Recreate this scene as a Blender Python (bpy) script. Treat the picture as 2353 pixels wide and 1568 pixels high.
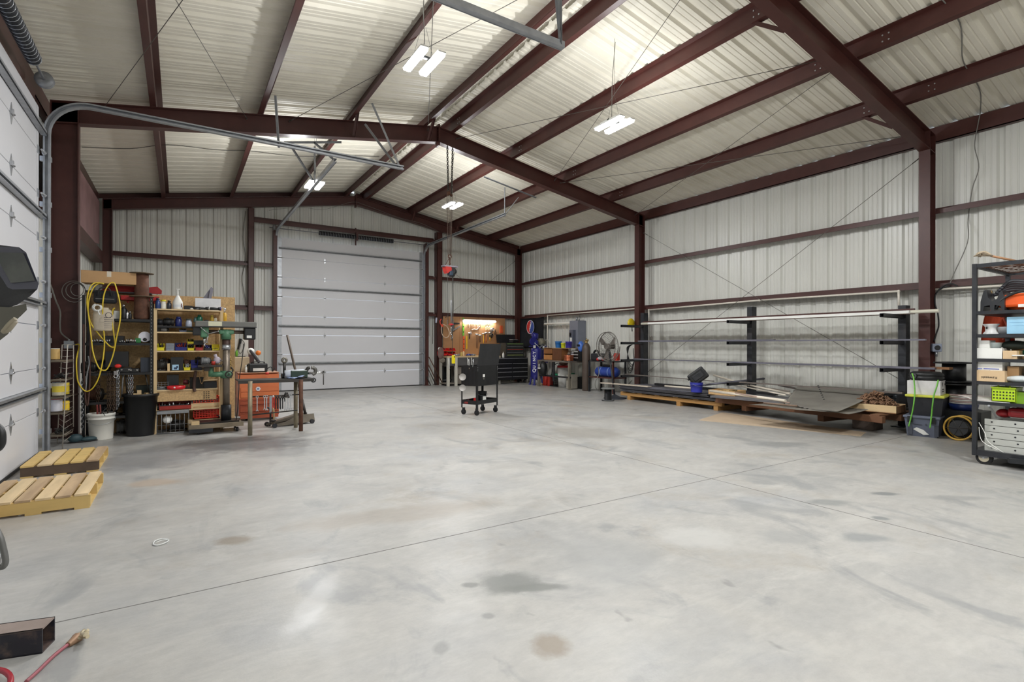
import bpy, bmesh, math, random
from mathutils import Vector, Matrix
random.seed(7)
PI = math.pi
C = bpy.context.scene.collection
for o in list(bpy.data.objects): bpy.data.objects.remove(o)

# ---------------------------------------------------------------- camera, world, exposure
cam_d = bpy.data.cameras.new('camera'); cam = bpy.data.objects.new('camera', cam_d); C.objects.link(cam)
cam_d.sensor_width = 36.0; cam_d.lens = 36.0*1187.03/2353.0
cam_d.shift_y = (792.1-784.0)/2353.0
cam_d.clip_start = 0.05; cam_d.clip_end = 200
cam.matrix_world = Matrix.Translation((0, 0, 1.31)) @ Matrix.Rotation(-0.5713, 4, 'Z') @ Matrix.Rotation(PI/2+0.0004, 4, 'X') @ Matrix.Rotation(0.0018, 4, 'Z')
S = bpy.context.scene
S.camera = cam
S.view_settings.view_transform = 'Standard'; S.view_settings.look = 'None'
S.view_settings.gamma = 1.0; S.view_settings.exposure = 0.68; S.view_settings.use_curve_mapping = False
W = bpy.data.worlds.new('world'); S.world = W; W.use_nodes = True
W.node_tree.nodes['Background'].inputs[0].default_value = (0.75, 0.85, 1.0, 1)
W.node_tree.nodes['Background'].inputs[1].default_value = 1.0
S.cycles.max_bounces = 12; S.cycles.diffuse_bounces = 8
LAMP_POWER = 62.0          # area light below each high bay fixture, watts
ROOF_FILL = 15.0             # added fill aimed at the roof beside each fixture, no part of it
LAMP_GLOW = 50.0           # emission of the LED lenses

# ---------------------------------------------------------------- materials
def srgb(r, g, b):
    f = lambda c: (c/255/12.92) if c/255 <= .04045 else ((c/255+.055)/1.055)**2.4
    return (f(r), f(g), f(b), 1)
MATS = {}
def mat(name, col, rough=.5, metal=0, var=.12, scale=6, bump=0, bscale=60, emit=0, trans=0, col2=None, stretch=None, dirt=0, dcol=(60,50,40), dscale=3):
    """procedural material: base colour with noise variation, optional dirt patches and bump"""
    if name in MATS: return MATS[name]
    m = bpy.data.materials.new(name); m.use_nodes = True
    nt = m.node_tree; N = nt.nodes; L = nt.links
    b = N['Principled BSDF']
    c = srgb(*col)
    b.inputs['Roughness'].default_value = rough; b.inputs['Metallic'].default_value = metal
    tc = N.new('ShaderNodeTexCoord'); mp = N.new('ShaderNodeMapping'); L.new(tc.outputs['Object'], mp.inputs[0])
    if stretch: mp.inputs['Scale'].default_value = stretch
    no = N.new('ShaderNodeTexNoise'); no.inputs['Scale'].default_value = scale; no.inputs['Detail'].default_value = 6
    L.new(mp.outputs[0], no.inputs['Vector'])
    rp = N.new('ShaderNodeValToRGB'); L.new(no.outputs['Fac'], rp.inputs[0])
    c2 = srgb(*col2) if col2 else tuple(min(1, x*(1+var)) for x in c[:3])+(1,)
    c1 = c if col2 else tuple(x*(1-var) for x in c[:3])+(1,)
    rp.color_ramp.elements[0].color = c1; rp.color_ramp.elements[1].color = c2
    rp.color_ramp.elements[0].position = .35; rp.color_ramp.elements[1].position = .65
    out = rp.outputs[0]
    if dirt:
        n2 = N.new('ShaderNodeTexNoise'); n2.inputs['Scale'].default_value = dscale; n2.inputs['Detail'].default_value = 8
        n2.inputs['Roughness'].default_value = .65
        L.new(mp.outputs[0], n2.inputs['Vector'])
        r2 = N.new('ShaderNodeValToRGB'); L.new(n2.outputs['Fac'], r2.inputs[0])
        r2.color_ramp.elements[0].position = .5; r2.color_ramp.elements[1].position = .7
        r2.color_ramp.elements[0].color = (0,0,0,1); r2.color_ramp.elements[1].color = (dirt,dirt,dirt,1)
        mx = N.new('ShaderNodeMix'); mx.data_type = 'RGBA'
        L.new(r2.outputs[0], mx.inputs[0]); L.new(out, mx.inputs[6]); mx.inputs[7].default_value = srgb(*dcol)
        out = mx.outputs[2]
    L.new(out, b.inputs['Base Color'])
    if bump:
        bn = N.new('ShaderNodeTexNoise'); bn.inputs['Scale'].default_value = bscale; bn.inputs['Detail'].default_value = 4
        L.new(mp.outputs[0], bn.inputs['Vector'])
        bp = N.new('ShaderNodeBump'); bp.inputs['Strength'].default_value = bump; bp.inputs['Distance'].default_value = .01
        L.new(bn.outputs['Fac'], bp.inputs['Height']); L.new(bp.outputs[0], b.inputs['Normal'])
    if emit:
        b.inputs['Emission Color'].default_value = c; b.inputs['Emission Strength'].default_value = emit
    if trans: b.inputs['Transmission Weight'].default_value = trans
    MATS[name] = m
    return m
def pm(name, col, rough=.45, **k): return mat(name, col, rough, **k)

steel_red = mat('red_oxide_steel', (70,36,31), .42, 0, .10, 3, dirt=.2, dcol=(88,54,46), dscale=5)
wall_mat = mat('ivory_wall_panel', (208,208,201), .32, 0, .02, 2, stretch=(1,1,.2), dirt=.12, dcol=(170,166,150), dscale=1.2)
roof_mat = mat('ivory_roof_panel', (222,217,202), .5, 0, .02, 2, dirt=.15, dcol=(180,170,146), dscale=1.5)
white_door = mat('white_door_panel', (206,206,209), .42, 0, .01, 2)
galv = mat('galvanised_steel', (165,168,172), .38, .7, .10, 12)
galv_dull = mat('dull_galvanised_steel', (140,142,144), .5, .4, .12, 12)
zinc = mat('zinc_plate', (185,187,190), .3, .8, .08, 20)
black_paint = mat('black_paint', (24,25,27), .4, 0, .2, 10)
black_steel = mat('black_bare_steel', (44,46,50), .45, .3, .18, 8, dirt=.3, dcol=(80,70,64), dscale=4)
black_plastic = mat('black_plastic', (22,23,25), .45, 0, .15, 8)
rubber = mat('black_rubber', (26,26,27), .75, 0, .15, 8)
cable_grey = mat('grey_cable', (120,118,112), .6, 0, .08, 8)
white_plastic = mat('white_plastic', (225,225,220), .4, 0, .03, 5)
rust = mat('rusty_iron', (92,60,44), .75, .2, .3, 10, bump=.2, dirt=.4, dcol=(50,34,26))
dark_iron = mat('dark_iron', (62,60,58), .45, .6, .15, 10, dirt=.3, dcol=(84,66,50))
chrome = mat('chrome', (215,216,218), .15, 1, .03, 5)
lens_mat = mat('led_lens', (255,255,255), .3, emit=LAMP_GLOW)

# ---------------------------------------------------------------- geometry helpers
class B:
    """collects shapes in one bmesh"""
    def __init__(s): s.bm = bmesh.new(); s.mi = 0; s.mats = []
    def _fin(s, fs, sm=False):
        for f in fs: f.smooth = sm; f.material_index = s.mi
        return s
    def box(s, c, d, rot=None, bev=0, taper=None):
        """box centred at c, size d, rot = Matrix or z angle; taper scales the bottom"""
        M = Matrix.Identity(3) if rot is None else (Matrix.Rotation(rot, 3, 'Z') if isinstance(rot, (int, float)) else rot.to_3x3())
        vs = []
        for z in (-.5, .5):
            k = taper if (taper and z < 0) else 1
            for x, y in ((-.5,-.5),(.5,-.5),(.5,.5),(-.5,.5)):
                vs.append(s.bm.verts.new(Vector(c) + M @ Vector((x*d[0]*k, y*d[1]*k, z*d[2]))))
        fs = [s.bm.faces.new([vs[i] for i in q]) for q in ((3,2,1,0),(4,5,6,7),(0,1,5,4),(1,2,6,5),(2,3,7,6),(3,0,4,7))]
        if bev:
            es = list({e for f in fs for e in f.edges})
            r = bmesh.ops.bevel(s.bm, geom=es, offset=bev, segments=2, affect='EDGES', profile=.5)
            fs = list(set(r['faces']) | {f for f in fs if f.is_valid})
            return s._fin(fs, False)
        return s._fin(fs)
    def b2(s, x0, y0, z0, x1, y1, z1, bev=0):
        return s.box(((x0+x1)/2, (y0+y1)/2, (z0+z1)/2), (abs(x1-x0), abs(y1-y0), abs(z1-z0)), bev=bev)
    def cyl(s, p0, p1, r, n=12, r2=None, caps=True):
        p0, p1 = Vector(p0), Vector(p1); d = (p1-p0)
        if d.length < 1e-6: return s
        q = d.to_track_quat('Z', 'Y'); r2 = r if r2 is None else r2
        a = [s.bm.verts.new(p0 + q @ Vector((r*math.cos(2*PI*i/n), r*math.sin(2*PI*i/n), 0))) for i in range(n)]
        b = [s.bm.verts.new(p1 + q @ Vector((r2*math.cos(2*PI*i/n), r2*math.sin(2*PI*i/n), 0))) for i in range(n)]
        fs = [s.bm.faces.new((a[i], a[(i+1)%n], b[(i+1)%n], b[i])) for i in range(n)]
        s._fin(fs, True)
        if caps: s._fin([s.bm.faces.new(a[::-1]), s.bm.faces.new(b)], False)
        return s
    def tube(s, pts, r, n=8, closed=False):
        pts = [Vector(p) for p in pts]; m = len(pts)
        rings = []; prev = None
        for i, p in enumerate(pts):
            if closed: t = pts[(i+1)%m]-pts[i-1]
            else: t = pts[min(i+1, m-1)]-pts[max(i-1, 0)]
            if t.length < 1e-9: t = Vector((0,0,1))
            t.normalize()
            if prev is None:
                u = t.orthogonal().normalized()
            else:
                u = prev - t*prev.dot(t)
                u = u.normalized() if u.length > 1e-6 else t.orthogonal().normalized()
            prev = u; v = t.cross(u)
            rr = r(i/(m-1)) if callable(r) else r
            rings.append([s.bm.verts.new(p + u*rr*math.cos(2*PI*k/n) + v*rr*math.sin(2*PI*k/n)) for k in range(n)])
        fs = []
        for i in range(m if closed else m-1):
            a, b = rings[i], rings[(i+1)%m]
            for k in range(n): fs.append(s.bm.faces.new((a[k], a[(k+1)%n], b[(k+1)%n], b[k])))
        s._fin(fs, True)
        if not closed: s._fin([s.bm.faces.new(rings[0][::-1]), s.bm.faces.new(rings[-1])])
        return s
    def curve(s, pts, r, n=8, sub=6):
        return s.tube(smooth(pts, sub), r, n)
    def lathe(s, prof, c=(0,0,0), n=24, M=None, caps=True, sm=True):
        """prof: list of (radius, z)"""
        M = M or Matrix.Identity(3); c = Vector(c); rings = []
        for r, z in prof:
            rings.append([s.bm.verts.new(c + M @ Vector((r*math.cos(2*PI*k/n), r*math.sin(2*PI*k/n), z))) for k in range(n)])
        fs = []
        for a, b in zip(rings, rings[1:]):
            for k in range(n): fs.append(s.bm.faces.new((a[k], a[(k+1)%n], b[(k+1)%n], b[k])))
        s._fin(fs, sm)
        if caps:
            if prof[0][0] > 1e-5: s._fin([s.bm.faces.new(rings[0][::-1])])
            if prof[-1][0] > 1e-5: s._fin([s.bm.faces.new(rings[-1])])
        return s
    def prism(s, poly, y0, y1, ax='Y'):
        """polygon in the plane across ax, extruded from y0 to y1"""
        def P(a, b, t): return {'Y': (a, t, b), 'X': (t, a, b), 'Z': (a, b, t)}[ax]
        a = [s.bm.verts.new(P(p[0], p[1], y0)) for p in poly]; b = [s.bm.verts.new(P(p[0], p[1], y1)) for p in poly]; n = len(poly)
        fs = [s.bm.faces.new((a[i], a[(i+1)%n], b[(i+1)%n], b[i])) for i in range(n)]
        fs += [s.bm.faces.new(a[::-1]), s.bm.faces.new(b)]
        return s._fin(fs)
    def ball(s, c, r, n=12, sc=(1,1,1), M=None):
        prof = [(max(1e-4, math.sin(PI*i/n))*1.0, -math.cos(PI*i/n)) for i in range(n+1)]
        M3 = (M or Matrix.Identity(3)) @ Matrix.Diagonal((r*sc[0], r*sc[1], r*sc[2]))
        return s.lathe(prof, c, n*2, M3, caps=False)
    def torus(s, c, R, r, n=24, k=8, M=None, arc=2*PI, a0=0):
        M = M or Matrix.Identity(3); full = abs(arc-2*PI) < 1e-6
        m = n if full else n+1
        pts = [Vector(c) + M @ Vector((R*math.cos(a0+arc*i/n), R*math.sin(a0+arc*i/n), 0)) for i in range(m)]
        return s.tube(pts, r, k, closed=full)
    def chain(s, p0, p1, link=.04, wire=.006, wid=.5):
        p0, p1 = Vector(p0), Vector(p1); d = p1-p0; n = max(1, int(d.length/(link*.72))); q = d.to_track_quat('Z', 'Y').to_matrix()
        for i in range(n):
            c = p0 + d*((i+.5)/n); R = q @ Matrix.Rotation(PI/2*(i % 2), 3, 'Z')
            s.tube([c + R @ Vector((link*wid/2*math.cos(a)*.9, 0, link/2*math.sin(a))) for a in [2*PI*j/8 for j in range(8)]], wire, 5, True)
        return s
    def obj(s, name, m, parent=None, loc=None, rot=None):
        bmesh.ops.recalc_face_normals(s.bm, faces=s.bm.faces)
        me = bpy.data.meshes.new(name); s.bm.to_mesh(me); s.bm.free()
        for x in (m if isinstance(m, (list, tuple)) else [m]): me.materials.append(x)
        o = bpy.data.objects.new(name, me); C.objects.link(o)
        if parent is not None: o.parent = parent
        if loc is not None: o.location = loc
        if rot is not None: o.rotation_euler = rot if isinstance(rot, (tuple, list)) else (0, 0, rot)
        return o
def smooth(pts, sub=6):
    """Catmull-Rom through the points"""
    P = [Vector(p) for p in pts]; out = []
    for i in range(len(P)-1):
        a, b, c, d = P[max(i-1,0)], P[i], P[i+1], P[min(i+2, len(P)-1)]
        for k in range(sub):
            t = k/sub
            out.append(.5*((2*b)+(c-a)*t+(2*a-5*b+4*c-d)*t*t+(3*b-a-3*c+d)*t**3))
    out.append(P[-1]); return out
def tag(o, label=None, cat=None, group=None, kind=None):
    if label: o['label'] = label
    if cat: o['category'] = cat
    if group: o['group'] = group
    if kind: o['kind'] = kind
    return o
def thing(name, label, cat, loc=(0,0,0), rotz=0, group=None):
    o = bpy.data.objects.new(name, None); C.objects.link(o); o.empty_display_size = .1
    o.location = loc; o.rotation_euler = rotz if isinstance(rotz, (tuple, list)) else (0, 0, rotz)
    return tag(o, label, cat, group)
def dup(root, loc, rotz=0, label=None, group=None, scale=None):
    r = root.copy(); C.objects.link(r); r.location = loc
    r.rotation_euler = rotz if isinstance(rotz, (tuple, list)) else (0, 0, rotz)
    if scale: r.scale = scale
    if label: r['label'] = label
    if group: r['group'] = group
    for ch in list(root.children):
        c = ch.copy(); C.objects.link(c); c.parent = r
        for g in ch.children:
            d = g.copy(); C.objects.link(d); d.parent = c
    return r
def rx(a): return Matrix.Rotation(a, 3, 'X')
def ry(a): return Matrix.Rotation(a, 3, 'Y')
def rz(a): return Matrix.Rotation(a, 3, 'Z')
def text_obj(name, body, size, m, parent=None, loc=(0,0,0), rot=(PI/2,0,0), ext=.001, align='CENTER', shear=0, bold=0):
    cu = bpy.data.curves.new(name, 'FONT'); cu.body = body; cu.size = size; cu.extrude = ext; cu.align_x = align; cu.align_y = 'CENTER'
    cu.shear = shear; cu.offset = bold
    t = bpy.data.objects.new('tmp', cu); C.objects.link(t)
    bpy.context.view_layer.update()
    me = bpy.data.meshes.new_from_object(t); bpy.data.objects.remove(t)
    me.name = name; me.materials.clear(); me.materials.append(m)
    o = bpy.data.objects.new(name, me); C.objects.link(o)
    if parent is not None: o.parent = parent
    o.location = loc; o.rotation_euler = rot
    return o

# ================================================================ measuring helpers (camera ray met with a real plane)
_yaw, _f, _cy, _ro, _h = 0.5713, 1187.03, 792.1, 0.0018, 1.31
def _ray(x, y):
    u, v = x-1176.5, y-_cy; u, v = u*math.cos(_ro)+v*math.sin(_ro), -u*math.sin(_ro)+v*math.cos(_ro)
    a, b = u/_f, -v/_f
    return Vector((a*math.cos(_yaw)+math.sin(_yaw), -a*math.sin(_yaw)+math.cos(_yaw), b))
def PY(x, y, Y): r = _ray(x, y); r = r*(Y/r.y); return Vector((r.x, Y, _h+r.z))
def PX(x, y, X): r = _ray(x, y); r = r*(X/r.x); return Vector((X, r.y, _h+r.z))
def PZ(x, y, Z=0): r = _ray(x, y); r = r*((Z-_h)/r.z); return Vector((r.x, r.y, Z))

# ================================================================ THE BUILDING
XL, XR, YG, YF = -1.72, 10.42, 15.66, -9.2      # inner faces of the sheeting
XM, ZR, SL = 4.35, 5.87, .1667                 # ridge
def zroof(x): return ZR - SL*abs(x-XM)
def zraf(x): return zroof(x) - .20              # top of the rafters, underside of the purlins
FR1, FR2 = 9.54, 3.375                          # frame lines

# ---- floor
def floor_material():
    m = bpy.data.materials.new('concrete_floor'); m.use_nodes = True; nt = m.node_tree; N = nt.nodes; L = nt.links
    b = N['Principled BSDF']; tc = N.new('ShaderNodeTexCoord')
    def noise(sc, det=6, ro=.55, st=None, dist=0):
        mp = N.new('ShaderNodeMapping'); L.new(tc.outputs['Object'], mp.inputs[0])
        if st: mp.inputs['Scale'].default_value = st
        n = N.new('ShaderNodeTexNoise'); n.inputs['Scale'].default_value = sc; n.inputs['Detail'].default_value = det
        n.inputs['Roughness'].default_value = ro; n.inputs['Distortion'].default_value = dist
        L.new(mp.outputs[0], n.inputs['Vector']); return n.outputs['Fac']
    def ramp(f, *st):
        r = N.new('ShaderNodeValToRGB'); L.new(f, r.inputs[0])
        e = r.color_ramp.elements
        while len(e) < len(st): e.new(.5)
        for k, (p, c) in enumerate(st): e[k].position = p; e[k].color = c if len(c) == 4 else (*c, 1)
        return r.outputs[0]
    def mix(a, c, fac, mode='MIX', val=None):
        x = N.new('ShaderNodeMix'); x.data_type = 'RGBA'; x.blend_type = mode
        if hasattr(fac, 'links'): L.new(fac, x.inputs[0])
        else: x.inputs[0].default_value = fac
        L.new(a, x.inputs[6])
        if hasattr(c, 'links'): L.new(c, x.inputs[7])
        else: x.inputs[7].default_value = c
        return x.outputs[2]
    base = ramp(noise(.55, 8, .6), (.3, srgb(150,150,149)), (.5, srgb(168,166,162)), (.7, srgb(156,157,158)))
    fine = ramp(noise(9, 9, .75, (1,1.8,1)), (.3, (.86,.86,.86)), (.7, (1.12,1.12,1.11)))
    c = mix(base, fine, .8, 'MULTIPLY')
    # light drag marks, darker damp and worn patches, brownish patches
    c = mix(c, srgb(180,178,173), ramp(noise(1.6, 8, .7, (1,2.2,1), .6), (.52, (0,0,0)), (.66, (.6,.6,.6))))
    c = mix(c, srgb(132,134,135), ramp(noise(1.1, 7, .62, (1.6,1,1), 1.0), (.56, (0,0,0)), (.66, (.6,.6,.6))))
    c = mix(c, srgb(150,141,128), ramp(noise(.8, 9, .7, None, .4), (.55, (0,0,0)), (.70, (.6,.6,.6))))
    c = mix(c, srgb(118,118,116), ramp(noise(6.5, 3, .5, (1,.55,1)), (.70, (0,0,0)), (.76, (.5,.5,.5))))
    # stains of their own place: (x, y, rx, ry, angle, colour, strength)
    spots = [(.71,7.63,.95,.6,-.56,(100,100,102),.8), (-.35,7.23,.7,.66,-.56,(124,124,128),.55), (1.52,2.41,.19,.15,-.57,(136,138,134),.85), (1.62,2.27,.16,.05,-.45,(134,136,132),.85), (1.33,2.49,.06,.04,-.57,(134,136,132),.8),
             (1.36,1.81,.09,.1,-.57,(156,144,128),.8), (5.08,5.88,.6,.6,-.56,(146,140,130),.5), (6.65,3.83,.42,.2,-.56,(146,148,148),.7), (.31,3.9,.14,.09,-.3,(146,134,118),.7), (1.37,3.83,.8,.22,-.2,(172,162,150),.5),
             (-.2,5.93,.24,.14,-.57,(198,172,146),.5), (4.55,2.19,.2,.09,-.56,(146,149,148),.75), (5.24,2.05,.13,.06,-.55,(134,138,138),.85), (4.47,1.78,.07,.05,-.57,(136,140,140),.85), (3.92,1.66,.17,.09,-.57,(152,155,155),.8),
             (2.96,2.28,.3,.2,-.57,(205,204,200),.7), (3.49,1.95,.2,.15,-.56,(164,165,164),.6), (2.19,2.31,.4,.4,-.57,(168,169,168),.5), (1.25,2.16,.035,.03,-.57,(150,151,148),.8), (.95,2.04,.04,.05,-.56,(152,153,150),.7),
             (5.62,1.66,.28,.08,-.57,(156,157,156),.6), (1.05,6.77,.4,.35,-.56,(146,146,146),.5), (.56,2.73,.07,.35,-.57,(207,206,204),.5)]
    sep = None
    nz = noise(5, 6, .7)
    for (x, y, a, bb, an, col, st) in spots:
        mp = N.new('ShaderNodeMapping'); mp.vector_type = 'TEXTURE'
        mp.inputs['Location'].default_value = (x, y, 0); mp.inputs['Rotation'].default_value = (0, 0, an); mp.inputs['Scale'].default_value = (a, bb, 1)
        L.new(tc.outputs['Object'], mp.inputs[0])
        ln = N.new('ShaderNodeVectorMath'); ln.operation = 'LENGTH'; L.new(mp.outputs[0], ln.inputs[0])
        ad = N.new('ShaderNodeMath'); ad.operation = 'MULTIPLY_ADD'; L.new(nz, ad.inputs[0]); ad.inputs[1].default_value = 1.5; L.new(ln.outputs['Value'], ad.inputs[2])
        c = mix(c, srgb(*[v*.88 for v in col]), ramp_clip(N, L, ad.outputs[0], st))
    L.new(c, b.inputs['Base Color'])
    r = ramp(noise(2.5, 6, .6), (.35, (.30,.30,.30)), (.65, (.46,.46,.46)))
    L.new(r, b.inputs['Roughness'])
    b.inputs['Specular IOR Level'].default_value = .35
    bp = N.new('ShaderNodeBump'); bp.inputs['Strength'].default_value = .06; bp.inputs['Distance'].default_value = .01
    L.new(noise(60, 5, .6), bp.inputs['Height']); L.new(bp.outputs[0], b.inputs['Normal'])
    return m
def ramp_clip(N, L, f, st):
    mr = N.new('ShaderNodeMapRange'); L.new(f, mr.inputs[0])
    mr.inputs[1].default_value = 1.9; mr.inputs[2].default_value = 1.35; mr.inputs[3].default_value = 0; mr.inputs[4].default_value = st
    return mr.outputs[0]
fl = B().b2(XL-.1, YF-.1, -.2, XR+.1, YG+.1, 0).obj('floor', floor_material()); tag(fl, kind='structure')
joint_m = mat('joint_sealant', (108,106,102), .8)
jb = B()
jb.b2(XL+.35, 3.196, 0, XR-.02, 3.203, .0009); jb.b2(4.377, YF, 0, 4.384, YG-.2, .0009)
tag(jb.obj('floor_joints', joint_m), kind='structure')

# ---- ribbed sheeting: profile along u, depth outward
def rib_profile(u0, u1, off=0, pitch=.305, deep=.038):
    pts = []; k = math.floor((u0-off)/pitch)-1
    while True:
        b = off + k*pitch
        for du, dd in ((-.052, 0), (-.022, deep), (.022, deep), (.052, 0), (.10, 0), (.109, .008), (.117, .008), (.126, 0), (.179, 0), (.188, .008), (.196, .008), (.205, 0)):
            pts.append((b+du, dd))
        k += 1
        if b > u1+pitch: break
    out = [p for p in pts if u0 < p[0] < u1]
    return [(u0, 0)] + out + [(u1, 0)]
def sheet(name, prof, f_lo, f_hi, m):
    """f_lo/f_hi map (u, depth) -> point; makes a thick folded sheet"""
    s = B()
    lo = [s.bm.verts.new(f_lo(u, d)) for u, d in prof]; hi = [s.bm.verts.new(f_hi(u, d)) for u, d in prof]
    for i in range(len(prof)-1): s.bm.faces.new((lo[i], lo[i+1], hi[i+1], hi[i]))
    o = s.obj(name, m); 
    tag(o, kind='structure'); return o
pr = rib_profile(YF, YG, .13)
sheet('wall_right', pr, lambda u, d: (XR+d, u, 0), lambda u, d: (XR+d, u, zroof(XR)), wall_mat)
prl = rib_profile(8.55, YG, .13)
sheet('wall_left', prl, lambda u, d: (XL-d, u, 0), lambda u, d: (XL-d, u, zroof(XL)), wall_mat)
tag(B().b2(XL-.05, YF, 0, XL, 3.1, zroof(XL)).b2(XL-.05, 3.0, 4.35, XL, 8.6, zroof(XL)).obj('wall_left_front', wall_mat), kind='structure')
# gable with the door opening cut out
DX0, DX1, DH = 2.27, 6.56, 4.28
def gable(name, Y, sgn, opening):
    s = B(); prof = rib_profile(XL, XR, 4.36)
    lo, hi = [], []
    xs = prof + ([(DX0-.05, 0), (DX1+.05, 0)] if opening else [])
    xs = sorted(set(xs + [(XM, 0)]))
    for (a, da), (b, db) in zip(xs, xs[1:]):
        if b-a < 1e-5: continue
        mid = (a+b)/2
        z0 = DH-.02 if (opening and DX0-.05 < mid < DX1+.05) else 0
        s.bm.faces.new([s.bm.verts.new(v) for v in ((a, Y+sgn*da, z0), (b, Y+sgn*db, z0), (b, Y+sgn*db, zroof(b)), (a, Y+sgn*da, zroof(a)))])
    bmesh.ops.remove_doubles(s.bm, verts=s.bm.verts, dist=1e-5)
    return tag(s.obj(name, wall_mat), kind='structure')
gable('wall_back', YG, 1, True)
gable('wall_front', YF, -1, False)
rp = rib_profile(YF, YG, .06)
s = B()
for side in (-1, 1):
    xe = XR+.05 if side > 0 else XL-.05; xr_ = XM+side*.05
    lo = [s.bm.verts.new((xe, u, zroof(xe)+d)) for u, d in rp]; hi = [s.bm.verts.new((xr_, u, zroof(xr_)+d)) for u, d in rp]
    for i in range(len(rp)-1): s.bm.faces.new((lo[i], lo[i+1], hi[i+1], hi[i]))
tag(s.obj('ceiling', roof_mat), kind='structure')
# ridge cap: overlapping lengths above the slot at the ridge
s = B()
for side in (-1, 1):
    s.prism([(XM, ZR+.045), (XM+side*.16, ZR+.045-.16*SL), (XM+side*.16, ZR+.04-.16*SL), (XM, ZR+.04)], YF, YG)
tag(s.obj('trim_1', roof_mat), kind='structure')
# zig-zag ends of the cap seen between the two ridge purlins
s = B(); y = YF+.2; k = 0
while y < YG-.3:
    a = (XM-.02, y, ZR-.004); b_ = (XM+.03, y+.1, ZR-.006); c_ = (XM-.02, y+.28, ZR-.004)
    s.tube([a, b_, (XM+.0, y+.19, ZR-.005), c_], .0018, 4); y += .305
tag(s.obj('trim_2', mat('seam_dark', (90,84,72), .8)), kind='structure')

# ---- steel frames
def slab(s, xa, za, xb, zb, th, y0, y1):
    s.prism([(xa, za), (xb, zb), (xb, zb-th), (xa, za-th)], y0, y1)
def rafter_mb(Y, depth, xl, xr, fw=.15):
    out = []
    for xe in (xl, xr):
        s = B(); t = .012
        slab(s, xe, zraf(xe)-t, XM, zraf(XM)-t, depth-2*t, Y-.004, Y+.004)
        slab(s, xe, zraf(xe), XM, zraf(XM), t, Y-fw/2, Y+fw/2)
        slab(s, xe, zraf(xe)-depth+t, XM, zraf(XM)-depth+t, t, Y-fw/2, Y+fw/2)
        sg = 1 if xe > XM else -1
        s.b2(XM, Y-fw/2, zraf(XM)-depth-.07, XM+sg*.016, Y+fw/2, zraf(XM)+.05)     # bolted end plate
        for q in (.25, .62): 
            for yy in (-.04, .04): s.cyl((XM+sg*.016, Y+yy, zraf(XM)-depth*q), (XM+sg*.03, Y+yy, zraf(XM)-depth*q), .012, 6)
        out.append(s)
    return out
PURL = [XM+k for k in (.26, 1.72, 3.2, 4.66)] + [XM-k for k in (.26, 1.72, 3.2, 4.66)]
def column_mb(x0, x1, Y, h0, h1, fw=.15):
    s = B()
    s.b2(x0, Y-fw/2, 0, x0+.012, Y+fw/2, h0); s.b2(x1-.012, Y-fw/2, 0, x1, Y+fw/2, h1)
    s.prism([(x0, 0), (x1, 0), (x1, h1), (x0, h0)], Y-.004, Y+.004)
    s.b2(x0-.02, Y-fw/2-.03, 0, x1+.02, Y+fw/2+.03, .02)                         # base plate
    for a in (x0+.05, x1-.05):
        for yy in (-.05, .05): s.cyl((a, Y+yy, .02), (a, Y+yy, .05), .014, 6)
    return s
def frame(Y, label, dl, dr, depth, braces, fdir=1):
    t = thing('steel_portal', label, 'steel frame', (0, 0, 0))
    xr0, xr1, xl1, xl0 = XR-.22-dr, XR-.22, XL+.20+dl, XL+.20
    column_mb(xr0, xr1, Y, zraf(xr0)-.01, zraf(xr1)-.01).obj('column', steel_red, t)
    column_mb(xl1-dl, xl1, Y, zraf(xl0)-.01, zraf(xl1)-.01).obj('column', steel_red, t)
    for s in rafter_mb(Y, depth, xl0, xr1): s.obj('rafter', steel_red, t)
    for x, dy in braces:     # flange braces from the rafter's foot up to the purlin
        z0 = zraf(x)-depth+.02; s = B()
        p, q = Vector((x+.05, Y+.08*dy/abs(dy), z0)), Vector((x+.02, Y+dy, zroof(x)-.17))
        d = (q-p); R = d.to_track_quat('Z', 'X').to_matrix()
        s.box((p+q)/2, (.05, .005, d.length), R); s.box((p+q)/2+R@Vector((.0225, .0225, 0)), (.005, .05, d.length), R)
        s.obj('flange_brace', steel_red, t)
    return t
frame(FR1, 'dark red steel frame crossing the middle of the hall, bolted at the peak', .31, .22, .31, [(XM-.26, -.42), (XM-1.72, -.42), (XM+3.2, .5)])
frame(FR2, 'dark red steel frame nearest the camera, its column beside the welded bar rack', .31, .22, .31, [(XM+1.72, .5), (XM+4.66, .5)])
frame(-2.66, 'dark red steel frame behind the camera', .31, .22, .31, [])
t = frame(YG-.35, 'dark red steel gable frame above the far roll-up door', .18, .2, .25, [(XM+1.72, -.4), (XM+3.2, -.4)])
# gable posts and girts
def cpost(x, y, w, d, h, name, label):
    s = B(); s.b2(x-w/2, y, 0, x-w/2+.01, y+d, h); s.b2(x+w/2-.01, y, 0, x+w/2, y+d, h) ; s.b2(x-w/2, y, 0, x+w/2, y+.01, h); s.b2(x-w/2, y+d-.01, 0, x+w/2, y+d, h)
    s.b2(x-w/2-.04, y-.03, 0, x+w/2+.04, y+d, .015)
    for q in (1.1, 2.2, 3.35): s.cyl((x-w*.25, y-.01, q), (x-w*.25, y, q), .012, 6)
    return tag(s.obj(name, steel_red), label, 'steel post')
GP = YG-.26
cpost(1.60, GP, .15, .2, zraf(1.6)-.25, 'wall_post', 'dark red steel wall post left of the far roll-up door')
cpost(7.10, GP, .19, .2, zraf(7.1)-.25, 'wall_post', 'dark red steel wall post right of the far roll-up door')
cpost(2.19, GP-.02, .10, .2, 4.55, 'door_jamb', 'dark red steel jamb at left edge of far roll-up door')
cpost(6.66, GP-.02, .10, .2, 4.55, 'door_jamb', 'dark red steel jamb at right edge of far roll-up door')
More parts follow.
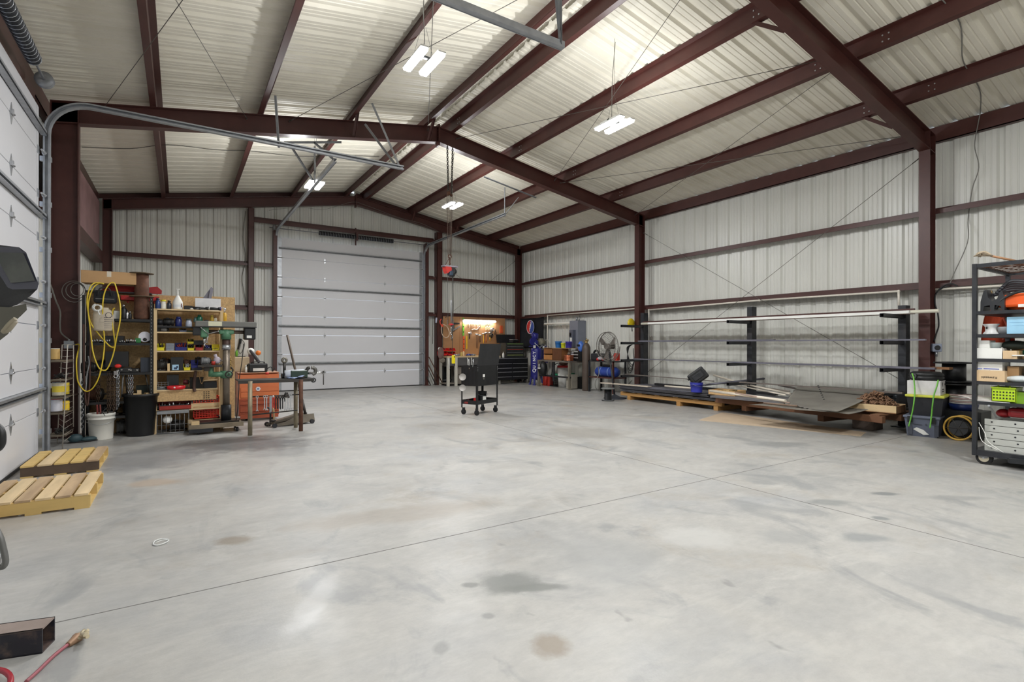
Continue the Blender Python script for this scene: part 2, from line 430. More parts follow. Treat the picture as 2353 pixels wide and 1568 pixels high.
def girt(p0, p1, label, out, d=.2, name='wall_girt', h=.065, flip=1, cat='steel girt'):
    """Z-shaped girt lying flat against the wall; out = unit vector towards the room"""
    p0, p1 = Vector(p0), Vector(p1); s = B(); L_ = (p1-p0).length; a = (p1-p0).normalized(); o = Vector(out); up = Vector((0,0,1))
    def pl(c0, w, z, hh):
        c = (p0+p1)/2 + o*c0 + up*z
        R = Matrix((a, o, up)).transposed()
        s.box(c, (L_, w, hh), R)
    pl(d/2, d, 0, .006)
    pl(d-.003, .006, -h/2*flip, h); pl(.003, .006, h/2*flip, h)
    pl(d-.012, .018, -h*flip, .005)
    n = int(L_/1.5)
    return tag(s.obj(name, steel_red), label, cat)
gz1, gz2 = 3.49, 2.30
gi = .21
for z, nm in ((gz1, 'upper'), (gz2, 'lower')):
    girt((XL+.25, YG-.01, z), (1.53, YG-.01, z), f'dark red {nm} wall girt on far wall left of the wall post', (0,-1,0), gi-.02)
    girt((1.68, YG-.01, z), (2.14, YG-.01, z), f'short dark red {nm} girt between wall post and left jamb of far door', (0,-1,0), gi-.02)
    girt((6.71, YG-.01, z), (7.0, YG-.01, z), f'short dark red {nm} girt between right jamb of far door and wall post', (0,-1,0), gi-.02)
    girt((7.2, YG-.01, z), (XR-.25, YG-.01, z), f'dark red {nm} wall girt on far wall ' + ('above the tool board' if nm == 'upper' else 'behind the top of the tool board'), (0,-1,0), gi-.02)
    for (ya, yb, w) in ((YG-.3, FR1, 'far bay behind the compressor'), (FR1, FR2, 'middle bay above the bar rack'), (FR2, -2.66, 'near bay behind the shelf trolley')):
        girt((XR-.01, ya, z), (XR-.01, yb, z), f'dark red {nm} wall girt on right wall, {w}', (-1,0,0), gi)
girt((1.68, YG-.01, 4.70), (7.0, YG-.01, 4.70), 'dark red header girt spanning above the far roll-up door', (0,-1,0), gi-.02, 'door_header', .09)
# eave struts and rake angles
for side, xe, w in ((1, XR, 'right wall'), (-1, XL, 'left wall')):
    s = B(); zt = zroof(xe)
    s.b2(xe-side*.018, -9, zt-.25, xe-side*.012, YG-.12, zt-.02)
    s.prism([(xe-side*.012, zt-.25), (xe-side*.1, zt-.25), (xe-side*.1, zt-.235), (xe-side*.012, zt-.235)], -9, YG-.12)
    s.prism([(xe-side*.1, zt-.25), (xe-side*.1, zt-.0+.0), (xe-side*.094, zt-.0+.0), (xe-side*.094, zt-.25)], -9, YG-.12)
    tag(s.obj('eave_strut', steel_red), f'dark red eave strut along the top of the {w}', 'steel strut')
for side, w in ((-1, 'left'), (1, 'right')):
    s = B(); xe = XR-.1 if side > 0 else XL+.1
    slab(s, xe, zroof(xe)-.005, XM+side*.1, zroof(XM+side*.1)-.005, .11, YG-.1, YG-.09); slab(s, xe, zroof(xe)-.005, XM+side*.1, zroof(XM+side*.1)-.005, .006, YG-.1, YG-.005)
    tag(s.obj('rake_angle', steel_red), f'dark red rake angle under the roof edge, {w} half of far gable', 'steel angle')
# purlins
pn = ['ridge purlin', 'purlin next to the ridge purlin', 'middle purlin', 'purlin nearest the eave']
for i, x in enumerate(PURL):
    side = 1 if x > XM else -1; s = B(); z1 = zroof(x)-.004; h = .196
    y0, y1 = -9, YG-.12
    s.b2(x-.0035, y0, z1-h, x+.0035, y1, z1)
    s.prism([(x, z1), (x-side*.075, z1+SL*.075), (x-side*.075, z1+SL*.075-.006), (x, z1-.006)], y0, y1)
    s.prism([(x, z1-h), (x+side*.075, z1-h-SL*.075), (x+side*.075, z1-h-SL*.075+.006), (x, z1-h+.006)], y0, y1)
    s.prism([(x+side*.075, z1-h-SL*.075), (x+side*.075, z1-h-SL*.075+.022), (x+side*.07, z1-h-SL*.075+.022), (x+side*.07, z1-h-SL*.075)], y0, y1)
    if side > 0 and True:
        s.mi = 1
        for Yf in (FR1, FR2):
            for dy in (-.45, -.38, .38, .45):
                for dz in (.06, .14): s.cyl((x-.004, Yf+dy, z1-dz), (x-.012, Yf+dy, z1-dz), .010, 6)
    tag(s.obj('roof_purlin', [steel_red, zinc]), f'dark red {pn[i%4]} on the {"right" if side>0 else "left"} roof slope', 'roof purlin')

# ---- far sectional door
def hinge_plate(s, x, z, y, sgn=-1):
    s.prism([(x-.028, z), (x, z+.08), (x+.028, z), (x, z-.08)], y, y+sgn*.004)
    s.cyl((x-.03, y+sgn*.012, z), (x+.03, y+sgn*.012, z), .012, 8)
seams = [0, .505, 1.03, 1.565, 2.10, 2.64, 3.18, 3.72, 4.276]
struts = [.775, 1.825, 2.90, 3.99]
DY = YG-.12
d1 = thing('door_1', None, None, (0, DY, 0)); tag(d1, kind='structure')
for a, b_ in zip(seams, seams[1:]):
    s = B(); s.b2(DX0, 0, a+.003, DX1, .05, b_-.003, bev=.003)
    s.obj('door_section', white_door, d1)
for z in struts:
    s = B(); s.b2(DX0+.03, -.006, z-.03, DX1-.03, 0, z+.03); s.b2(DX0+.03, -.05, z-.03, DX1-.03, 0, z-.025); s.b2(DX0+.03, -.05, z+.02, DX1-.03, 0, z+.025); s.b2(DX0+.03, -.055, z-.005, DX1-.03, -.05, z+.025)
    s.obj('strut', galv_dull, d1)
for z in seams[1:-1]:
    for x in (3.532, 5.316):
        s = B(); hinge_plate(s, x, z, 0); s.obj('hinge', zinc, d1)
    for x in (DX0+.05, DX1-.05):
        s = B(); s.b2(x-.05, -.01, z-.045, x+.05, 0, z+.045); s.cyl((x-.07, -.04, z), (x+.07, -.04, z), .012, 8); s.cyl((x+(-.09 if x < 4 else .09), -.04, z), (x+(-.06 if x < 4 else .06), -.04, z), .022, 12)
        s.obj('hinge', zinc, d1)
for x in (DX0+.05, DX1-.05):
    s = B(); s.b2(x-.055, -.004, .0, x+.055, 0, 4.27); s.obj('end_stile', galv, d1)
s = B(); s.b2(DX0, -.01, .0, DX1, .05, .025); s.obj('bottom_seal', rubber, d1)

def track(name, label, pts, foot, m=galv, w=.06, brackets=()):
    """C-shaped roller track swept along pts (list of points); foot = outward normal hint"""
    s = B(); P = [Vector(p) for p in pts]; n = Vector(foot); d = .006
    def off(i):
        t = (P[min(i+1, len(P)-1)]-P[max(i-1, 0)]).normalized(); return t.cross(n).normalized()
    U = [off(i) for i in range(len(P))]
    for (a0, a1, b0, b1) in ((-w/2, w/2, 0, d), (-w/2, -w/2+d, -.045, 0), (w/2-d, w/2, -.045, 0), (-w/2, -w/2+.018, -.05, -.045), (w/2-.012, w/2+.006, -.05, -.045)):
        rings = []
        for p, u in zip(P, U):
            rings.append([s.bm.verts.new(p+u*a+n*b) for a, b in ((a0,b0),(a1,b0),(a1,b1),(a0,b1))])
        for r0, r1 in zip(rings, rings[1:]):
            for k in range(4): s.bm.faces.new((r0[k], r0[(k+1)%4], r1[(k+1)%4], r1[k]))
        s.bm.faces.new(rings[0][::-1]); s.bm.faces.new(rings[-1])
    t = thing(name, label, 'door track'); s.obj('rail', m, t)
    return t
def arc(c, r, a0, a1, n, f): return [f(c[0]+r*math.cos(a0+(a1-a0)*i/n), c[1]+r*math.sin(a0+(a1-a0)*i/n)) for i in range(n+1)]
for x, n, w, yend in ((2.20, (-1,0,0), 'left', 9.05), (6.63, (1,0,0), 'right', 10.6)):
    r = .38; yv = DY-.06; zt = 4.46
    pts = [(x, yv, 0.01), (x, yv, 2), (x, yv, zt-r)] + arc((yv-r, zt-r), r, 0, PI/2, 10, lambda a, b: (x, a, b))[1:] + [(x, 12, zt), (x, yend, zt)]
    t = track('door_track', f'galvanised roller track at the {w} side of the far door, running back under the roof', pts, n)
    sd = -1 if w == 'left' else 1
    for z in (.4, 1.0, 1.6, 2.2, 2.8, 3.4, 4.0): B().b2(x, yv-.02, z-.03, x+sd*.045, yv+.1, z+.03).obj('bracket', zinc, t)
    if w == 'left':
        # hanger with a cross angle between two purlins
        for q0, q1 in (((1.89, 9.1, 4.70), (x, 9.1, 4.48)), ((1.42, 9.1, 4.60), (2.34, 9.1, 4.80)), ((1.89, 9.1, 4.64), (1.89, 9.1, 4.02)), ((1.50, 9.1, 4.60), (1.87, 9.1, 4.06))):
            s = B(); p, q = Vector(q0), Vector(q1); dd = q-p; R = dd.to_track_quat('Z', 'X').to_matrix()
            s.box((p+q)/2, (.03, .004, dd.length), R); s.box((p+q)/2+R@Vector((.013,.013,0)), (.004, .03, dd.length), R); s.obj('hanger', galv_dull, t)
    else:
        za = zroof(x+.4)-.24
        for q0, q1 in (((x, yend+.05, zt), (x, yend+.05, 5.13)), ((x, yend+.05, zt), (x+.62, yend+.4, 5.06)), ((XM+1.72, yend+.1, 5.30), (XM+3.25, yend+.1, 5.04))):
            s = B(); p, q = Vector(q0), Vector(q1); dd = q-p; R = dd.to_track_quat('Z', 'X').to_matrix()
            s.box((p+q)/2, (.03, .004, dd.length), R); s.box((p+q)/2+R@Vector((.013,.013,0)), (.004, .03, dd.length), R); s.obj('hanger', galv_dull, t)
# torsion springs over the door
def springs(name, label, ax, c0, L_, zc, halves, R=.045):
    t = thing(name, label, 'torsion spring'); A = Vector(ax); c = Vector(c0)
    side = Vector((0,0,1)); o2 = A.cross(side)
    s = B(); s.cyl(c-A*L_/2, c+A*L_/2, .0127, 10); s.obj('shaft', galv_dull, t)
    for (a, b_) in halves:
        s = B(); n = int(abs(b_-a)/.016); pts = []
        s.cyl(c+A*a, c+A*b_, R-.006, 20)
        s.obj('coil_core', black_steel, t)
        s = B(); turns = abs(b_-a)/.075
        m_ = int(turns*14); pts = [c+A*(a+(b_-a)*i/m_)+side*R*math.cos(2*PI*i/14)+o2*R*math.sin(2*PI*i/14) for i in range(m_+1)]
        s.tube(pts, .0045, 5); s.obj('coil_highlight', galv, t)
        s = B(); m_ = int(abs(b_-a)/.02*10); pts = [c+A*(a+(b_-a)*i/m_)+side*(R-.004)*math.cos(2*PI*i/10)+o2*(R-.004)*math.sin(2*PI*i/10) for i in range(m_+1)]
        s.tube(pts, .006, 5); s.obj('coil', black_steel, t)
    for e in (-L_/2+.12, L_/2-.12):
        s = B(); q = Matrix((o2, side, A)).transposed() 
        s.lathe([(.03,-.03),(.09,-.03),(.09,-.022),(.075,-.02),(.075,.02),(.09,.022),(.09,.03),(.03,.03)], c+A*e, 24, q); s.obj('cable_drum', galv_dull, t)
    return t
t = springs('torsion_spring', 'black torsion spring pair on a shaft above the far roll-up door', (1,0,0), (4.42, DY-.12, 4.50), 4.75, 0, ((-1.08, -.03), (.03, 1.12)), .062)
s = B(); s.b2(4.39, DY-.16, 4.40, 4.45, DY-.02, 4.64); s.b2(4.40, DY+.0, 4.28, 4.44, DY+.02, 4.80); s.obj('centre_bracket', steel_red, t)

# ---- left sectional door (near left edge)
LX = -1.41
d2 = thing('door_2', None, None, (LX, 0, 0)); tag(d2, kind='structure')
ls = [0, .509, 1.02, 1.53, 2.05, 2.575, 3.083, 3.593, 4.12]
Y0, Y1 = 4.0, 8.15
for a, b_ in zip(ls, ls[1:]):
    B().b2(-.05, Y0, a+.003, 0, Y1, b_-.003, bev=.003).obj('door_section', white_door, d2)
for z in (.765, 1.79, 2.84, 3.84):
    s = B(); s.b2(0, Y0, z-.03, .006, Y1+.1, z+.03); s.b2(0, Y0, z-.03, .06, Y1+.1, z-.025); s.b2(0, Y0, z+.02, .06, Y1+.1, z+.025); s.b2(.055, Y0, z+.0, .062, Y1+.1, z+.025)
    s.obj('strut', galv, d2)
for z in ls[1:-1]:
    for y in (6.98, 5.6, 4.6):
        s = B(); s.prism([(y-.06, z), (y, z+.11), (y+.06, z), (y, z-.11)], 0, .005, 'X'); s.cyl((.014, y-.04, z), (.014, y+.04, z), .014, 8); s.box((.012, y, z+.02), (.02, .03, .04)); s.obj('hinge', zinc, d2)
    s = B(); s.b2(0, Y1-.09, z-.045, .01, Y1, z+.045); s.cyl((.04, Y1-.06, z), (.04, Y1+.08, z), .012, 8); s.cyl((.04, Y1+.06, z), (.04, Y1+.09, z), .022, 12); s.obj('hinge', zinc, d2)
B().b2(0, Y1-.1, 0, .004, Y1, 4.1).obj('end_stile', white_door, d2)
B().b2(-.05, Y0, 0, .012, Y1, .03).obj('bottom_seal', rubber, d2)
for y, w, xe in ((8.30, 'far', 3.15), (3.25, 'near', 2.7)):
    r = .42; xv = LX+.06; zt = 4.27 if w == 'far' else 4.19; zz = zt if w == 'far' else 3.93
    pts = [(xv, y, .01), (xv, y, 2), (xv, y, zt-r)] + arc((xv+r, zt-r), r, PI, PI/2, 10, lambda a, b: (a, y, b))[1:] + [(1, y, zt), (xe, y, zt)]
    if w == 'near': pts = [(xv, 3.9, .01), (xv, 3.9, 2), (xv, 3.9, zt-r)] + arc((xv+r, zt-r), r, PI, PI/2, 10, lambda a, b: (a, 3.9, b))[1:] + [(1, 3.9, zt), (3.10, 3.9, zt)]
    t = track('door_track', f'galvanised roller track at {w} side of left door, ' + ('ending below the roof peak' if w == 'far' else 'seen at top of picture'), pts, (0, 1 if w == 'far' else -1, 0))
    if w == 'far':
        for z in (.25, .8, 1.35, 1.9, 2.45, 3.0, 3.55): B().b2(xv-.075, y+.008, z-.03, xv+.034, y+.047, z+.03).cyl((xv-.03, y-.03, z), (xv-.03, y+.02, z), .012, 6).obj('bracket', zinc, t)
        s = B(); s.b2(XL+.05, y+.05, 0.01, XL+.26, y+.056, 4.2); s.b2(xv-.03, y+.012, .01, xv+.0, y+.05, 4.0); s.obj('mounting_angle', galv_dull, t)
    yy = y if w == 'far' else 3.9
    hang = (((3.10, yy, zt), (2.63, yy+.03, 5.25)), ((3.05, yy, zt), (2.63, yy+.42, 5.05)), ((1.24, yy, zt-.05), (1.15, yy-.28, 4.86))) if w == 'far' else (((3.07, yy, zt), (2.63, yy-.34, 5.30)), ((3.07, yy, zt), (2.66, yy-.50, 5.20)))
    for q0, q1 in hang:
        s = B(); p, q = Vector(q0), Vector(q1); dd = q-p; R = dd.to_track_quat('Z', 'X').to_matrix()
        s.box((p+q)/2, (.035, .004, dd.length), R); s.box((p+q)/2+R@Vector((.015,.015,0)), (.004, .035, dd.length), R); s.obj('hanger', galv_dull, t)
t = springs('torsion_spring', 'black torsion spring with cable drum above the left door', (0,1,0), (-1.34, 6.07, 4.40), 4.2, 0, ((-2.0, -.05), (.05, 1.45)), .07)
# left jamb and header of the left door
s = B(); s.b2(XL+.0, 8.36, 0, XL+.14, 8.50, 4.5); tag(s.obj('door_jamb', steel_red), 'dark red steel jamb at far side of the left door', 'steel post')
s = B(); s.b2(XL+.02, 2.9, 4.16, XL+.22, 8.5, 4.42); tag(s.obj('door_header', steel_red), 'dark red steel header above the left door', 'steel beam')
# dark red board and beam high on the left wall beyond the frame
board_m = mat('primer_red_board', (150,116,116), .6, 0, .12, 2.5, dirt=.3, dcol=(150,124,122), dscale=1.5)  # paler than dark red: light on the board is put into the colour
s = B(); s.prism([(9.66, 4.52), (15.2, 4.60), (15.2, 3.62), (14.2, 3.50), (12.6, 3.46), (9.66, 3.46)], XL+.13, XL+.15, 'X'); tag(s.obj('wall_board', board_m), 'pale red board fixed high on left wall beyond the frame column', 'board')
s = B(); s.b2(XL+.01, 9.66, 3.20, XL+.21, 15.3, 3.45); tag(s.obj('wall_beam', steel_red), 'dark red beam on left wall under the pale red board', 'steel beam')

# ---- bracing cables
cab_m = mat('bracing_cable', (96,92,86), .5, .4)
def brace(p0, p1, label, grp=None, r=.0045):
    s = B(); s.cyl(p0, p1, r, 6); d = (Vector(p1)-Vector(p0)).normalized()
    for p, k in ((Vector(p0), 1), (Vector(p1), -1)):
        s.cyl(p+d*k*.01, p+d*k*.14, .009, 6); s.torus(p, .016, .005, 10, 5, M=ry(PI/2))
    return tag(s.obj('bracing_cable', cab_m), label, 'cable', grp)
xw = XR-.23
brace((xw-.05, FR1-.1, 4.22), (xw, FR2+.1, .55), 'bracing cable on right wall falling from the middle frame to the near column foot')
brace((xw, FR1-.1, .55), (xw-.05, FR2+.1, 4.38), 'bracing cable on right wall rising from the bar rack foot to the near column head')
brace((7.2, YG-.3, 3.9), (XR-.3, YG-.3, 2.2), 'thin bracing cable on far wall falling right towards the corner')
brace((7.3, YG-.3, 2.2), (XR-.4, YG-.3, 4.3), 'thin bracing cable on far wall rising right to the corner')
zc = lambda x: zraf(x)-.07
for (xa, xb), w in (((-.95, .92), 'over the left door side'), ((1.57, 4.13), 'left of the roof peak'), ((4.76, 7.28), 'right of the roof peak'), ((7.45, 9.9), 'next to the right eave')):
    brace((xa, FR1-.02, zc(xa)), (xb, FR2+.02, zc(xb)), f'roof bracing cable {w}, slanting right towards the camera')
    brace((xb, FR1-.02, zc(xb)), (xa, FR2+.02, zc(xa)), f'roof bracing cable {w}, slanting left towards the camera')

# ---- loose wires on the roof and walls
def wire(label, pts, r=.005, m=None, name='wire', cat='wire', sub=6):
    return tag(B().curve(pts, r, 6, sub).obj(name, m or cable_grey), label, cat)
dark_wire = mat('dark_wire', (70,68,64), .6)
def on_roof(l, drop=.012): return [(x, y, zroof(x)-drop) for x, y in l]
wire('thin wire sagging under the left roof slope beyond the middle frame, farther one', on_roof([(-1.5,12.1),(-.8,12.1),(-.2,11.8),(.6,12.0),(1.2,12.0),(2.2,12.25),(3.2,12.1),(4.0,12.1)]), .005, dark_wire)
wire('thin wire sagging under the left roof slope beyond the middle frame, nearer one', on_roof([(-1.5,10.9),(-.9,11.0),(-.3,10.6),(.3,10.8),(1.0,10.8),(1.6,11.1),(2.1,10.9)]), .005, dark_wire)
wire('grey wire running along the right roof slope, then down the right wall', on_roof([(4.8,2.2),(5.6,2.35),(6.4,2.2),(7.2,2.35),(8.0,2.35),(8.8,2.55),(9.6,2.6),(10.2,2.75)])+[(XR-.13,2.8,4.72),(XR-.1,2.85,4.4),(XR-.1,2.8,4.05),(XR-.02,2.9,3.75),(XR-.02,2.95,3.3),(XR-.22,2.9,2.9),(XR-.22,3.06,2.45),(XR-.22,3.12,2.27)], .007, cable_grey)
wire('thin pale wire looping along the gable frame above the far door', [(2.0,YG-.5,4.9),(2.8,YG-.5,5.1),(3.4,YG-.5,5.12),(4.2,YG-.5,5.45),(4.6,YG-.5,5.42),(5.6,YG-.5,5.2),(6.4,YG-.5,5.1),(7.0,YG-.5,4.9)], .004)
wire('grey cable hanging beside the wall post left of the far door', [(1.48,YG-.1,4.9),(1.42,YG-.08,4.2),(1.48,YG-.08,3.6),(1.4,YG-.08,3.1),(1.45,YG-.08,2.7),(1.5,YG-.08,2.4)], .008)

# ---- high bay lights
def high_bay(x, y, z, label, L_=.54):
    t = thing('high_bay_light', label, 'ceiling light', (x, y, z))
    for dx in (-.10, .10):
        s = B(); s.box((dx, 0, .045), (.096, L_, .02), bev=.004); s.b2(dx-.02, -L_*.3, .055, dx+.02, L_*.3, .085); s.obj('housing', white_plastic, t)
        s = B(); s.box((dx, 0, .02), (.088, L_-.02, .03), bev=.012); s.obj('lens', lens_mat, t)
    s = B(); s.b2(-.12, -.02, .066, .12, .02, .09); s.obj('driver_box', black_paint, t)
    hz = zroof(x)-z-.1
    s = B()
    for dx in (-.12, .12): s.cyl((dx, 0, .07), (dx*.2, 0, .42), .002, 5)
    s.cyl((0, 0, .42), (0, 0, hz+.1), .002, 5); s.obj('hanging_wire', cab_m, t)
    s = B(); s.curve([(0, .05, .07), (.05, .1, .35), (.02, .06, .7), (.06, .04, hz+.1)], .005, 6); s.obj('power_cord', cable_grey, t)
    ld = bpy.data.lights.new('lamp', 'AREA'); ld.shape = 'RECTANGLE'; ld.size = .32; ld.size_y = L_; ld.energy = LAMP_POWER; ld.color = (.97, .985, 1.0)
    lo = bpy.data.objects.new('lamp', ld); C.objects.link(lo); lo.parent = t; lo.location = (0, 0, -.004)
    lu = bpy.data.lights.new('roof_fill', 'AREA'); lu.shape = 'RECTANGLE'; lu.size = .05; lu.size_y = L_; lu.energy = ROOF_FILL; lu.color = (.97, .985, 1.0)  # added unseen lamp pair that brightens the roof
    for sg in (-1, 1):
        lo = bpy.data.objects.new('roof_fill', lu); C.objects.link(lo); lo.parent = t; lo.location = (sg*.17, 0, .09); lo.rotation_euler = (0, sg*math.radians(-118), 0)
    return t
high_bay(2.29, 5.40, 4.45, 'twin-bar LED shop light glowing left of the roof peak, nearer the camera')
high_bay(5.25, 5.46, 4.45, 'twin-bar LED shop light glowing right of the roof peak, nearer the camera')
high_bay(2.24, 10.75, 4.45, 'twin-bar LED shop light glowing in front of the far roll-up door')
high_bay(5.21, 10.62, 4.45, 'twin-bar LED shop light glowing behind the hoist chains')
for x in (2.27, 5.32):  # unseen fixtures added behind the camera for extra light
    for y in (.3, -5.0): high_bay(x, y, 4.45, f'added unseen twin-bar LED shop light behind the camera, {"left" if x < 4 else "right"} row, {"first" if y > 0 else "second"} from the camera')
# ================================================================ everyday item builders (origin at base centre)
osb_m = mat('osb_board', (190,158,112), .7, 0, .16, 45, bump=.15, bscale=60, dirt=.3, dcol=(158,120,76), dscale=22)
pine = mat('pine_wood', (205,178,134), .6, 0, .10, 5, stretch=(1,1,.2), dirt=.3, dcol=(170,136,92), dscale=6)
pine_x = mat('pine_wood_along', (208,182,140), .6, 0, .12, 5, stretch=(.2,2,2), dirt=.4, dcol=(164,136,98), dscale=3)
old_wood = mat('weathered_wood', (140,100,66), .75, 0, .2, 5, stretch=(.3,2,2), dirt=.4, dcol=(70,52,38), dscale=4)
card = mat('cardboard', (186,148,104), .75, 0, .06, 4)
card_l = mat('pale_cardboard', (206,178,140), .75, 0, .06, 4)
M_ = {}
def col(r, g, b, rough=.45, metal=0):
    k = f'paint_{r}_{g}_{b}_{int(rough*100)}_{int(metal*10)}'
    return mat(k, (r, g, b), rough, metal, .07, 9)
def bottle(loc, w, h, body, cap, label, cat='bottle', grp=None, neck=.35, name='bottle', sh=.62):
    t = thing(name, label, cat, loc, 0, grp); r = w/2
    B().lathe([(r*.9,0),(r,.01),(r,h*sh),(r*.8,h*(sh+.1)),(r*neck,h*(sh+.2)),(r*neck,h*.88)], n=18).obj('body', body, t)
    B().lathe([(r*neck*1.2,h*.84),(r*neck*1.2,h),(0.001,h)], n=14).obj('cap', cap, t)
    return t
def can(loc, w, h, body, lid, label, name='can', cat='can', band=None):
    t = thing(name, label, cat, loc); r = w/2
    B().lathe([(r*.97,0),(r,.006),(r,h*.93),(r*.97,h*.95)], n=20).obj('body', body, t)
    B().lathe([(r*.98,h*.93),(r*.98,h),(r*.85,h),(r*.85,h*.975),(.001,h*.975)], n=20).obj('lid', lid, t)
    if band: B().lathe([(r*1.01,h*.25),(r*1.01,h*.7)], n=20, caps=False).obj('label_band', band, t)
    return t
def bin_(loc, w, h, d, m, label, grp=None, rot=0, name='storage_bin', fill=None):
    """open fronted stacking bin: low front, raked sides"""
    t = thing(name, label, 'bin', loc, rot, grp); e = .004
    s = B(); x, y = w/2, d/2
    s.b2(-x, -y, 0, x, y, e); s.b2(-x, y-e, 0, x, y, h); s.b2(-x, -y, 0, x, -y+e, h*.45)
    for sx in (-1, 1):
        s.prism([(-y, 0), (y, 0), (y, h), (-y*.3, h), (-y, h*.45)], sx*x, sx*(x-e), 'X')
    s.b2(-x-.003, -y-.006, h*.42, x+.003, -y+e, h*.47)
    s.obj('shell', m, t)
    if fill:
        s = B(); random.seed(int(w*1000+h*999))
        for i in range(9): s.cyl((random.uniform(-x*.6, x*.6), random.uniform(-y*.6, y*.6), e), (random.uniform(-x*.8, x*.8), random.uniform(-y*.7, y*.7), h*random.uniform(.5, 1.1)), .008, 6)
        s.obj('contents', fill, t)
    return t
def carton(loc, w, h, d, m, label, rot=0, flap=False, tape=None, name='carton', cat='box', grp=None):
    t = thing(name, label, cat, loc, rot, grp); s = B(); e = .006
    if flap:
        s.b2(-w/2, -d/2, 0, w/2, d/2, e)
        for sx in (-1, 1): s.b2(sx*w/2, -d/2, 0, sx*(w/2-e), d/2, h)
        for sy in (-1, 1): s.b2(-w/2, sy*d/2, 0, w/2, sy*(d/2-e), h)
    else: s.box((0, 0, h/2), (w, d, h), bev=.003)
    s.obj('body', m, t)
    if not flap:
        s = B(); s.b2(-w/2+.01, -.002, h, w/2-.01, .002, h+.001); s.b2(-w/2, -d*.5-.0008, h*.985, w/2, -d*.5, h*.99); s.obj('lid_seam', mat('seam', (90,76,60), .8), t)
    if tape: s = B(); s.b2(-.025, -d/2-.001, h*.55, .025, -d/2, h); s.b2(-.025, -d/2, h, .025, d/2, h+.0015); s.obj('tape', tape, t)
    return t
def shelf_pack(x0, x1, ytop, ybase, Y, dep=0):
    """pixel rectangle on plane Y -> base location, width, height"""
    a, b_ = PY(x0, ybase, Y), PY(x1, ybase, Y); top = PY((x0+x1)/2, ytop, Y)
    c = (a+b_)/2; return Vector((c.x, Y+dep, c.z)), abs(b_.x-a.x), top.z-c.z

# ================================================================ LEFT SHELVING AREA
YS = 9.10
# big sheet of strand board behind the racks
xa, xb = -1.14, PY(540, 800, 9.56).x
s = B(); s.b2(xa, 9.56, .0, .62, 9.575, PY(300, 675, 9.56).z); s.obj('strand_board', osb_m)
o = bpy.data.objects['strand_board']; tag(o, 'wide strand board panel standing behind the black rack and wooden rack', 'board')
s = B(); s.b2(.40, 9.585, .02, xb, 9.60, PY(530, 683, 9.585).z); tag(s.obj('strand_board', osb_m), 'narrow strand board panel standing behind the drill press column', 'board')

# black steel rack
RK0, RK1 = PY(188, 800, YS).x, PY(351, 800, YS).x
t = thing('steel_rack', 'black boltless steel rack full of tools and chains beside frame column', 'shelf rack', (0, 0, 0))
for x in (RK0, RK1-.035):
    for y in (YS, YS+.40):
        s = B(); s.b2(x, y, 0, x+.035, y+.003, 1.98); s.b2(x, y, 0, x+.003, y+.035, 1.98)
        if x > -1: s.b2(x+.032, y, 0, x+.035, y+.035, 1.98)
        s.obj('post', black_paint, t)
s = B()
for k in range(40): s.box((RK1-.017, YS-.001, .08+k*.048), (.008, .001, .018))
s.obj('slot_row', mat('bare_slot', (150,150,150), .3, .6), t)
rack_z = [PY(300, 733, YS).z, PY(300, 788, YS).z, PY(300, 856, YS).z, PY(300, 921, YS).z, .30]
for i, z in enumerate(rack_z):
    x0 = RK0 if i else PY(256, 733, YS).x
    B().b2(x0+.004, YS+.004, z-.035, RK1-.004, YS+.012, z).b2(x0+.004, YS+.39, z-.035, RK1-.004, YS+.398, z).b2(x0+.004, YS+.012, z-.012, RK1-.004, YS+.39, z-.002).obj('shelf', black_paint, t)
# cardboard box lying on top of the board edge / back shelf
ztop = PY(300, 672, 9.3).z
s = B(); s.b2(RK0+.02, 9.22, ztop-.02, RK1-.02, 9.50, ztop); s.obj('shelf', black_paint, t)
p0, p1, p2 = PY(203, 650, 9.45), PY(252, 656, 9.1), PY(312, 656, 9.42)
t = carton((-.83, 9.30, ztop+.10), .62, .17, .30, card, 'long cardboard box lying on top of black rack', -.05, tape=mat('clear_tape', (214,204,186), .3))
# folded red canvas
s = B(); x0c, x1c = PY(262, 660, 9.32).x, PY(371, 660, 9.32).x
for i in range(4):
    s.curve([(x0c-.15+.02*i, 9.34+.03*(i%2), ztop+.012+.022*i), (x0c+.1, 9.33, ztop+.014+.022*i), (x1c-.2, 9.34, ztop+.012+.022*i), (x1c-.03*i, 9.35, ztop+.014+.024*i)], .013, 8)
s.prism([(x1c-.25, ztop), (x1c, ztop), (x1c+.005, ztop+.05), (x1c-.05, ztop+.105), (x1c-.2, ztop+.08)], 9.30, 9.38)
tag(s.obj('folded_canvas', col(150, 36, 38, .7)), 'folded dark red canvas lying along the rack top behind the rusty spool', 'canvas')
# rusty cable spool: two drums stacked
rs, w, h = shelf_pack(309, 342, 627, 726, YS+.1)
rs.z = rack_z[0]
r = .088; t = thing('rusty_spool', 'tall rusty steel spool with two wide flanges on black rack', 'spool', rs)
H = PY(325, 628, YS+.1).z - rs.z
B().lathe([(r*1.05,0),(r*1.12,H*.05),(r,H*.45),(r*.98,H*.5),(r,H*.55),(r*.95,H)], n=28).obj('drum', rust, t)
for z, rr in ((H, .145), (H*.5, .150)):
    B().lathe([(.001,z-.008),(rr*.5,z-.01),(rr,z-.006),(rr*1.02,z+.003),(rr*.6,z+.008),(.001,z+.01)], n=32).obj('flange', mat('dull_flange', (104,90,72), .6, .2), t)
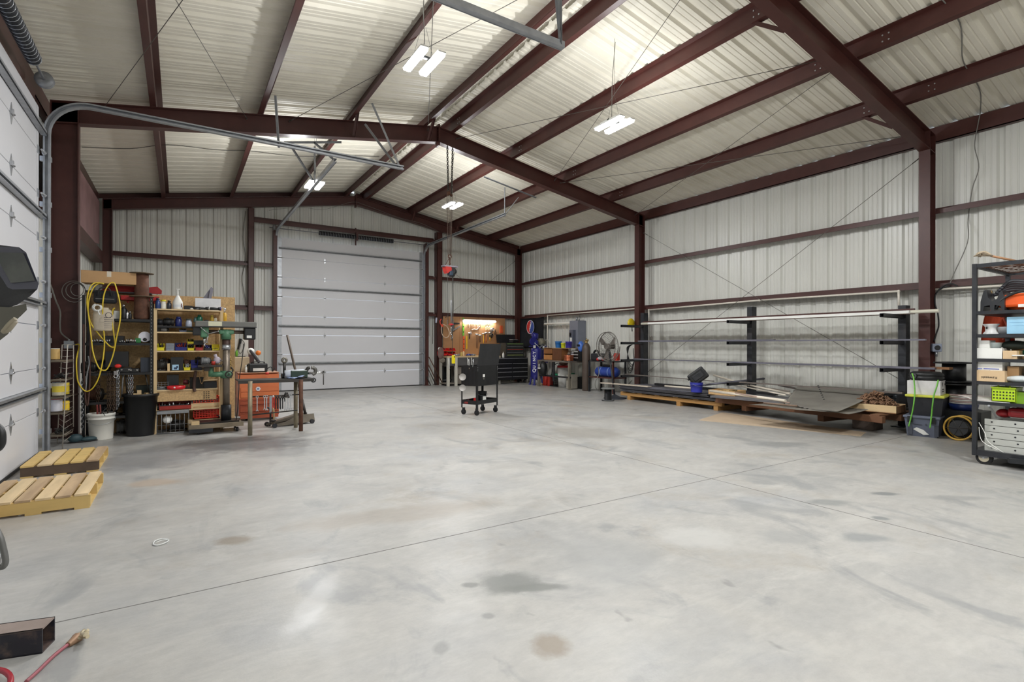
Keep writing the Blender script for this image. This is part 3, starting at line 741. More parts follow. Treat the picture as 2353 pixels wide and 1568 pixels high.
# red tray on the middle of the rack wall
c, w, h = shelf_pack(278, 366, 681, 692, YS+.25)
s = B(); s.b2(-w/2, -.09, 0, w/2, .09, .006); 
for a in ((-w/2, -.09, w/2, -.085), (-w/2, .085, w/2, .09), (-w/2, -.09, -w/2+.005, .09), (w/2-.005, -.09, w/2, .09)): s.b2(a[0], a[1], 0, a[2], a[3], h)
for xx in (-w*.35, w*.35): s.b2(xx-.01, .085, -.02, xx+.01, .2, 0)
o = s.obj('hanging_tray', col(176, 30, 30, .4), None, c); tag(o, 'shallow red tray hung on the strand board left of rusty spool', 'tray')
# black tool bag and canvas sack
c, w, h = shelf_pack(216, 268, 668, 697, YS-.02)
t = thing('tool_bag', 'black fabric tool bag hanging at upper left of black rack', 'bag', c)
s = B(); s.box((0, 0, h/2), (w, .16, h), bev=.03); s.obj('body', mat('black_fabric', (26,28,32), .85, 0, .2, 14, bump=.3), t)
s = B(); s.curve([(-w*.3, -.09, h*.55), (-w*.2, -.11, h+.02), (w*.2, -.11, h+.02), (w*.3, -.09, h*.55)], .008, 6); s.obj('handle', black_plastic, t)
s = B(); s.b2(-w*.4, -.085, h*.3, w*.42, -.081, h*.34); s.obj('zip', cable_grey, t)
c, w, h = shelf_pack(213, 262, 708, 761, YS-.05)
t = thing('canvas_sack', 'cream canvas sack printed with dark writing hanging on the black rack', 'bag', c)
sack = mat('cream_canvas', (196,184,164), .85, 0, .08, 6, bump=.35, bscale=14)
B().lathe([(.001,0),(w*.47,.006),(w*.50,h*.1),(w*.50,h*.7),(w*.44,h*.88),(w*.24,h*.97),(w*.26,h*1.02)], n=20, M=Matrix.Diagonal((1,.55,1))).obj('body', sack, t)
s = B(); s.torus((-w*.25, -.1, h*1.0), .045, .013, 18, 8, M=rx(PI/2+.3), arc=5.2, a0=1.9); s.torus((-w*.23, -.12, h*.99), .038, .009, 18, 8, M=rx(PI/2)); s.curve([(-w*.2,-.12,h*.9),(-w*.15,-.13,h*.75),(-w*.1,-.14,h*.68)], .008, 6); s.obj('rope', white_plastic, t)
s = B(); random.seed(3)
for k in range(6): s.b2(.02, -.142+.0*k, h*.12+k*.028, .02+random.uniform(.07, .11), -.140, h*.12+k*.028+.008)
s.torus((.07, -.141, h*.68), .035, .005, 14, 5, M=rx(PI/2)); s.obj('printing', mat('faded_print', (96,90,92), .8), t)
# yellow extension cord looped over the hooks
yel = mat('yellow_cord', (214,186,52), .45, 0, .06, 10)
pts = [(152,793),(162,797),(172,803),(176,825),(177,865),(183,885),(197,899),(212,893),(226,870),(235,835),(240,790),(237,740),(236,700),(241,670),(252,652),(262,650),(268,665),(276,700),(276,735),(268,775),(260,815),(248,845),(238,851),(226,843),(214,810),(209,770),(203,720),(200,690),(206,662),(216,651),(228,650),(238,652)]
pts2 = [(238,652),(228,651),(214,662),(204,690),(203,720),(210,745),(225,765),(240,783),(255,797),(264,794),(262,770),(258,740),(259,715),(263,708)]
P = [PY(x, y, 9.12-.14+.02*math.sin(i*1.3)-( .10 if i < 2 else 0)) for i, (x, y) in enumerate(pts)]
Q = [PY(x, y, 9.12-.11+.02*math.cos(i*1.1)) for i, (x, y) in enumerate(pts2)]
# first turn: starts at the junction box on the frame column
J = Vector((-1.30, 9.40, PY(150, 792, 9.4).z))
P[0] = J+Vector((.07, -.02, 0)); P[1] = J+Vector((.12, -.08, -.01)); del P[2]
tag(B().curve(P+Q[1:], .0085, 8, 6).obj('extension_cord', yel), 'yellow extension cord hanging in long loops in front of the black rack', 'cord')
# junction box with grey cable on the frame column
t = thing('junction_box', 'galvanised junction box on the left frame column feeding the yellow cord', 'junction box', J)
s = B(); s.box((-.0, .0, 0), (.11, .06, .11), bev=.006); s.obj('box', zinc, t)
s = B(); s.box((0, -.033, 0), (.10, .006, .10)); s.cyl((-.02, -.035, .02), (-.02, -.042, .02), .018, 12); s.cyl((.02, -.035, -.02), (.02, -.042, -.02), .018, 12); s.obj('cover', galv, t)
s = B(); s.cyl((.055, 0, 0), (.09, -.01, 0), .014, 10); s.cyl((0, 0, .055), (0, 0, .075), .014, 10); s.obj('cable_clamp', zinc, t)
wire('grey armoured cable curving down beside the frame column to the junction box', [PY(108,636,9.0), PY(118,660,9.1), PY(128,690,9.2), PY(138,715,9.35), PY(138,745,9.38), PY(141,765,9.39), J+Vector((0,0,.07))], .010, cable_grey, 'cable', 'cable')
s = B()
for k, (a, b_) in enumerate(((.13,.11),(.105,.085),(.07,.065))):
    cc = PY(170+4*k, 670-2*k, 9.43); s.tube([cc+Vector((a*math.cos(q)*1.0, -.012*k, b_*1.35*math.sin(q))) for q in [2*PI*i/28 for i in range(28)]], .0045, 6, True)
tag(s.obj('wire_coil', cable_grey), 'grey wire coil hanging on the frame column left of the cardboard box', 'wire coil')

# hanging chains, straps and tools on the black rack
def hang_chain(px, y0, y1, Y, n, m, label, link=.045, wire_=.006, dx=.022, grp=None):
    s = B()
    for k in range(n):
        a, b_ = PY(px, y0, Y), PY(px, y1-6*(k % 3), Y); off = Vector(((k-(n-1)/2)*dx, -.012*(k % 2), 0))
        s.chain(a+off, b_+off, link, wire_)
    return tag(s.obj('hanging_chain', m), label, 'chain', grp)
bchain = mat('brown_chain', (74,58,46), .6, .5, .2, 12); schain = mat('shiny_chain', (150,152,156), .25, .9, .1, 12)
hang_chain(257, 858, 948, YS-.05, 5, bchain, 'bundle of brown rusty chain hanging in front of black rack above white bucket', .05, .007)
hang_chain(271, 850, 940, YS-.06, 2, schain, 'shiny steel chain hanging under the red hook on black rack', .04, .005, .02)
hang_chain(189, 870, 990, YS-.04, 1, schain, 'long thin steel chain hanging at the left post of black rack', .05, .006)
hang_chain(226, 852, 925, YS+.05, 2, bchain, 'dark chain hanging behind the yellow cord above the bucket', .05, .006)
hang_chain(300, 862, 915, YS-.02, 3, schain, 'short cluster of silver chain hanging above the black trash can', .04, .005)
def strap(pxs, Y, r, m, label, name='strap', cat='strap'):
    return tag(B().curve([PY(x, y, Y+.01*math.sin(i)) for i, (x, y) in enumerate(pxs)], r, 8, 5).obj(name, m), label, cat)
brown = mat('brown_rubber', (78,52,44), .65)
strap([(192,745),(193,820),(194,880),(197,920),(200,932),(203,920),(206,880),(207,820),(208,750)], YS-.06, .011, brown, 'brown rubber strap hanging in a long loop left of the yellow cord')
strap([(203,818),(205,835),(200,860),(198,885),(197,900)], YS-.08, .008, galv_dull, 'grey wire rope hanging at left of black rack', 'wire_rope', 'rope')
strap([(223,930),(224,950),(223,970)], YS-.03, .012, col(120,52,48,.7), 'faded red strap hanging behind the white bucket')
strap([(230,930),(231,950),(230,972)], YS-.03, .010, col(136,70,62,.7), 'pink-red strap hanging just right of the faded red strap')
s = B(); c = PY(271, 841, YS-.07); s.ball((0,0,0), .034, 8, (1.2,.6,.8)); o = s.obj('handle', col(206,40,32,.4), None, c); tag(o, 'bright red plastic handle hooked on the black rack shelf', 'handle')
s = B(); c = PY(266, 857, YS-.07); s.box((0,0,0), (.05,.02,.06), bev=.008); s.torus((.0,0,-.045), .022, .007, 14, 6, M=rx(PI/2)); o = s.obj('shackle', chrome, None, c); tag(o, 'bright chrome shackle hanging below the red handle', 'shackle')
# long tools standing in the rack
for (xa_, xb_, ya, yb, m, lab) in ((284,279,850,915,galv_dull,'grey steel bar leaning inside the black rack'), (288,293,850,915,dark_iron,'dark steel bar leaning beside the grey bar in black rack'), (303,302,862,918,rust,'rusty rod standing in the black rack above trash can'), (333,346,853,920,dark_iron,'dark rod slanting to the right post of black rack')):
    tag(B().cyl(PY(xa_, ya, YS+.05), PY(xb_, yb, YS+.05), .009, 8).obj('steel_bar', m), lab, 'bar')
# small goods on the rack shelves
z1, z2, z3, z4 = rack_z[:4]
def at(px, z, Y=YS, dy=.12): p = PY(px, 800, Y); return Vector((p.x, Y+dy, z))
bottle(at(283, z1, YS, .08), .075, .21, black_plastic, chrome, 'black spray can at left end of black rack shelf beside the spool')
bottle(at(292, z1, YS, .06), .04, .13, chrome, black_plastic, 'slim silver bottle beside black spray can on rack shelf')
bottle(at(298, z1, YS, .05), .04, .11, black_plastic, zinc, 'small black bottle left of rusty spool base')
carton(at(272, z1, YS, .2), .14, .12, .10, white_plastic, 'small white carton with coloured print behind the black spray can', .1, name='carton')
# angle grinder with white disc
t = thing('angle_grinder', 'angle grinder with pale round disc on black rack middle shelf', 'grinder', at(332, z2, YS, .1))
B().lathe([(.075, 0), (.075, .004)], (0, -.02, .09), 24, rx(PI/2)).obj('disc', col(214,214,222,.5), t)
B().cyl((-.0, .0, .04), (.11, .02, .03), .028, 12).ball((0, 0, .05), .035, 8).obj('body', black_plastic, t)
B().cyl((.0, -.01, .10), (.04, .0, .15), .014, 8).obj('side_handle', rubber, t)
tag(B().box((0,0,.035), (.07,.07,.07), bev=.008).obj('green_block', col(40,116,60,.5), None, at(316, z2, YS, .1)), 'small green box left of the grinder on black rack', 'box')
random.seed(11)
smalls = [(222,'socket rail with silver sockets at left of middle shelf on black rack'),(240,'row of chrome sockets behind the yellow cord on middle rack shelf'),(285,'silver socket set near centre of the middle rack shelf'),(300,'shiny wrench heap left of green box on middle rack shelf')]
for px_, lab in smalls:
    t = thing('socket_rail', lab, 'sockets', at(px_, z2, YS, .06)); B().b2(-.06, -.015, 0, .06, .015, .008).obj('rail', black_plastic, t)
    for k in range(5): B().cyl((-.05+.025*k, 0, .008), (-.05+.025*k, 0, .03+.03*random.random()), .010, 10).obj('socket', chrome, t)
carton(at(258, z2-.0, YS, .2), .24, .10, .2, black_plastic, 'flat black case on middle shelf of black rack behind the cord', 0, name='tool_case', cat='case')
carton(PY(270, 830, YS+.15)+Vector((0,0,-.08)), .26, .22, .15, black_plastic, 'black case with red trim hanging under middle shelf of black rack', 0, name='tool_case', cat='case')
carton(at(340, z3, YS, .14), .18, .21, .2, col(40,46,56,.6), 'dark slate box at right end of lower black rack shelf', 0, name='storage_box')
for px_, w_, h_, lab in ((288,.14,.07,'long black tool case on lower shelf of black rack'),(308,.12,.055,'black tool case with silver latches beside long one on black rack')):
    t = thing('tool_case', lab, 'case', at(px_, z3, YS, .08)); B().box((0,0,h_/2), (w_, .14, h_), bev=.01).obj('body', black_plastic, t)
    for k in (-1, 1): B().box((k*w_*.3, -.072, h_*.6), (.02, .006, .02)).obj('latch', chrome, t)
for k, (px_, hh) in enumerate(((311,.10),(319,.14),(328,.08),(338,.10))):
    tag(B().box((0,0,hh/2), (.05, .09, hh), rot=.1*k).obj('wood_offcut', pine, None, at(px_, z4, YS, .08)), ('short pale wood offcut nearest the silver chains','tallest pale wood offcut in black rack','low pale wood offcut in black rack','pale wood offcut beside right post of black rack')[k], 'wood block')
carton(at(336, z4, YS, .25), .26, .2, .1, col(36,46,42,.7), 'dark green case behind the wood offcuts in black rack', 0, name='tool_case', cat='case')
# clutter on the lower rack shelf and the floor
def machine(loc, w, h, m, label, seed=1, name='machine_part', cat='machine part'):
    """motor-like lump: finned barrel on a foot with end bell, shaft and lug"""
    t = thing(name, label, cat, loc, random.Random(seed).uniform(-.3, .3)); r = min(w*.36, h*.42)
    s = B(); s.cyl((-w*.38, 0, h*.5), (w*.22, 0, h*.5), r, 18)
    for k in range(5): s.cyl((-w*.34+k*w*.12, 0, h*.5), (-w*.31+k*w*.12, 0, h*.5), r*1.1, 18)
    s.obj('barrel', m, t)
    B().box((0, 0, h*.05), (w*.8, r*1.5, h*.1), bev=.004).box((-w*.2, 0, h*.14), (w*.1, r*1.2, h*.2)).box((w*.12, 0, h*.14), (w*.1, r*1.2, h*.2)).obj('foot', dark_iron, t)
    B().lathe([(r, 0), (r*.9, w*.1), (r*.4, w*.16), (r*.15, w*.17), (r*.15, w*.26)], (w*.22, 0, h*.5), 16, ry(PI/2)).obj('end_bell', dark_iron, t)
    B().box((-w*.1, 0, h*.5+r*1.05), (w*.22, r*.8, r*.35), bev=.004).obj('terminal_box', black_plastic, t)
    return t
machine(at(200, z3, YS, .15), .2, .16, dark_iron, 'dark electric motor on lower left shelf of the black rack', 2)
machine(at(235, z3, YS, .2), .22, .18, black_steel, 'black machine part behind the yellow cord on lower rack shelf', 3)
machine(at(215, z4, YS, .2), .26, .2, rust, 'rusty machine part on the lowest left shelf of black rack', 4)
machine(at(245, .30, YS, .2), .3, .22, black_steel, 'black motor low in the rack behind the bucket', 5)
machine(PZ(283, 1000)+Vector((0,.2,0)), .25, .2, galv_dull, 'grey winch on the floor between bucket and trash can', 6, 'winch', 'winch')
machine(at(300, .30, YS, .2), .24, .2, dark_iron, 'dark winch motor low in the rack beside the trash can', 7)

# white bucket
def bucket(loc, r, h, m, label, lidm=None, handle=True, cap=False, name='bucket', hm=None):
    t = thing(name, label, 'bucket', loc)
    B().lathe([(.001,0),(r*.86,0),(r*.87,.01),(r*.97,h*.78),(r*1.05,h*.785),(r*1.05,h*.80),(r*.99,h*.81),(r*1.0,h*.9),(r*1.06,h*.905),(r*1.06,h*.985),(r*1.03,h),(r*.97,h),(r*.96,h*.97),(r*.84,.012),(.001,.012)], n=36, caps=False).obj('body', m, t)
    if handle:
        B().curve([(-r*1.03,0,h*.88),(-r*1.0,-r*.7,h*.72),(0,-r*1.22,h*.60),(r*1.0,-r*.7,h*.72),(r*1.03,0,h*.88)], .0025, 6).obj('handle', hm or galv, t)
    if cap: B().lathe([(.001,h*1.0),(r*.96,h*1.0),(r*1.09,h*1.0),(r*1.09,h*1.03),(r*.9,h*1.04),(.001,h*1.04)], n=36, caps=False).obj('lid', lidm or m, t)
    return t
p = PZ(230, 1012); b0 = bucket((p.x, p.y+.12, 0), .15, .36, mat('bucket_white', (222,220,212), .4, 0, .03, 5, dirt=.2, dcol=(190,180,160)), 'white plastic bucket standing in front of the black rack')
B().curve([(-.02,-.02,.3),(.01,-.04,.37),(.03,-.16,.385),(.06,-.2,.34)], .004, 6).curve([(.01,-.04,.37),(.08,.02,.45)], .006, 6).obj('tool_handle', black_plastic, b0)
# black trash can
p = PZ(322, 1004); r = .21
t = thing('trash_can', 'black ribbed plastic trash can beside the wooden rack', 'trash can', (p.x, p.y+.19, 0))
B().lathe([(.001,0),(.165,0),(.17,.015),(.205,.56),(.22,.562),(.225,.60),(.212,.60),(.205,.585),(.16,.02),(.001,.02)], n=40, caps=False).obj('body', black_plastic, t)
# dark blue-green boots and debris near the wire rack
p = PZ(185, 1018)
t = thing('rubber_boot', 'dark teal rubber boot lying on the floor left of the white bucket', 'boot', (p.x, p.y+.06, 0), .3)
teal = mat('teal_rubber', (42,66,72), .55)
B().ball((-.06, 0, .06), .07, 10, (1.1,.7,.85)).ball((.08, 0, .035), .06, 10, (1.6,.75,.55)).obj('upper', teal, t)
B().ball((.03, 0, .012), .1, 10, (1.7,.5,.12)).obj('sole', rubber, t)
t = thing('hand_pump', 'brown worn floor pump leaning on the left column above the boot', 'pump', (PZ(160,1005).x, 9.25, 0))
s = B(); a_, b_ = PY(160, 1003, 9.2)-Vector(t.location), PY(140, 925, 9.3)-Vector(t.location); s.cyl(a_, b_, .012, 8); a2, b2_ = PY(168, 1003, 9.2)-Vector(t.location), PY(152, 925, 9.3)-Vector(t.location); s.cyl(a2, b2_, .012, 8); s.obj('legs', mat('brown_iron', (70,52,44), .6, .3), t)
c_ = PY(147, 915, 9.28)-Vector(t.location); B().box(c_, (.12,.1,.14), rot=.3, bev=.015).obj('head', dark_iron, t)
B().cyl(c_, PY(180, 905, 9.2)-Vector(t.location), .013, 8).obj('handle', mat('brown_iron', (70,52,44), .6, .3), t)

# white wire display rack with pots beside the left door track
def wire_rack():
    wr = mat('wire_white', (178,170,158), .5, .1)
    X0, X1 = -1.41, -1.17; Y0_, Y1_ = 8.45, 8.95
    t = thing('wire_rack', 'tall narrow wire display rack standing between left door track and frame column', 'wire rack', (0, 0, 0))
    s = B()
    top = 1.30
    for (x, y) in ((-1.23, 8.45), (-1.36, 8.98)): s.cyl((x, y, 0), (x+.04, y+.05, top), .006, 6)
    s.cyl((-1.20, 9.0, .2), (-1.20, 9.0, top), .006, 6)
    s.cyl((-1.32, 9.03, top), (-1.19, 8.5, top), .005, 6); s.cyl((-1.19, 8.5, top), (-1.2, 9.0, top), .005, 6); s.cyl((-1.32, 9.03, top), (-1.2, 9.0, top), .005, 6); s.obj('frame', wr, t)
    for i in range(16):
        z = .1+.075*i; B().cyl((-1.21, 8.48, z), (-1.20, 9.0, z), .0028, 5).cyl((-1.34, 8.97, z), (-1.22, 8.5, z), .0028, 5).obj('rung', wr, t)
    for z in (.16, .44, .64, .86, 1.10):
        s = B(); s.tube([(-1.40, 8.55, z), (-1.22, 8.52, z), (-1.18, 8.75, z+.0), (-1.20, 8.98, z), (-1.38, 8.98, z)], .006, 6); s.b2(-1.40, 8.55, z-.02, -1.21, 8.97, z-.014); s.obj('tray', mat('worn_shelf', (120,108,92), .7, 0, .2), t)
    return t
wire_rack()
can((-1.30, 8.66, .655), .13, .17, col(206,196,168,.5), zinc, 'paint can with yellow label on the middle tray of the wire rack', band=col(222,196,60,.5), name='paint_can')
can((-1.27, 8.82, .655), .11, .16, col(214,188,50,.5), zinc, 'yellow paint can behind the cream one on the wire rack', name='paint_can')
can((-1.32, 8.66, .455), .12, .16, col(216,214,220,.5), col(196,40,44,.5), 'white tub with red lid low on the wire rack', name='paint_tub', cat='tub')
can((-1.24, 8.72, .455), .08, .12, col(226,190,44,.5), col(226,190,44,.5), 'small yellow tub beside the red-lidded tub on wire rack', name='paint_tub', cat='tub')
can((-1.33, 8.62, 1.115), .10, .14, col(196,160,96,.6), white_plastic, 'tan tub on top tray of the wire rack', name='paint_tub', cat='tub')
for k, z in enumerate((.87, .17)):
    s = B(); random.seed(k)
    for i in range(14): s.cyl((-1.36+random.random()*.14, 8.6+random.random()*.3, z+.004), (-1.36+random.random()*.14, 8.6+random.random()*.3, z+.02+random.random()*.05), .009, 6)
    tag(s.obj('tool_heap', dark_iron), ('heap of worn small tools on upper middle tray of wire rack', 'heap of worn small tools on lowest tray of wire rack')[k], 'tools', kind='stuff')

# ---------------------------------------------------------------- wooden rack
WX0, WX1 = PY(353, 800, YS).x, PY(513, 800, YS).x
t = thing('wooden_rack', 'pale pine rack of seven shelves loaded with bins, bottles and tools', 'shelf rack', (0, 0, 0))
ztw = PY(430, 711, YS).z
for x in (WX0, WX1-.04):
    for y in (YS, YS+.36): B().b2(x, y, 0.0 if y > YS or x > 0 else .0, x+.04, y+.04, ztw-.0).obj('post', pine, t)
wz = {}
for k, (ya, x1p) in {1: (711, 513), 2: (762, 449), 3: (806, 505), 4: (853, 465), 5: (897, 500), 6: (943, 508)}.items():
    xl_ = 360 if k != 6 else 374
    z = PY(xl_, ya, YS).z if k not in (1,) else PY(430, 711, YS).z
    wz[k] = z; x1 = WX1 if k == 1 else (PY(x1p, 800, YS).x)
    B().b2(WX0 if k == 1 else WX0+.04, YS+.0, z-.019, min(x1, WX1-.04) if k > 1 else x1, YS+.38, z).obj('shelf', pine_x, t)
# narrow strand-board strips closing the back under the lower shelves
B().b2(WX0+.04, YS+.0+.012, wz[5]-.17, WX1-.09, YS+.02, wz[5]-.02).obj('front_board', osb_m, t)
# stencilled marks on that board
s = B()
for i in range(3):
    for j in range(4): s.b2(.30+i*.03, YS+.008, wz[5]-.15+j*.03, .32+i*.03, YS+.011, wz[5]-.135+j*.03)
s.obj('stencil_mark', mat('stencil_ink', (70,58,44), .8), t)
def W(px, k, dy=.10): p = PY(px, 800, YS); return Vector((p.x, YS+dy, wz[k]))
pw = lambda a, b_: abs(PY(b_, 800, YS).x-PY(a, 800, YS).x)
bottle(W(362,1), pw(355,368), .16, col(44,66,120,.25), col(52,54,66,.4), 'blue bottle at left end of the wooden rack top', neck=.5)
bottle(W(375,1), pw(369,382), .135, col(226,222,210,.4), col(222,204,40,.4), 'white bottle with fat yellow cap on wooden rack top', neck=.8, sh=.55)
bottle(W(388,1), pw(382,394), .13, col(36,38,48,.3), black_plastic, 'dark bottle between yellow-capped bottle and the funnel jug', neck=.5)
# large white jug with funnel top
t = thing('funnel_jug', 'large white jug with long funnel spout on top of wooden rack', 'jug', W(408,1))
r = pw(396,422)/2*.92
B().lathe([(r*.95,0),(r,.01),(r,.105),(r*.98,.11),(r*.95,.12),(r*.4,.19),(r*.2,.215)], n=28).obj('body', white_plastic, t)
B().lathe([(r*.26,.20),(r*.17,.25),(r*.12,.285),(r*.12,.30)], n=16).box((.006, 0, .305), (.045, .02, .012)).obj('spout', white_plastic, t)
B().box((r*.75, -r*.72, .06), (.012, .008, .055)).obj('handle_slot', col(90,40,36,.6), t)
B().lathe([(r*1.01,.03),(r*1.01,.07)], n=24, caps=False).obj('label_band', col(206,210,214,.5), t)
tag(B().box((0,0,.03), (.11,.1,.06), bev=.006).box((0,-.052,.03), (.09,.004,.04)).obj('black_box', black_plastic, None, W(433,1)), 'small black box between funnel jug and white box', 'box')
c = W(479,1,.22); carton(c, pw(449,509), .19, .14, col(214,214,216,.45), 'white box standing at right end of wooden rack top', 0, name='white_box')
tag(B().box((.0,0,.05), (.006,.12,.2), rot=ry(.12)).prism([(-.09,0),(.03,.0),(.06,.17),(.03,.2)], .0, .02).obj('saw_blade', mat('blade_steel',(120,118,128),.35,.6), None, c+Vector((.02,.12,.19))), 'grey triangular blade sticking up behind the white box', 'blade')
def torch(loc, L_, r, label, lensm):
    t = thing('flashlight', label, 'flashlight', loc, -.1)
    B().cyl((-L_/2, 0, r), (L_*.25, 0, r), r*.75, 14).cyl((L_*.25, 0, r), (L_*.42, 0, r), r*.75, 14, r2=r).obj('body', black_plastic, t)
    B().cyl((L_*.42, 0, r), (L_*.5, 0, r), r*1.05, 16).obj('head_ring', lensm, t); return t
torch(W(463,1,.05), .22, .028, 'black flashlight with silver head lying before the white box', zinc)
torch(W(494,1,.05), .17, .028, 'black flashlight with purple ring lying right of the other flashlight', col(70,50,120,.3))
torch(W(452,1,.03), .10, .016, 'tiny black flashlight at left corner of white box', black_plastic)
tag(B().ball((0,0,.012), .03, 8, (1.2,1,.5)).obj('white_pad', white_plastic, None, W(442,1,.05)), 'small white pad lying left of the white box', 'pad')
# second row, on a rail in the middle (boards carrying bottles)
zr2 = PY(400, 748, YS).z
tw = bpy.data.objects['wooden_rack']
B().b2(WX0+.04, YS+.02, zr2-.03, PY(449,800,YS).x, YS+.36, zr2-.012).obj('shelf', black_steel, tw)
def W2(px, dy=.14): p = PY(px, 800, YS); return Vector((p.x, YS+dy, zr2-.012))
bottle(W2(410), pw(402,418), .15, col(22,34,96,.3), col(22,34,96,.4), 'deep blue jug under the top shelf of wooden rack', neck=.55, name='jug', cat='jug', sh=.7)
machine(W2(388), .18, .13, black_plastic, 'dark blue-black power tool under the bottles of wooden rack', 9, 'power_tool', 'power tool')
machine(W2(368), .12, .12, black_steel, 'black power tool at left end under the wooden rack top', 10, 'power_tool', 'power tool')
bottle(W2(434), pw(426,441), .12, col(176,184,200,.25), col(74,78,70,.5), 'clear jar half full of white powder in wooden rack', neck=.8, name='jar', cat='jar', sh=.6)
zb2 = PY(470, 740, YS-.0).z
B().b2(PY(449,800,YS).x, YS+.1, zb2-.012, WX1-.04, YS+.36, zb2).obj('shelf', pine_x, tw)
def W3(px, dy=.14): p = PY(px, 800, YS); return Vector((p.x, YS+dy, zb2))
bottle(W3(459), pw(452,467), .115, col(16,92,70,.25), col(16,92,70,.4), 'green bottle under the white box in the wooden rack', neck=.5)
bottle(W3(449), pw(444,452), .08, col(60,90,90,.3), col(80,110,110,.4), 'small teal bottle left of the green bottle')
tag(B().box((0,0,.02), (.06,.06,.04), bev=.008).obj('black_box', black_plastic, None, W3(475)), 'tiny black box right of the green bottle', 'box')
bottle(W3(488), .05, .11, col(196,160,50,.4), col(206,190,80,.4), 'yellow can behind glass bottles in the wooden rack', neck=.6)
bottle(W3(496), .045, .09, col(206,200,180,.3), col(120,90,50,.4), 'pale glass bottle near right post of wooden rack', neck=.6)
c = PY(516, 738, 9.35); t = thing('propane_torch', 'yellow gas torch cylinder hanging right of the wooden rack', 'torch', c)
B().lathe([(.028,-.0),(.03,.005),(.03,.11),(.02,.13),(.01,.135)], n=16).obj('cylinder', col(206,160,44,.35), t)
B().cyl((0,0,.13),(0,0,.19),.010,8).ball((0,0,.19),.022,8).obj('valve', zinc, t); B().curve([(0,0,.19),(-.03,-.02,.22),(-.05,-.02,.19)], .006, 6).obj('burner_tube', chrome, t)
# third row
machine(W(378,2), .12, .07, galv_dull, 'grey vacuum pump on the half shelf of wooden rack', 12, 'pump', 'pump')
carton(W(372,2,.2), .16, .12, .16, col(70,70,68,.5), 'dark grey lidded tub on the half shelf of wooden rack', 0, name='tub', cat='tub')
bin_(W(420,2,.09), pw(412,429), .05, .12, col(90,100,130,.4), 'grey-blue tray of bits on half shelf of wooden rack', fill=dark_iron)
tag(B().box((0,0,.012), (.1,.08,.024), bev=.004).obj('green_box', col(30,60,46,.5), None, W(438,2,.08)), 'flat dark green box on half shelf beside the grey-blue tray', 'box')
# fourth row: coloured bins
yb, gb, bb, rb_ = col(222,208,36,.35), col(128,136,148,.45), col(28,36,120,.35), col(176,52,50,.4)
bin_(W(369,3), pw(360,378), .105, .17, yb, 'yellow bin at left end of the wooden rack bin row', fill=dark_iron)
t = thing('tray_stack', 'stack of grey-blue parts trays between two yellow bins on wooden rack', 'trays', W(391,3))
for k in range(4): B().b2(-pw(381,400)/2, -.08, .028*k, pw(381,400)/2, .08, .028*k+.024).obj('tray', gb, t)
bin_(W(416,3), pw(402,430), .115, .17, bb, 'blue and grey bin with a red lump inside, centre of bin row', fill=col(150,40,34,.5))
bin_(W(438.5,3), pw(431,447), .09, .17, yb, 'lower yellow bin at centre of the bin row', fill=dark_iron)
bin_(W(438.5,3)+Vector((0,.02,.10)), pw(431,447), .075, .15, yb, 'yellow bin stacked on the centre yellow bin', fill=black_plastic)
bin_(W(458,3), pw(449,467), .10, .17, rb_, 'red bin topped by a black case in the bin row', fill=black_plastic)
carton(W(456,3)+Vector((0,.0,.085)), .13, .07, .12, black_plastic, 'black case resting on the red bin', .08, name='tool_case', cat='case')
bin_(W(478,3), pw(470,487), .085, .17, col(44,34,40,.5), 'dark bin holding blue cord beside the red bin', fill=bb)
bin_(W(496,3), pw(488,505), .095, .17, yb, 'yellow bin with black scrawl at right end of bin row')
s = B(); c = W(496,3)
for i in range(4): s.cyl(c+Vector((-.03+.016*i, -.0875-.003, .02)), c+Vector((-.024+.016*i, -.0875-.003, .04)), .003, 5)
s.obj('scrawl', black_plastic, None); bpy.data.objects['scrawl'].parent = None
sc = bpy.data.objects['scrawl']; bn = [o for o in C.objects if o.name.startswith('storage_bin') and o.get('label','').startswith('yellow bin with black scrawl')][0]
bpy.context.view_layer.update(); sc.data.transform(Matrix.Translation(-Vector(bn.location))); sc.parent = bn
# metal bars poking out over the bins
tag(B().cyl(W(447,3,-.02)+Vector((0,0,.265)), W(467,3,-.02)+Vector((0,0,.24)), .007, 8).obj('steel_bar', chrome), 'bright chrome bar sticking out above the red bin', 'bar')
tag(B().cyl(W(472,3,-.02)+Vector((0,0,.22)), W(479,3,-.02)+Vector((0,0,.09)), .004, 6).obj('steel_bar', chrome), 'thin bright rod slanting into the dark bin', 'bar')
# fifth row
machine(W(373,4), .19, .17, dark_iron, 'dark gearbox at left end of fifth row in wooden rack', 20)
machine(W(380,4,.2), .2, .2, rust, 'rusty brown gearbox behind the dark gearbox in wooden rack', 21)
t = thing('black_carton', 'black carton with pale blue picture on the wooden rack', 'box', W(407,4))
B().box((0,0,.10), (.16,.14,.20), bev=.003).obj('body', black_plastic, t); B().b2(-.06,-.0735,.01,.02,-.071,.09).obj('picture', col(160,196,222,.5), t)
B().b2(-.04,-.0750,.02,-.0,-.0735,.05).b2(-.01,-.0750,.04,.012,-.0735,.07).obj('picture_detail', col(40,60,90,.5), t)
tag(B().box((0,0,.055), (.03,.05,.11)).obj('wood_offcut', pine, None, W(387.5,4,.02)), 'small pale wood block left of the black carton', 'wood block')
machine(W(430,4,.16), .12, .22, rust, 'rounded rusty drill head standing above the yellow bin', 23)
bin_(W(430,4), pw(422,438), .10, .16, yb, 'yellow bin of tools under the rounded drill head in wooden rack', fill=galv_dull)
bin_(W(447,4), pw(440,456), .155, .15, bb, 'blue bin right of the drill head in wooden rack')
bin_(W(452,4,.07), pw(441,465), .075, .1, col(52,54,66,.5), 'dark grey bin in front of the blue bin in wooden rack')
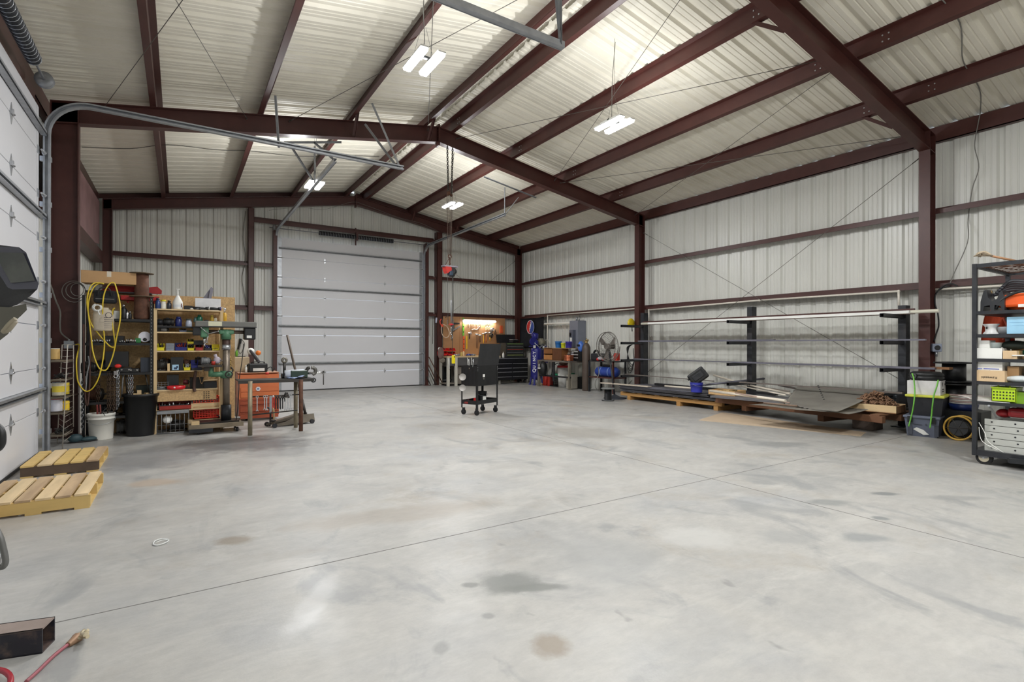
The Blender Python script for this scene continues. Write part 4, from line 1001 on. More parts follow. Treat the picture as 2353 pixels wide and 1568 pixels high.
machine(W(460,4,.22)+Vector((0,0,.0)), .16, .26, dark_iron, 'tall dark drill body behind the blue bin in the wooden rack', 25, 'power_tool', 'power tool')
# pieces on the small dark side shelf
zs = PY(480, 838, YS-.05).z
t = thing('drill_table', 'dark cast drill press work table in front of wooden rack', 'machine table', (PY(483,838,8.95).x, 8.95, zs-.03))
B().b2(-.16, -.12, 0, .15, .14, .03, bev=.004).obj('plate', dark_iron, t); B().box((-.02,0,-.03), (.12,.1,.06)).obj('boss', dark_iron, t)
for k in (-.09, 0, .09): B().b2(-.15, k-.008, .0302, .14, k+.008, .032).obj('slot', black_steel, t)
machine(Vector((PY(474,838,8.95).x, 8.96, zs)), .17, .12, galv_dull, 'grey router lying on the drill press table', 27, 'router', 'power tool')
tag(B().lathe([(.025,0),(.028,.05),(.02,.055)], n=14).obj('red_cup', col(176,52,40,.5), None, (PY(490,838,8.95).x, 8.93, zs)), 'small red cup on the drill press table', 'cup')
t = thing('drill_machine', 'pale grey hand drill hanging at the right post of the wooden rack', 'power tool', PY(499, 828, 8.98))
B().ball((0,0,0), .05, 8, (1,.7,1.1)).cyl((0,0,0), (-.03,0,.09), .022, 10).obj('body', col(176,166,176,.5), t); B().curve([(.02,0,-.02),(.05,-.03,0),(.08,-.02,-.03),(.06,0,-.08)], .006, 6).obj('cord', cable_grey, t)
# sixth row
carton(W(397,5,.15), pw(383,411), .215, .16, black_plastic, 'tall black box on the sixth row of wooden rack', 0, name='black_box')
t = thing('red_tape_reel', 'shiny red tool tray in front of the tall black box', 'tray', W(405,5,-.0))
B().lathe([(.001,0),(.055,0),(.07,.015),(.075,.055),(.06,.06),(.055,.03),(.001,.025)], n=20, M=Matrix.Diagonal((1.6,.8,1)), caps=False).obj('tray', col(206,28,36,.25), t); B().ball((-.02,-.05,.035), .015, 8).obj('knob', white_plastic, t)
machine(W(428,5,.12), .1, .2, col(96,30,32,.5), 'dark red drill standing right of the red tray', 29, 'power_tool', 'power tool')
carton(W(453,5,.15), pw(436,469), .165, .18, mat('dark_crate',(34,34,30),.7), 'wide dark box at centre right of sixth row in wooden rack', 0, name='black_box')
carton(W(484,5,.12), pw(470,500), .10, .16, col(26,28,32,.5), 'low black box at right end of sixth row in wooden rack', 0, name='black_box')
tag(B().box((0,0,.006), (.2,.1,.012), rot=ry(-.06)).obj('wood_strip', pine_x, None, W(484,5,.1)+Vector((0,0,.112))), 'pale wood strip lying across the low black box', 'wood strip')
t = thing('wire_tray', 'grey wire tray with a coil at left end of sixth row', 'tray', W(371,5,.12))
B().b2(-.08,-.09,0,.08,.09,.008).obj('base', galv_dull, t)
s = B(); [s.b2(-.08, -.09, .02+.03*k, .08, -.086, .024+.03*k) for k in range(4)]; [s.b2(-.08+.04*k, -.09, 0, -.077+.04*k, -.086, .12) for k in range(5)]; s.obj('mesh_side', galv_dull, t)
B().torus((0,0,.03), .05, .01, 20, 6).obj('coil', galv, t)
# hanging brown cord bundles between rows five and six
strap([(450,852),(447,872),(446,890),(448,900)], YS-.02, .02, mat('brown_leather',(72,50,40),.7), 'brown leather scabbard hanging below the fifth row of wooden rack', 'scabbard', 'scabbard')
strap([(458,853),(459,870),(464,882),(469,866),(468,852)], YS-.03, .004, mat('tan_cord',(150,116,76),.7), 'tan cord loop hanging beside the brown scabbard', 'cord_loop', 'cord')
# seventh row: red tool tray and perforated steel
t = thing('red_tool_tray', 'red steel tool tray of sockets on the lowest pine shelf', 'tray', W(403,6,.12))
w = pw(366,440); s = B(); s.b2(-w/2,-.13,0,w/2,.13,.005); s.b2(-w/2,.125,0,w/2,.13,.17); s.b2(-w/2,-.13,0,w/2,-.125,.06)
for sx in (-1,1): s.prism([(-.13,0),(.13,0),(.13,.17),(.08,.17),(-.13,.06)], sx*w/2, sx*(w/2-.005), 'X')
s.obj('tray', mat('tray_red',(150,44,34),.45,.1,.15), t)
random.seed(5)
for k in range(14): B().cyl((-w*.42+w*.84*k/13, -.06+random.uniform(-.03,.05), .005), (-w*.42+w*.84*k/13+random.uniform(-.02,.02), -.06+random.uniform(-.03,.05), .06+random.uniform(0,.05)), .009, 8).obj('socket', chrome if k % 2 else zinc, t)
t = thing('perforated_bar', 'perforated steel bar beside the red tool tray on lowest pine shelf', 'steel bar', W(472,6,.1)+Vector((0,0,.075)))
B().b2(-.19,-.02,0,.19,.02,.05).obj('bar', dark_iron, t)
s = B(); [s.box((-.17+.03*k, -.021, .015+.02*(k%2)), (.012,.002,.008)) for k in range(12)]; s.obj('holes', zinc, t)
tag(B().b2(-.19,-.05,0,.19,.05,.073).obj('wood_block', pine_x, None, W(472,6,.1)), 'pale timber under the perforated bar on lowest pine shelf', 'timber')
# floor under the rack: wire crate and red milk crates
def crate(loc, w, d, h, m, label, rows=4, name='milk_crate', rot=0):
    t = thing(name, label, 'crate', loc, rot); s = B(); e = .012
    s.b2(-w/2,-d/2,0,w/2,d/2,.01)
    for z in (0, h-.03):
        for a in ((-w/2,-d/2,w/2,-d/2+e),(-w/2,d/2-e,w/2,d/2),(-w/2,-d/2,-w/2+e,d/2),(w/2-e,-d/2,w/2,d/2)): s.b2(a[0],a[1],z,a[2],a[3],z+.03)
    s.obj('frame', m, t)
    for sy in (-1, 1):
        s = B(); n = int(w/.035)
        for k in range(n+1): x = -w/2+.006+(w-.012)*k/n; s.b2(x-.004, sy*(d/2-.004)-.003, .03, x+.004, sy*(d/2-.004)+.003, h-.03)
        for k in range(1, rows): s.b2(-w/2, sy*(d/2-.004)-.002, .03+(h-.06)*k/rows-.004, w/2, sy*(d/2-.004)+.002, .03+(h-.06)*k/rows+.004)
        s.obj('lattice_side', m, t)
    for sx in (-1, 1):
        s = B(); n = int(d/.035)
        for k in range(n+1): y = -d/2+.006+(d-.012)*k/n; s.b2(sx*(w/2-.004)-.003, y-.004, .03, sx*(w/2-.004)+.003, y+.004, h-.03)
        s.obj('lattice_side', m, t)
    return t
redp = mat('red_crate',(196,44,24),.4)
w = pw(445,505)
crate((PY(475,800,YS).x, YS+.2, .17), w, .3, .16, redp, 'lower red plastic crate on boards under the wooden rack')
crate((PY(475,800,YS).x, YS+.2, .335), w, .3, .17, mat('orange_crate',(214,60,22),.4), 'upper red plastic crate stacked under the wooden rack')
tag(B().b2(-.24,-.15,0,.24,.17,.02).b2(-.24,-.15,-.13,-.2,.17,0).b2(.2,-.15,-.13,.24,.17,0).obj('low_bench', pine_x, None, (PY(475,800,YS).x, YS+.18, .148)), 'low pine platform under the red crates', 'platform')
t = thing('wire_crate', 'grey wire basket of oddments on the floor under wooden rack', 'basket', (PY(398,800,YS-.05).x, YS+.13, 0))
w = pw(362,435); h = .33; s = B()
for z in (.01, h): s.tube([(-w/2,-.17,z),(w/2,-.17,z),(w/2,.17,z),(-w/2,.17,z)], .010, 6, True)
s.b2(-w/2,-.185,h-.04,w/2,-.17,h); s.obj('frame', galv_dull, t)
for k in range(8): x = -w/2+w*k/7; B().cyl((x,-.17,.01),(x,-.17,h),.004,5).cyl((x,.17,.01),(x,.17,h),.004,5).cyl((x,-.17,.01),(x,.17,.01),.003,5).obj('bar', galv_dull, t)
B().cyl((-w/2,-.17,.13),(w/2,-.17,.13),.003,5).obj('bar', galv_dull, t)
tag(B().lathe([(.05,0),(.06,.012),(.02,.02),(.001,.02)], (0,0,0), 20, rx(1.1)).obj('lamp_reflector', white_plastic, None, (PY(385,800,YS-.05).x, YS-.0, .2)), 'white oval lamp reflector inside the wire basket', 'reflector')
machine((PY(408,800,YS).x, YS+.15, .02), .26, .16, dark_iron, 'dark pump inside the grey wire basket', 33, 'pump', 'pump')
carton((PY(398,800,YS).x, YS+.16, .355), .4, .055, .26, col(34,34,36,.6), 'flat black case lying on the wire basket', 0, name='tool_case', cat='case')

# ---------------------------------------------------------------- drill press
green = mat('machine_green',(78,122,92),.45,0,.12,8,dirt=.3,dcol=(50,70,60),dscale=8)
cx, cyy = PY(520, 800, 8.95).x, 8.95
t = thing('drill_press', 'old green and grey floor drill press with long belt cover on a wheeled base', 'drill press', (cx, cyy, 0))
def L3(px, py, Y=8.95): return PY(px, py, Y)-Vector((cx, cyy, 0))
r = .052
B().cyl((0,0,.18),(0,0,L3(520,765).z), r*.92, 24).obj('column', mat('worn_column',(118,108,96),.35,.6,.15,4), t)
B().cyl((0,0,.14),(0,0,L3(520,930).z), r*1.35, 20).obj('column_foot', black_steel, t)
B().cyl((0,0,L3(520,792).z),(0,0,L3(520,803).z), r*1.15, 20).obj('collar', zinc, t)
B().cyl((0,0,L3(520,803).z-.0),(0,0,L3(520,780).z+.0), r*1.05, 20).obj('upper_sleeve', mat('brown_sleeve',(70,52,46),.5,.3), t)
B().cyl((0,0,L3(520,780).z),(0,0,L3(520,757).z), r*1.3, 20).box((0,0,L3(520,763).z), (.2,.12,.07), bev=.02).obj('head_casting', green, t)
za = L3(520,763).z
B().cyl((-.33,0,za),(.36,0,za), .028, 14).obj('arm', mat('arm_brown',(92,78,68),.4,.5), t)
xh = L3(470,763).x
B().box((xh,0,za+.0), (.11,.12,.17), bev=.02).obj('spindle_head', green, t)
B().box((xh-.1,0,za+.01), (.1,.14,.13), bev=.01).obj('switch_box', black_paint, t)
B().cyl((xh,0,za-.08),(xh,0,za-.17), .02, 12).cyl((xh,0,za-.17),(xh,0,za-.22), .014, 12, r2=.008).obj('chuck', chrome, t)
for a in (0.3, 2.4, 4.5): B().cyl((xh+.05,-.07,za-.03),(xh+.05+.13*math.cos(a),-.09,za-.03+.13*math.sin(a)), .006, 6).ball((xh+.05+.13*math.cos(a),-.09,za-.03+.13*math.sin(a)), .013, 6).obj('feed_handle', chrome, t)
x0, x1 = L3(448,745).x, L3(588,745).x; zc_ = L3(520,752).z; zt_ = L3(520,739).z
B().b2(x0,-.11,zc_,x1,.13,zt_, bev=.012).obj('belt_cover', mat('cover_grey',(104,104,100),.5,.1,.1,4), t)
B().b2(x0,-.113,zc_-.004,x1,.133,zc_+.006).obj('cover_lip', black_steel, t)
B().b2(L3(478,745).x,-.1125,zc_+.012,L3(509,745).x,-.111,zt_-.006).obj('name_plate', col(206,204,176,.5), t)
xm = L3(573,767).x; B().box((xm,0,(zc_+L3(573,781).z)/2), (.16,.18,zc_-L3(573,781).z), bev=.02).obj('motor', black_paint, t)
B().b2(xm-.045,-.093,L3(573,777).z,xm+.025,-.0905,L3(573,771).z).obj('motor_label', white_plastic, t)
zt2 = L3(500,860).z
B().cyl((0,0,zt2-.06),(0,0,zt2+.05), r*1.5, 18).obj('table_bracket', green, t)
B().cyl((-.02,-.02,zt2),(L3(485,860).x,-.02,zt2), .04, 14).cyl((L3(485,860).x,-.02,zt2-.03),(L3(485,860).x,-.02,zs-.02), .036, 14).obj('table_arm', green, t)
B().torus((.03,-.1,zt2-.0), .045, .01, 18, 6, M=rx(PI/2)).cyl((.03,-.05,zt2),(.03,-.1,zt2), .012, 8).obj('clamp_wheel', dark_iron, t)
# wheeled base plate
bx0, bx1 = L3(434,1000,8.7).x, L3(560,990,8.7).x
B().b2(bx0,-.24,.085,bx1,.26,.115).b2(bx0,-.24,.115,bx1,-.20,.145).obj('base_plate', mat('base_wood',(120,108,90),.7,0,.2), t)
B().b2(bx0+.05,-.15,.115,bx1-.05,.2,.16).obj('cast_base', dark_iron, t)
B().b2(bx0,-.245,.03,bx0+.0+.3,-.235,.085).obj('base_skirt', black_steel, t)
for (x, y) in ((bx0+.12,-.2),(bx1-.08,-.18),(bx0+.12,.2),(bx1-.08,.2)):
    B().cyl((x-.014,y,.035),(x+.014,y,.035), .035, 16).obj('caster', rubber, t)
B().b2(bx0+.03,-.235,.116,bx0+.13,-.13,.19).obj('wood_chock', pine, t)
s = B()
for (a,b_) in (((521,808),(522,850)),): s.curve([L3(560,790,8.9),L3(556,830,8.9),L3(550,870,8.9),L3(549,900,8.85),L3(545,950,8.85),L3(538,985,8.9)], .006, 6)
s.obj('power_cord', black_plastic, t)
tag(B().lathe([(.02,0),(.055,.0),(.055,.02),(.03,.05),(.001,.05)], n=16).obj('clamp', dark_iron, None, PZ(505,992)+Vector((0,.35,.16))), 'small cast clamp lying on the drill press base', 'clamp')

# hanging chain hook bundle on the narrow strand board
hang_chain(527, 820, 852, 9.50, 2, mat('brass_chain',(176,150,92),.35,.8), 'brass-coloured chain and hooks hanging on narrow strand board', .05, .008)
c = PY(530, 850, 9.5); tag(B().curve([c+Vector((0,0,.05)), c+Vector((.03,-.02,0)), c+Vector((0,-.02,-.05)), c+Vector((-.035,-.01,-.03))], .012, 8).obj('hook', dark_iron), 'dark steel hook below the brass-coloured chain', 'hook')
# white pegboard with cords beside the strand board
c0, c1 = PY(540, 779, 10.4), PY(562, 840, 10.4)
tag(B().b2(c0.x, 10.4, .02, c1.x+.06, 10.415, c0.z).obj('white_board', col(216,214,208,.5)), 'narrow white panel behind the hanging cords beside drill press', 'panel')
strap([(553,778),(551,790),(548,803)], 10.36, .022, black_plastic, 'black cord bundle hanging on narrow white panel', 'cord_bundle', 'cord')
strap([(556,780),(562,790),(558,805),(552,812),(549,806),(553,790)], 10.35, .008, cable_grey, 'grey cord loops hanging on narrow white panel', 'cord_loop', 'cord')
tag(B().ball((0,0,0), .035, 8, (.6,.5,1.8)).obj('green_tool', col(110,176,50,.4), None, PY(544, 812, 10.36)), 'lime green tool hanging left of the grey cord loops', 'tool')
c = PY(553, 826, 10.38); tag(B().box((0,0,0), (.15,.02,.12)).obj('black_square', black_plastic, None, c), 'small black square hanging under the grey cords', 'frame')

# ---------------------------------------------------------------- orange tool chest
orange = mat('chest_orange',(208,116,70),.4,0,.06,3,dirt=.25,dcol=(170,70,32),dscale=3); dorange = mat('chest_red',(166,80,52),.4,0,.08,3)
ox0, ox1 = PY(552, 900, 9.85).x, PY(641, 900, 9.85).x
t = thing('tool_chest', 'orange rolling tool chest with raised lid behind the vise table', 'tool chest', ((ox0+ox1)/2, 9.85, 0))
w = ox1-ox0; ztp = PY(600, 872, 9.85).z; zm = PY(600, 916, 9.85).z
ob = lambda y: PY(600, y, 9.85).z
B().b2(-w/2-.02,0,ob(962)+.06,w/2,.5,ob(915)).obj('cabinet', dorange, t)
B().b2(-w/2-.02,0,ob(915),w/2,.5,ob(878)).obj('top_chest', orange, t)
B().b2(-w/2+.01,-.012,ob(899),w/2-.01,0,ob(890)).b2(-w/2+.01,-.014,ob(912),w/2-.01,0,ob(900)).obj('drawer', orange, t)
for ya, yb_ in ((928,917),(944,930),(960,946)): dr_ = B().b2(-w/2+.0,-.014,ob(ya),w/2-.01,0,ob(yb_)).obj('drawer', dorange, t); B().b2(-w/2+.02,-.026,ob(yb_)-.012,w/2-.03,-.014,ob(yb_)-.004).obj('drawer_pull', dorange, dr_)
B().prism([(0,ob(878)),(.0,ob(860)),(.45,ob(860)+.02),(.5,ob(878))], -w/2-.03, w/2, 'X').b2(-w/2-.03,-.02,ob(858),w/2+.0,.5,ob(857)+.004).obj('lid', orange, t)
B().b2(-w/2-.03,-.02,ob(857),w/2,.48,ob(857)+.012).obj('top_mat', mat('tan_mat',(178,140,116),.6,0,.08), t)
s = B(); s.lathe([(.04,0),(.04,.004)], (-.03,-.018,ob(893)), 6, rx(PI/2)); s.obj('badge', col(226,226,230,.4), t)
B().b2(-.045,-.0235,ob(893)-.012,-.015,-.022,ob(893)+.012).obj('badge_mark', col(90,120,170,.4), t)
for x in (-w/2+.1, w/2-.1):
    for y in (.08,.42): B().cyl((x-.015,y,.05),(x+.015,y,.05), .05, 16).b2(x-.03,y-.03,.08,x+.03,y+.03,ob(962)+.06).obj('caster', black_plastic, t)
ztc = ob(857)+.012
def OC(px, dy=.2): p = PY(px, 860, 9.85); return Vector((p.x, 9.85+dy, ztc))
t = thing('tool_case', 'black carry case with white label on the orange chest', 'case', OC(594,.15))
B().box((0,0,.075), (.30,.22,.15), bev=.02).obj('body', black_plastic, t); B().curve([(-.1,-.06,.15),(-.08,-.08,.175),(.08,-.08,.175),(.1,-.06,.15)], .01, 6).obj('handle', black_plastic, t)
B().b2(-.08,-.1125,.02,.1,-.111,.07).obj('label_sticker', white_plastic, t)
c = OC(553,.38); tag(B().box((0,0,.13), (.34,.03,.26), bev=.012).obj('chair_back', col(196,176,146,.6), None, c), 'cream padded chair back standing on left of orange chest', 'chair back')
t = thing('chain_saw', 'white and orange power saw standing on the orange chest', 'power tool', OC(590,.32)); B().box((0,0,.27), (.05,.1,.28), rot=ry(-.6), bev=.02).obj('blade_guard', col(60,56,60,.5), t); B().ball((-.06,0,.36), .06, 8, (1,.7,1)).obj('housing', white_plastic, t); B().ball((.06,0,.33), .045, 8, (1,.8,1)).obj('grip', col(224,120,40,.4), t); B().box((0,0,.06),(.1,.1,.12)).obj('foot', black_plastic, t)
c = OC(575,.12); tag(B().torus((0,0,.07), .06, .014, 18, 8, M=rx(PI/2)).torus((.03,0,.06), .05, .012, 18, 8, M=ry(PI/2)).obj('cord_coil', black_plastic, None, c), 'black cord coil on orange chest left of the carry case', 'cord')
c = OC(566,.05); tag(B().lathe([(.02,0),(.02,.07),(.008,.10),(.008,.13)], n=12).obj('glue_bottle', white_plastic, None, c), 'small white glue bottle at front left of orange chest', 'bottle')
strap([(613,848),(622,843),(626,850),(622,860),(632,845)], 10.0, .008, black_plastic, 'black hose curling off the right end of orange chest', 'hose', 'hose')
tag(B().cyl(PY(610,858,9.75),PY(618,858,9.75),.02,8).obj('red_torch', col(190,40,30,.4)), 'small red tool at right of orange chest top', 'tool')

# ---------------------------------------------------------------- steel pipe-leg table with vise
TY0, TY1 = 8.28, 8.70
tx0, tx1 = PY(547, 873, TY0).x, PY(722, 873, TY0).x
tz = PY(640, 872, TY0).z
t = thing('steel_table', 'narrow steel table on three pipe legs carrying the bench vise', 'table', ((tx0+tx1)/2, TY0, 0)); q = (tx0+tx1)/2
B().b2(tx0-q,0,tz-.012,tx1-q,TY1-TY0,tz).b2(tx0-q,0,tz-.045,tx1-q,.005,tz-.012).obj('top', dark_iron, t)
pipe = mat('worn_pipe',(138,128,106),.5,.3,.2,5,dirt=.4,dcol=(96,70,48),dscale=4)
for (px_, py_, m) in ((575,1001,pipe),(692,991,rust),(680,983,pipe)):
    g = PZ(px_, py_); B().cyl((g.x-q,g.y-TY0+.02,0),(g.x-q,g.y-TY0+.02,tz-.012), .030, 18).obj('leg', m, t)
za_ = PY(640, 909, TY0).z; B().cyl((PY(580,909,TY0).x-q,.02,za_),(PY(690,905,TY0).x-q,.02,za_), .007, 8).obj('tool_rail', dark_iron, t)
B().cyl((PY(576,955,TY0).x-q,.05,PY(576,955,TY0).z),(PY(680,950,TY1).x-q,.3,PY(576,955,TY0).z), .010, 8).obj('brace', dark_iron, t)
B().torus((tx1-q+.0,.05,tz-.03), .03, .01, 14, 6, M=rx(PI/2)).obj('ring', black_steel, t)
# vise
vx = PY(715, 873, TY0+.2).x; vg = mat('vise_green',(34,54,44),.4)
t = thing('bench_vise', 'green and steel bench vise at the right end of steel table', 'vise', (vx-.08, TY0+.2, tz))
B().box((-.10,0,.06), (.24,.10,.12), bev=.012).obj('body', vg, t); B().lathe([(.09,0),(.09,.02),(.05,.03)], (-.08,0,0), 20).obj('swivel_base', dark_iron, t)
B().curve([(.0,0,.07),(.015,0,.12),(.035,0,.15),(.06,0,.155)], .026, 8).obj('fixed_jaw', dark_iron, t)
B().curve([(.085,0,.155),(.12,0,.15),(.145,0,.115),(.135,0,.07),(.10,0,.05)], .028, 8).obj('moving_jaw', mat('vise_steel',(104,102,98),.4,.7,.15,10), t)
B().cyl((0,0,.07),(.27,0,.07), .018, 12).cyl((.26,-.13,.02),(.26,-.13+.02,.02), .001, 4).obj('screw', chrome, t)
B().cyl((.265,0,.09),(.265,0,-.12), .008, 8).ball((.265,0,.09), .014, 6).obj('handle_bar', dark_iron, t)
# paper towel roll, cloth, tall wrench
t = thing('paper_roll', 'roll of white paper towel lying on steel table beside the vise', 'paper roll', (PY(677,860,TY0+.22).x, TY0+.24, tz+.062))
B().cyl((-.14,0,0),(.14,0,.01), .06, 28).obj('paper', mat('paper_white',(206,212,222),.8), t); B().cyl((-.1415,0,0),(-.139,0,0), .022, 18).obj('core', col(60,66,84,.8), t); B().cyl((-.1405,0,0),(-.1395,0,0), .058, 28).obj('paper_end', col(150,150,160,.8), t)
s = B(); vs = {}
for i in range(9):
    for j in range(5): vs[i,j] = s.bm.verts.new(((i-4)*.028, (j-2)*.045, .012+.03*max(0, i-4)/4+.008*math.sin(i*1.7+j)))
for i in range(8):
    for j in range(4): s.bm.faces.new((vs[i,j],vs[i+1,j],vs[i+1,j+1],vs[i,j+1]))
r_ = bmesh.ops.solidify(s.bm, geom=s.bm.faces[:], thickness=.004)
tag(s.obj('blue_cloth', col(190,204,232,.8), None, (PY(682,868,TY0).x, TY0+.1, tz+.002)), 'pale blue cloth crumpled on steel table under the paper roll', 'cloth')
t = thing('ball_lever', 'steel ball-ended lever standing upright on the steel table', 'machine part', (PY(654,870,TY0+.3).x, TY0+.32, tz))
B().box((.02,0,.035), (.13,.09,.07), bev=.015).obj('base', black_steel, t); B().cyl((0,0,.05),(0,0,.24), .022, 12).obj('rod', dark_iron, t); B().torus((0,0,.275), .03, .018, 18, 8, M=rx(PI/2)).obj('eye', mat('worn_steel',(120,116,106),.4,.6), t)
# tools on the rail
tools = [(591,945,'zinc','open wrench hung at left of the table rail'),(608,942,'zinc','wrench pair, left one, on the table rail'),(613,944,'zinc','wrench pair, right one, on the table rail'),(622,948,'grey','long pale file hung at the centre of table rail'),(628,940,'red','red-handled pliers hung on the table rail'),(635,941,'blk','first black-handled pliers right of the red pliers on table rail'),(641,941,'blk','second black-handled pliers right of the red pliers on table rail'),(647,942,'blk','third black-handled pliers right of the red pliers on table rail'),(652,925,'blk','short black scissors beside the key bunch on table rail'),(656,946,'zinc','thin hooked steel tool under the key bunch on table rail'),(662,944,'zinc','slim steel wrench right of the key bunch on table rail'),(668,944,'zinc','last slim wrench before the right table legs')]
for i, (px_, yb_, k, lab) in enumerate(tools):
    a = PY(px_, 910, TY0-.01); b_ = PY(px_-1, yb_, TY0-.01); Lh = a.z-b_.z
    t = thing('hand_tool', lab, 'hand tool', (a.x, TY0-.005, za_))
    m = {'zinc': zinc, 'grey': galv_dull, 'red': zinc, 'blk': dark_iron}[k]
    if k == 'zinc':
        B().box((0,0,-Lh*.5), (.014,.006,Lh*.86), bev=.002).obj('shank', zinc, t); B().torus((0,0,-.005), .016, .006, 12, 6, M=rx(PI/2)).obj('ring_end', zinc, t); B().torus((0,0,-Lh+.012), .013, .005, 12, 6, M=rx(PI/2), arc=4.4, a0=-.7).obj('open_end', zinc, t)
    elif k == 'grey':
        B().b2(-.016,-.006,-Lh,.0,.0,0).b2(.001,-.006,-Lh*.95,.018,.002,0).obj('blade', m, t)
    else:
        hm = col(176,40,36,.5) if k == 'red' else black_plastic
        B().curve([(-.002,0,-.02),(-.014,0,-.06),(-.012,0,-Lh)], .007, 6).obj('handle', hm, t); B().curve([(.002,0,-.02),(.014,0,-.06),(.016,0,-Lh*.97)], .007, 6).obj('handle', hm, t)
        B().ball((0,0,-.01), .016, 8, (1,.5,1.3)).obj('jaws', m, t)
t = thing('key_bunch', 'bunch of dark sockets and keys hung on the table rail', 'tool bunch', (PY(659,903,TY0).x, TY0-.012, za_))
random.seed(9)
for k in range(9): B().cyl((random.uniform(-.04,.04),0,random.uniform(-.03,.05)),(random.uniform(-.04,.04),-.02,random.uniform(-.04,.04)), .012, 8).obj('socket', dark_iron, t)
# floor jack with long handle
j0 = PZ(722, 972); j1 = PZ(625, 984)
d = (Vector((j1.x, j1.y, 0))-Vector((j0.x, j0.y, 0))); ang = math.atan2(d.y, d.x); Lj = d.length
t = thing('floor_jack', 'grey trolley jack with long handle on the floor under the steel table', 'floor jack', (j0.x-.02, j0.y+.12, 0), ang)
jm = mat('jack_grey',(124,116,104),.5,.3,.2,6,dirt=.3,dcol=(60,50,44))
for y in (-.11,.11): B().prism([(0,.03),(.02,.16),(.25,.16),(.52,.07),(Lj,.05),(Lj,.02),(.3,.02)], y-.004, y+.004).obj('side_plate', jm, t)
B().b2(.05,-.1,.03,.42,.1,.10).obj('hydraulic_unit', dark_iron, t)
B().prism([(.25,.10),(.3,.16),(Lj-.04,.085),(Lj-.04,.06)], -.05, .05).obj('lift_arm', jm, t); B().lathe([(.045,0),(.05,.02),(.03,.03)], (Lj-.05,0,.085), 18).obj('saddle', dark_iron, t)
for x, r in ((.06,.035),(Lj-.02,.035)):
    for y in (-.13,.13): B().cyl((x,y-.018,r),(x,y+.018,r), r, 18).obj('wheel', black_steel, t)
hp = Vector((.1,0,.12)); loc = Vector(t.location)
top = PY(660, 770, j0.y+.4); Ri = Matrix.Rotation(-ang, 3, 'Z'); tl = Ri @ (top-loc)
B().cyl(hp, hp+(tl-hp)*.2, .022, 12).obj('handle_socket', dark_iron, t); B().cyl(hp, tl, .019, 14).obj('handle', mat('handle_pipe',(86,74,64),.5,.5), t)
t = thing('lever_pair', 'pair of hockey-stick shaped levers standing beside the trolley jack', 'lever', (PZ(621,980).x, PZ(621,980).y+.05, 0))
for k, dx in enumerate((0,.05)): B().curve([(dx-.04,0,.30-.02*k),(dx,0,.27),(dx+.01,0,.15),(dx+.0,0,.0)], .014, 6).obj('lever', (black_steel, pine)[k], t)
# ================================================================ BLACK SERVICE CART in the middle
ca = math.radians(24.0)
t = thing('service_cart', 'black steel service cart with raised lid standing alone on the open floor', 'tool cart', (4.60, 8.34, 0), ca)
cw, cd = .66, .37
z = lambda y: _h-(y-_cy)/_f*9.5
zt, zb_, zl = z(841), z(888), .20
B().b2(0,0,zb_,cw,.004,zt).b2(0,cd-.004,zb_,cw,cd,zt).b2(0,0,zb_,.004,cd,zt).b2(cw-.004,0,zb_,cw,cd,zt).b2(0,0,zb_,cw,cd,zb_+.004).obj('box', black_paint, t)
s = B()
for k in range(9): s.b2(-.003, .06+k*.03, zb_+.03, .0, .064+k*.03, zt-.07)
for k in range(12): s.b2(.06+k*.045, -.002, zb_+.02, .063+k*.045, .0, zb_+.16)
s.obj('panel_rib', black_steel, t)
# lid raised and leaning
B().prism([(.0,zt),(.01,zt),(-.06,z(790)),(-.07,z(790))], .01, cw+.02, 'X').obj('lid', mat('lid_black',(38,39,41),.55,0,.2,4,dirt=.3,dcol=(66,66,66),dscale=5), t)
B().b2(0,-.002,zl,cw,.002,zl+.075).b2(0,cd-.002,zl,cw,cd+.002,zl+.075).b2(-.002,0,zl,.002,cd,zl+.075).b2(cw-.002,0,zl,cw+.002,cd,zl+.075).b2(0,0,zl,cw,cd,zl+.004).obj('lower_tray', black_paint, t)
for x in (0, cw):
    for y in (0, cd):
        sx, sy = (1 if x == 0 else -1), (1 if y == 0 else -1)
        B().b2(x-sx*.003,y-sy*.003,.13,x+sx*.03,y,zt).b2(x-sx*.003,y-sy*.003,.13,x,y+sy*.03,zt).obj('leg', black_paint, t)
        cs_ = B().b2(x+sx*.01,y+sy*.01,.09,x+sx*.05,y+sy*.05,.13).b2(x+sx*.03-.018,y+sy*.03-.02,.045,x+sx*.03-.014,y+sy*.03+.02,.10).obj('caster', black_steel, t)
        B().cyl((x+sx*.03-.012,y+sy*.03,.05),(x+sx*.03+.012,y+sy*.03,.05),.05,18).obj('wheel', rubber, cs_)
        for zz in (zt-.03, zt-.06, zt-.09): B().cyl((x+sx*.012,y-sy*.003,zz),(x+sx*.012,y-sy*.008,zz),.006,8).obj('bolt', zinc, t)
s = B(); s.b2(.17,-.0045,zb_+.16,.235,-.003,zb_+.215); s.obj('warning_label', white_plastic, t)
s = B(); [s.b2(.175,-.005,zb_+.14-.011*k,.22,-.003,zb_+.146-.011*k) for k in range(3)]; s.obj('label_text', cable_grey, t)
B().cyl((-.004,.17,zt-.05),(-.02,.17,zt-.05),.012,12).obj('lock', chrome, t)
def C2(x, y, zz=0): return Vector((4.60+math.cos(ca)*x-math.sin(ca)*y, 8.34+math.sin(ca)*x+math.cos(ca)*y, zz))
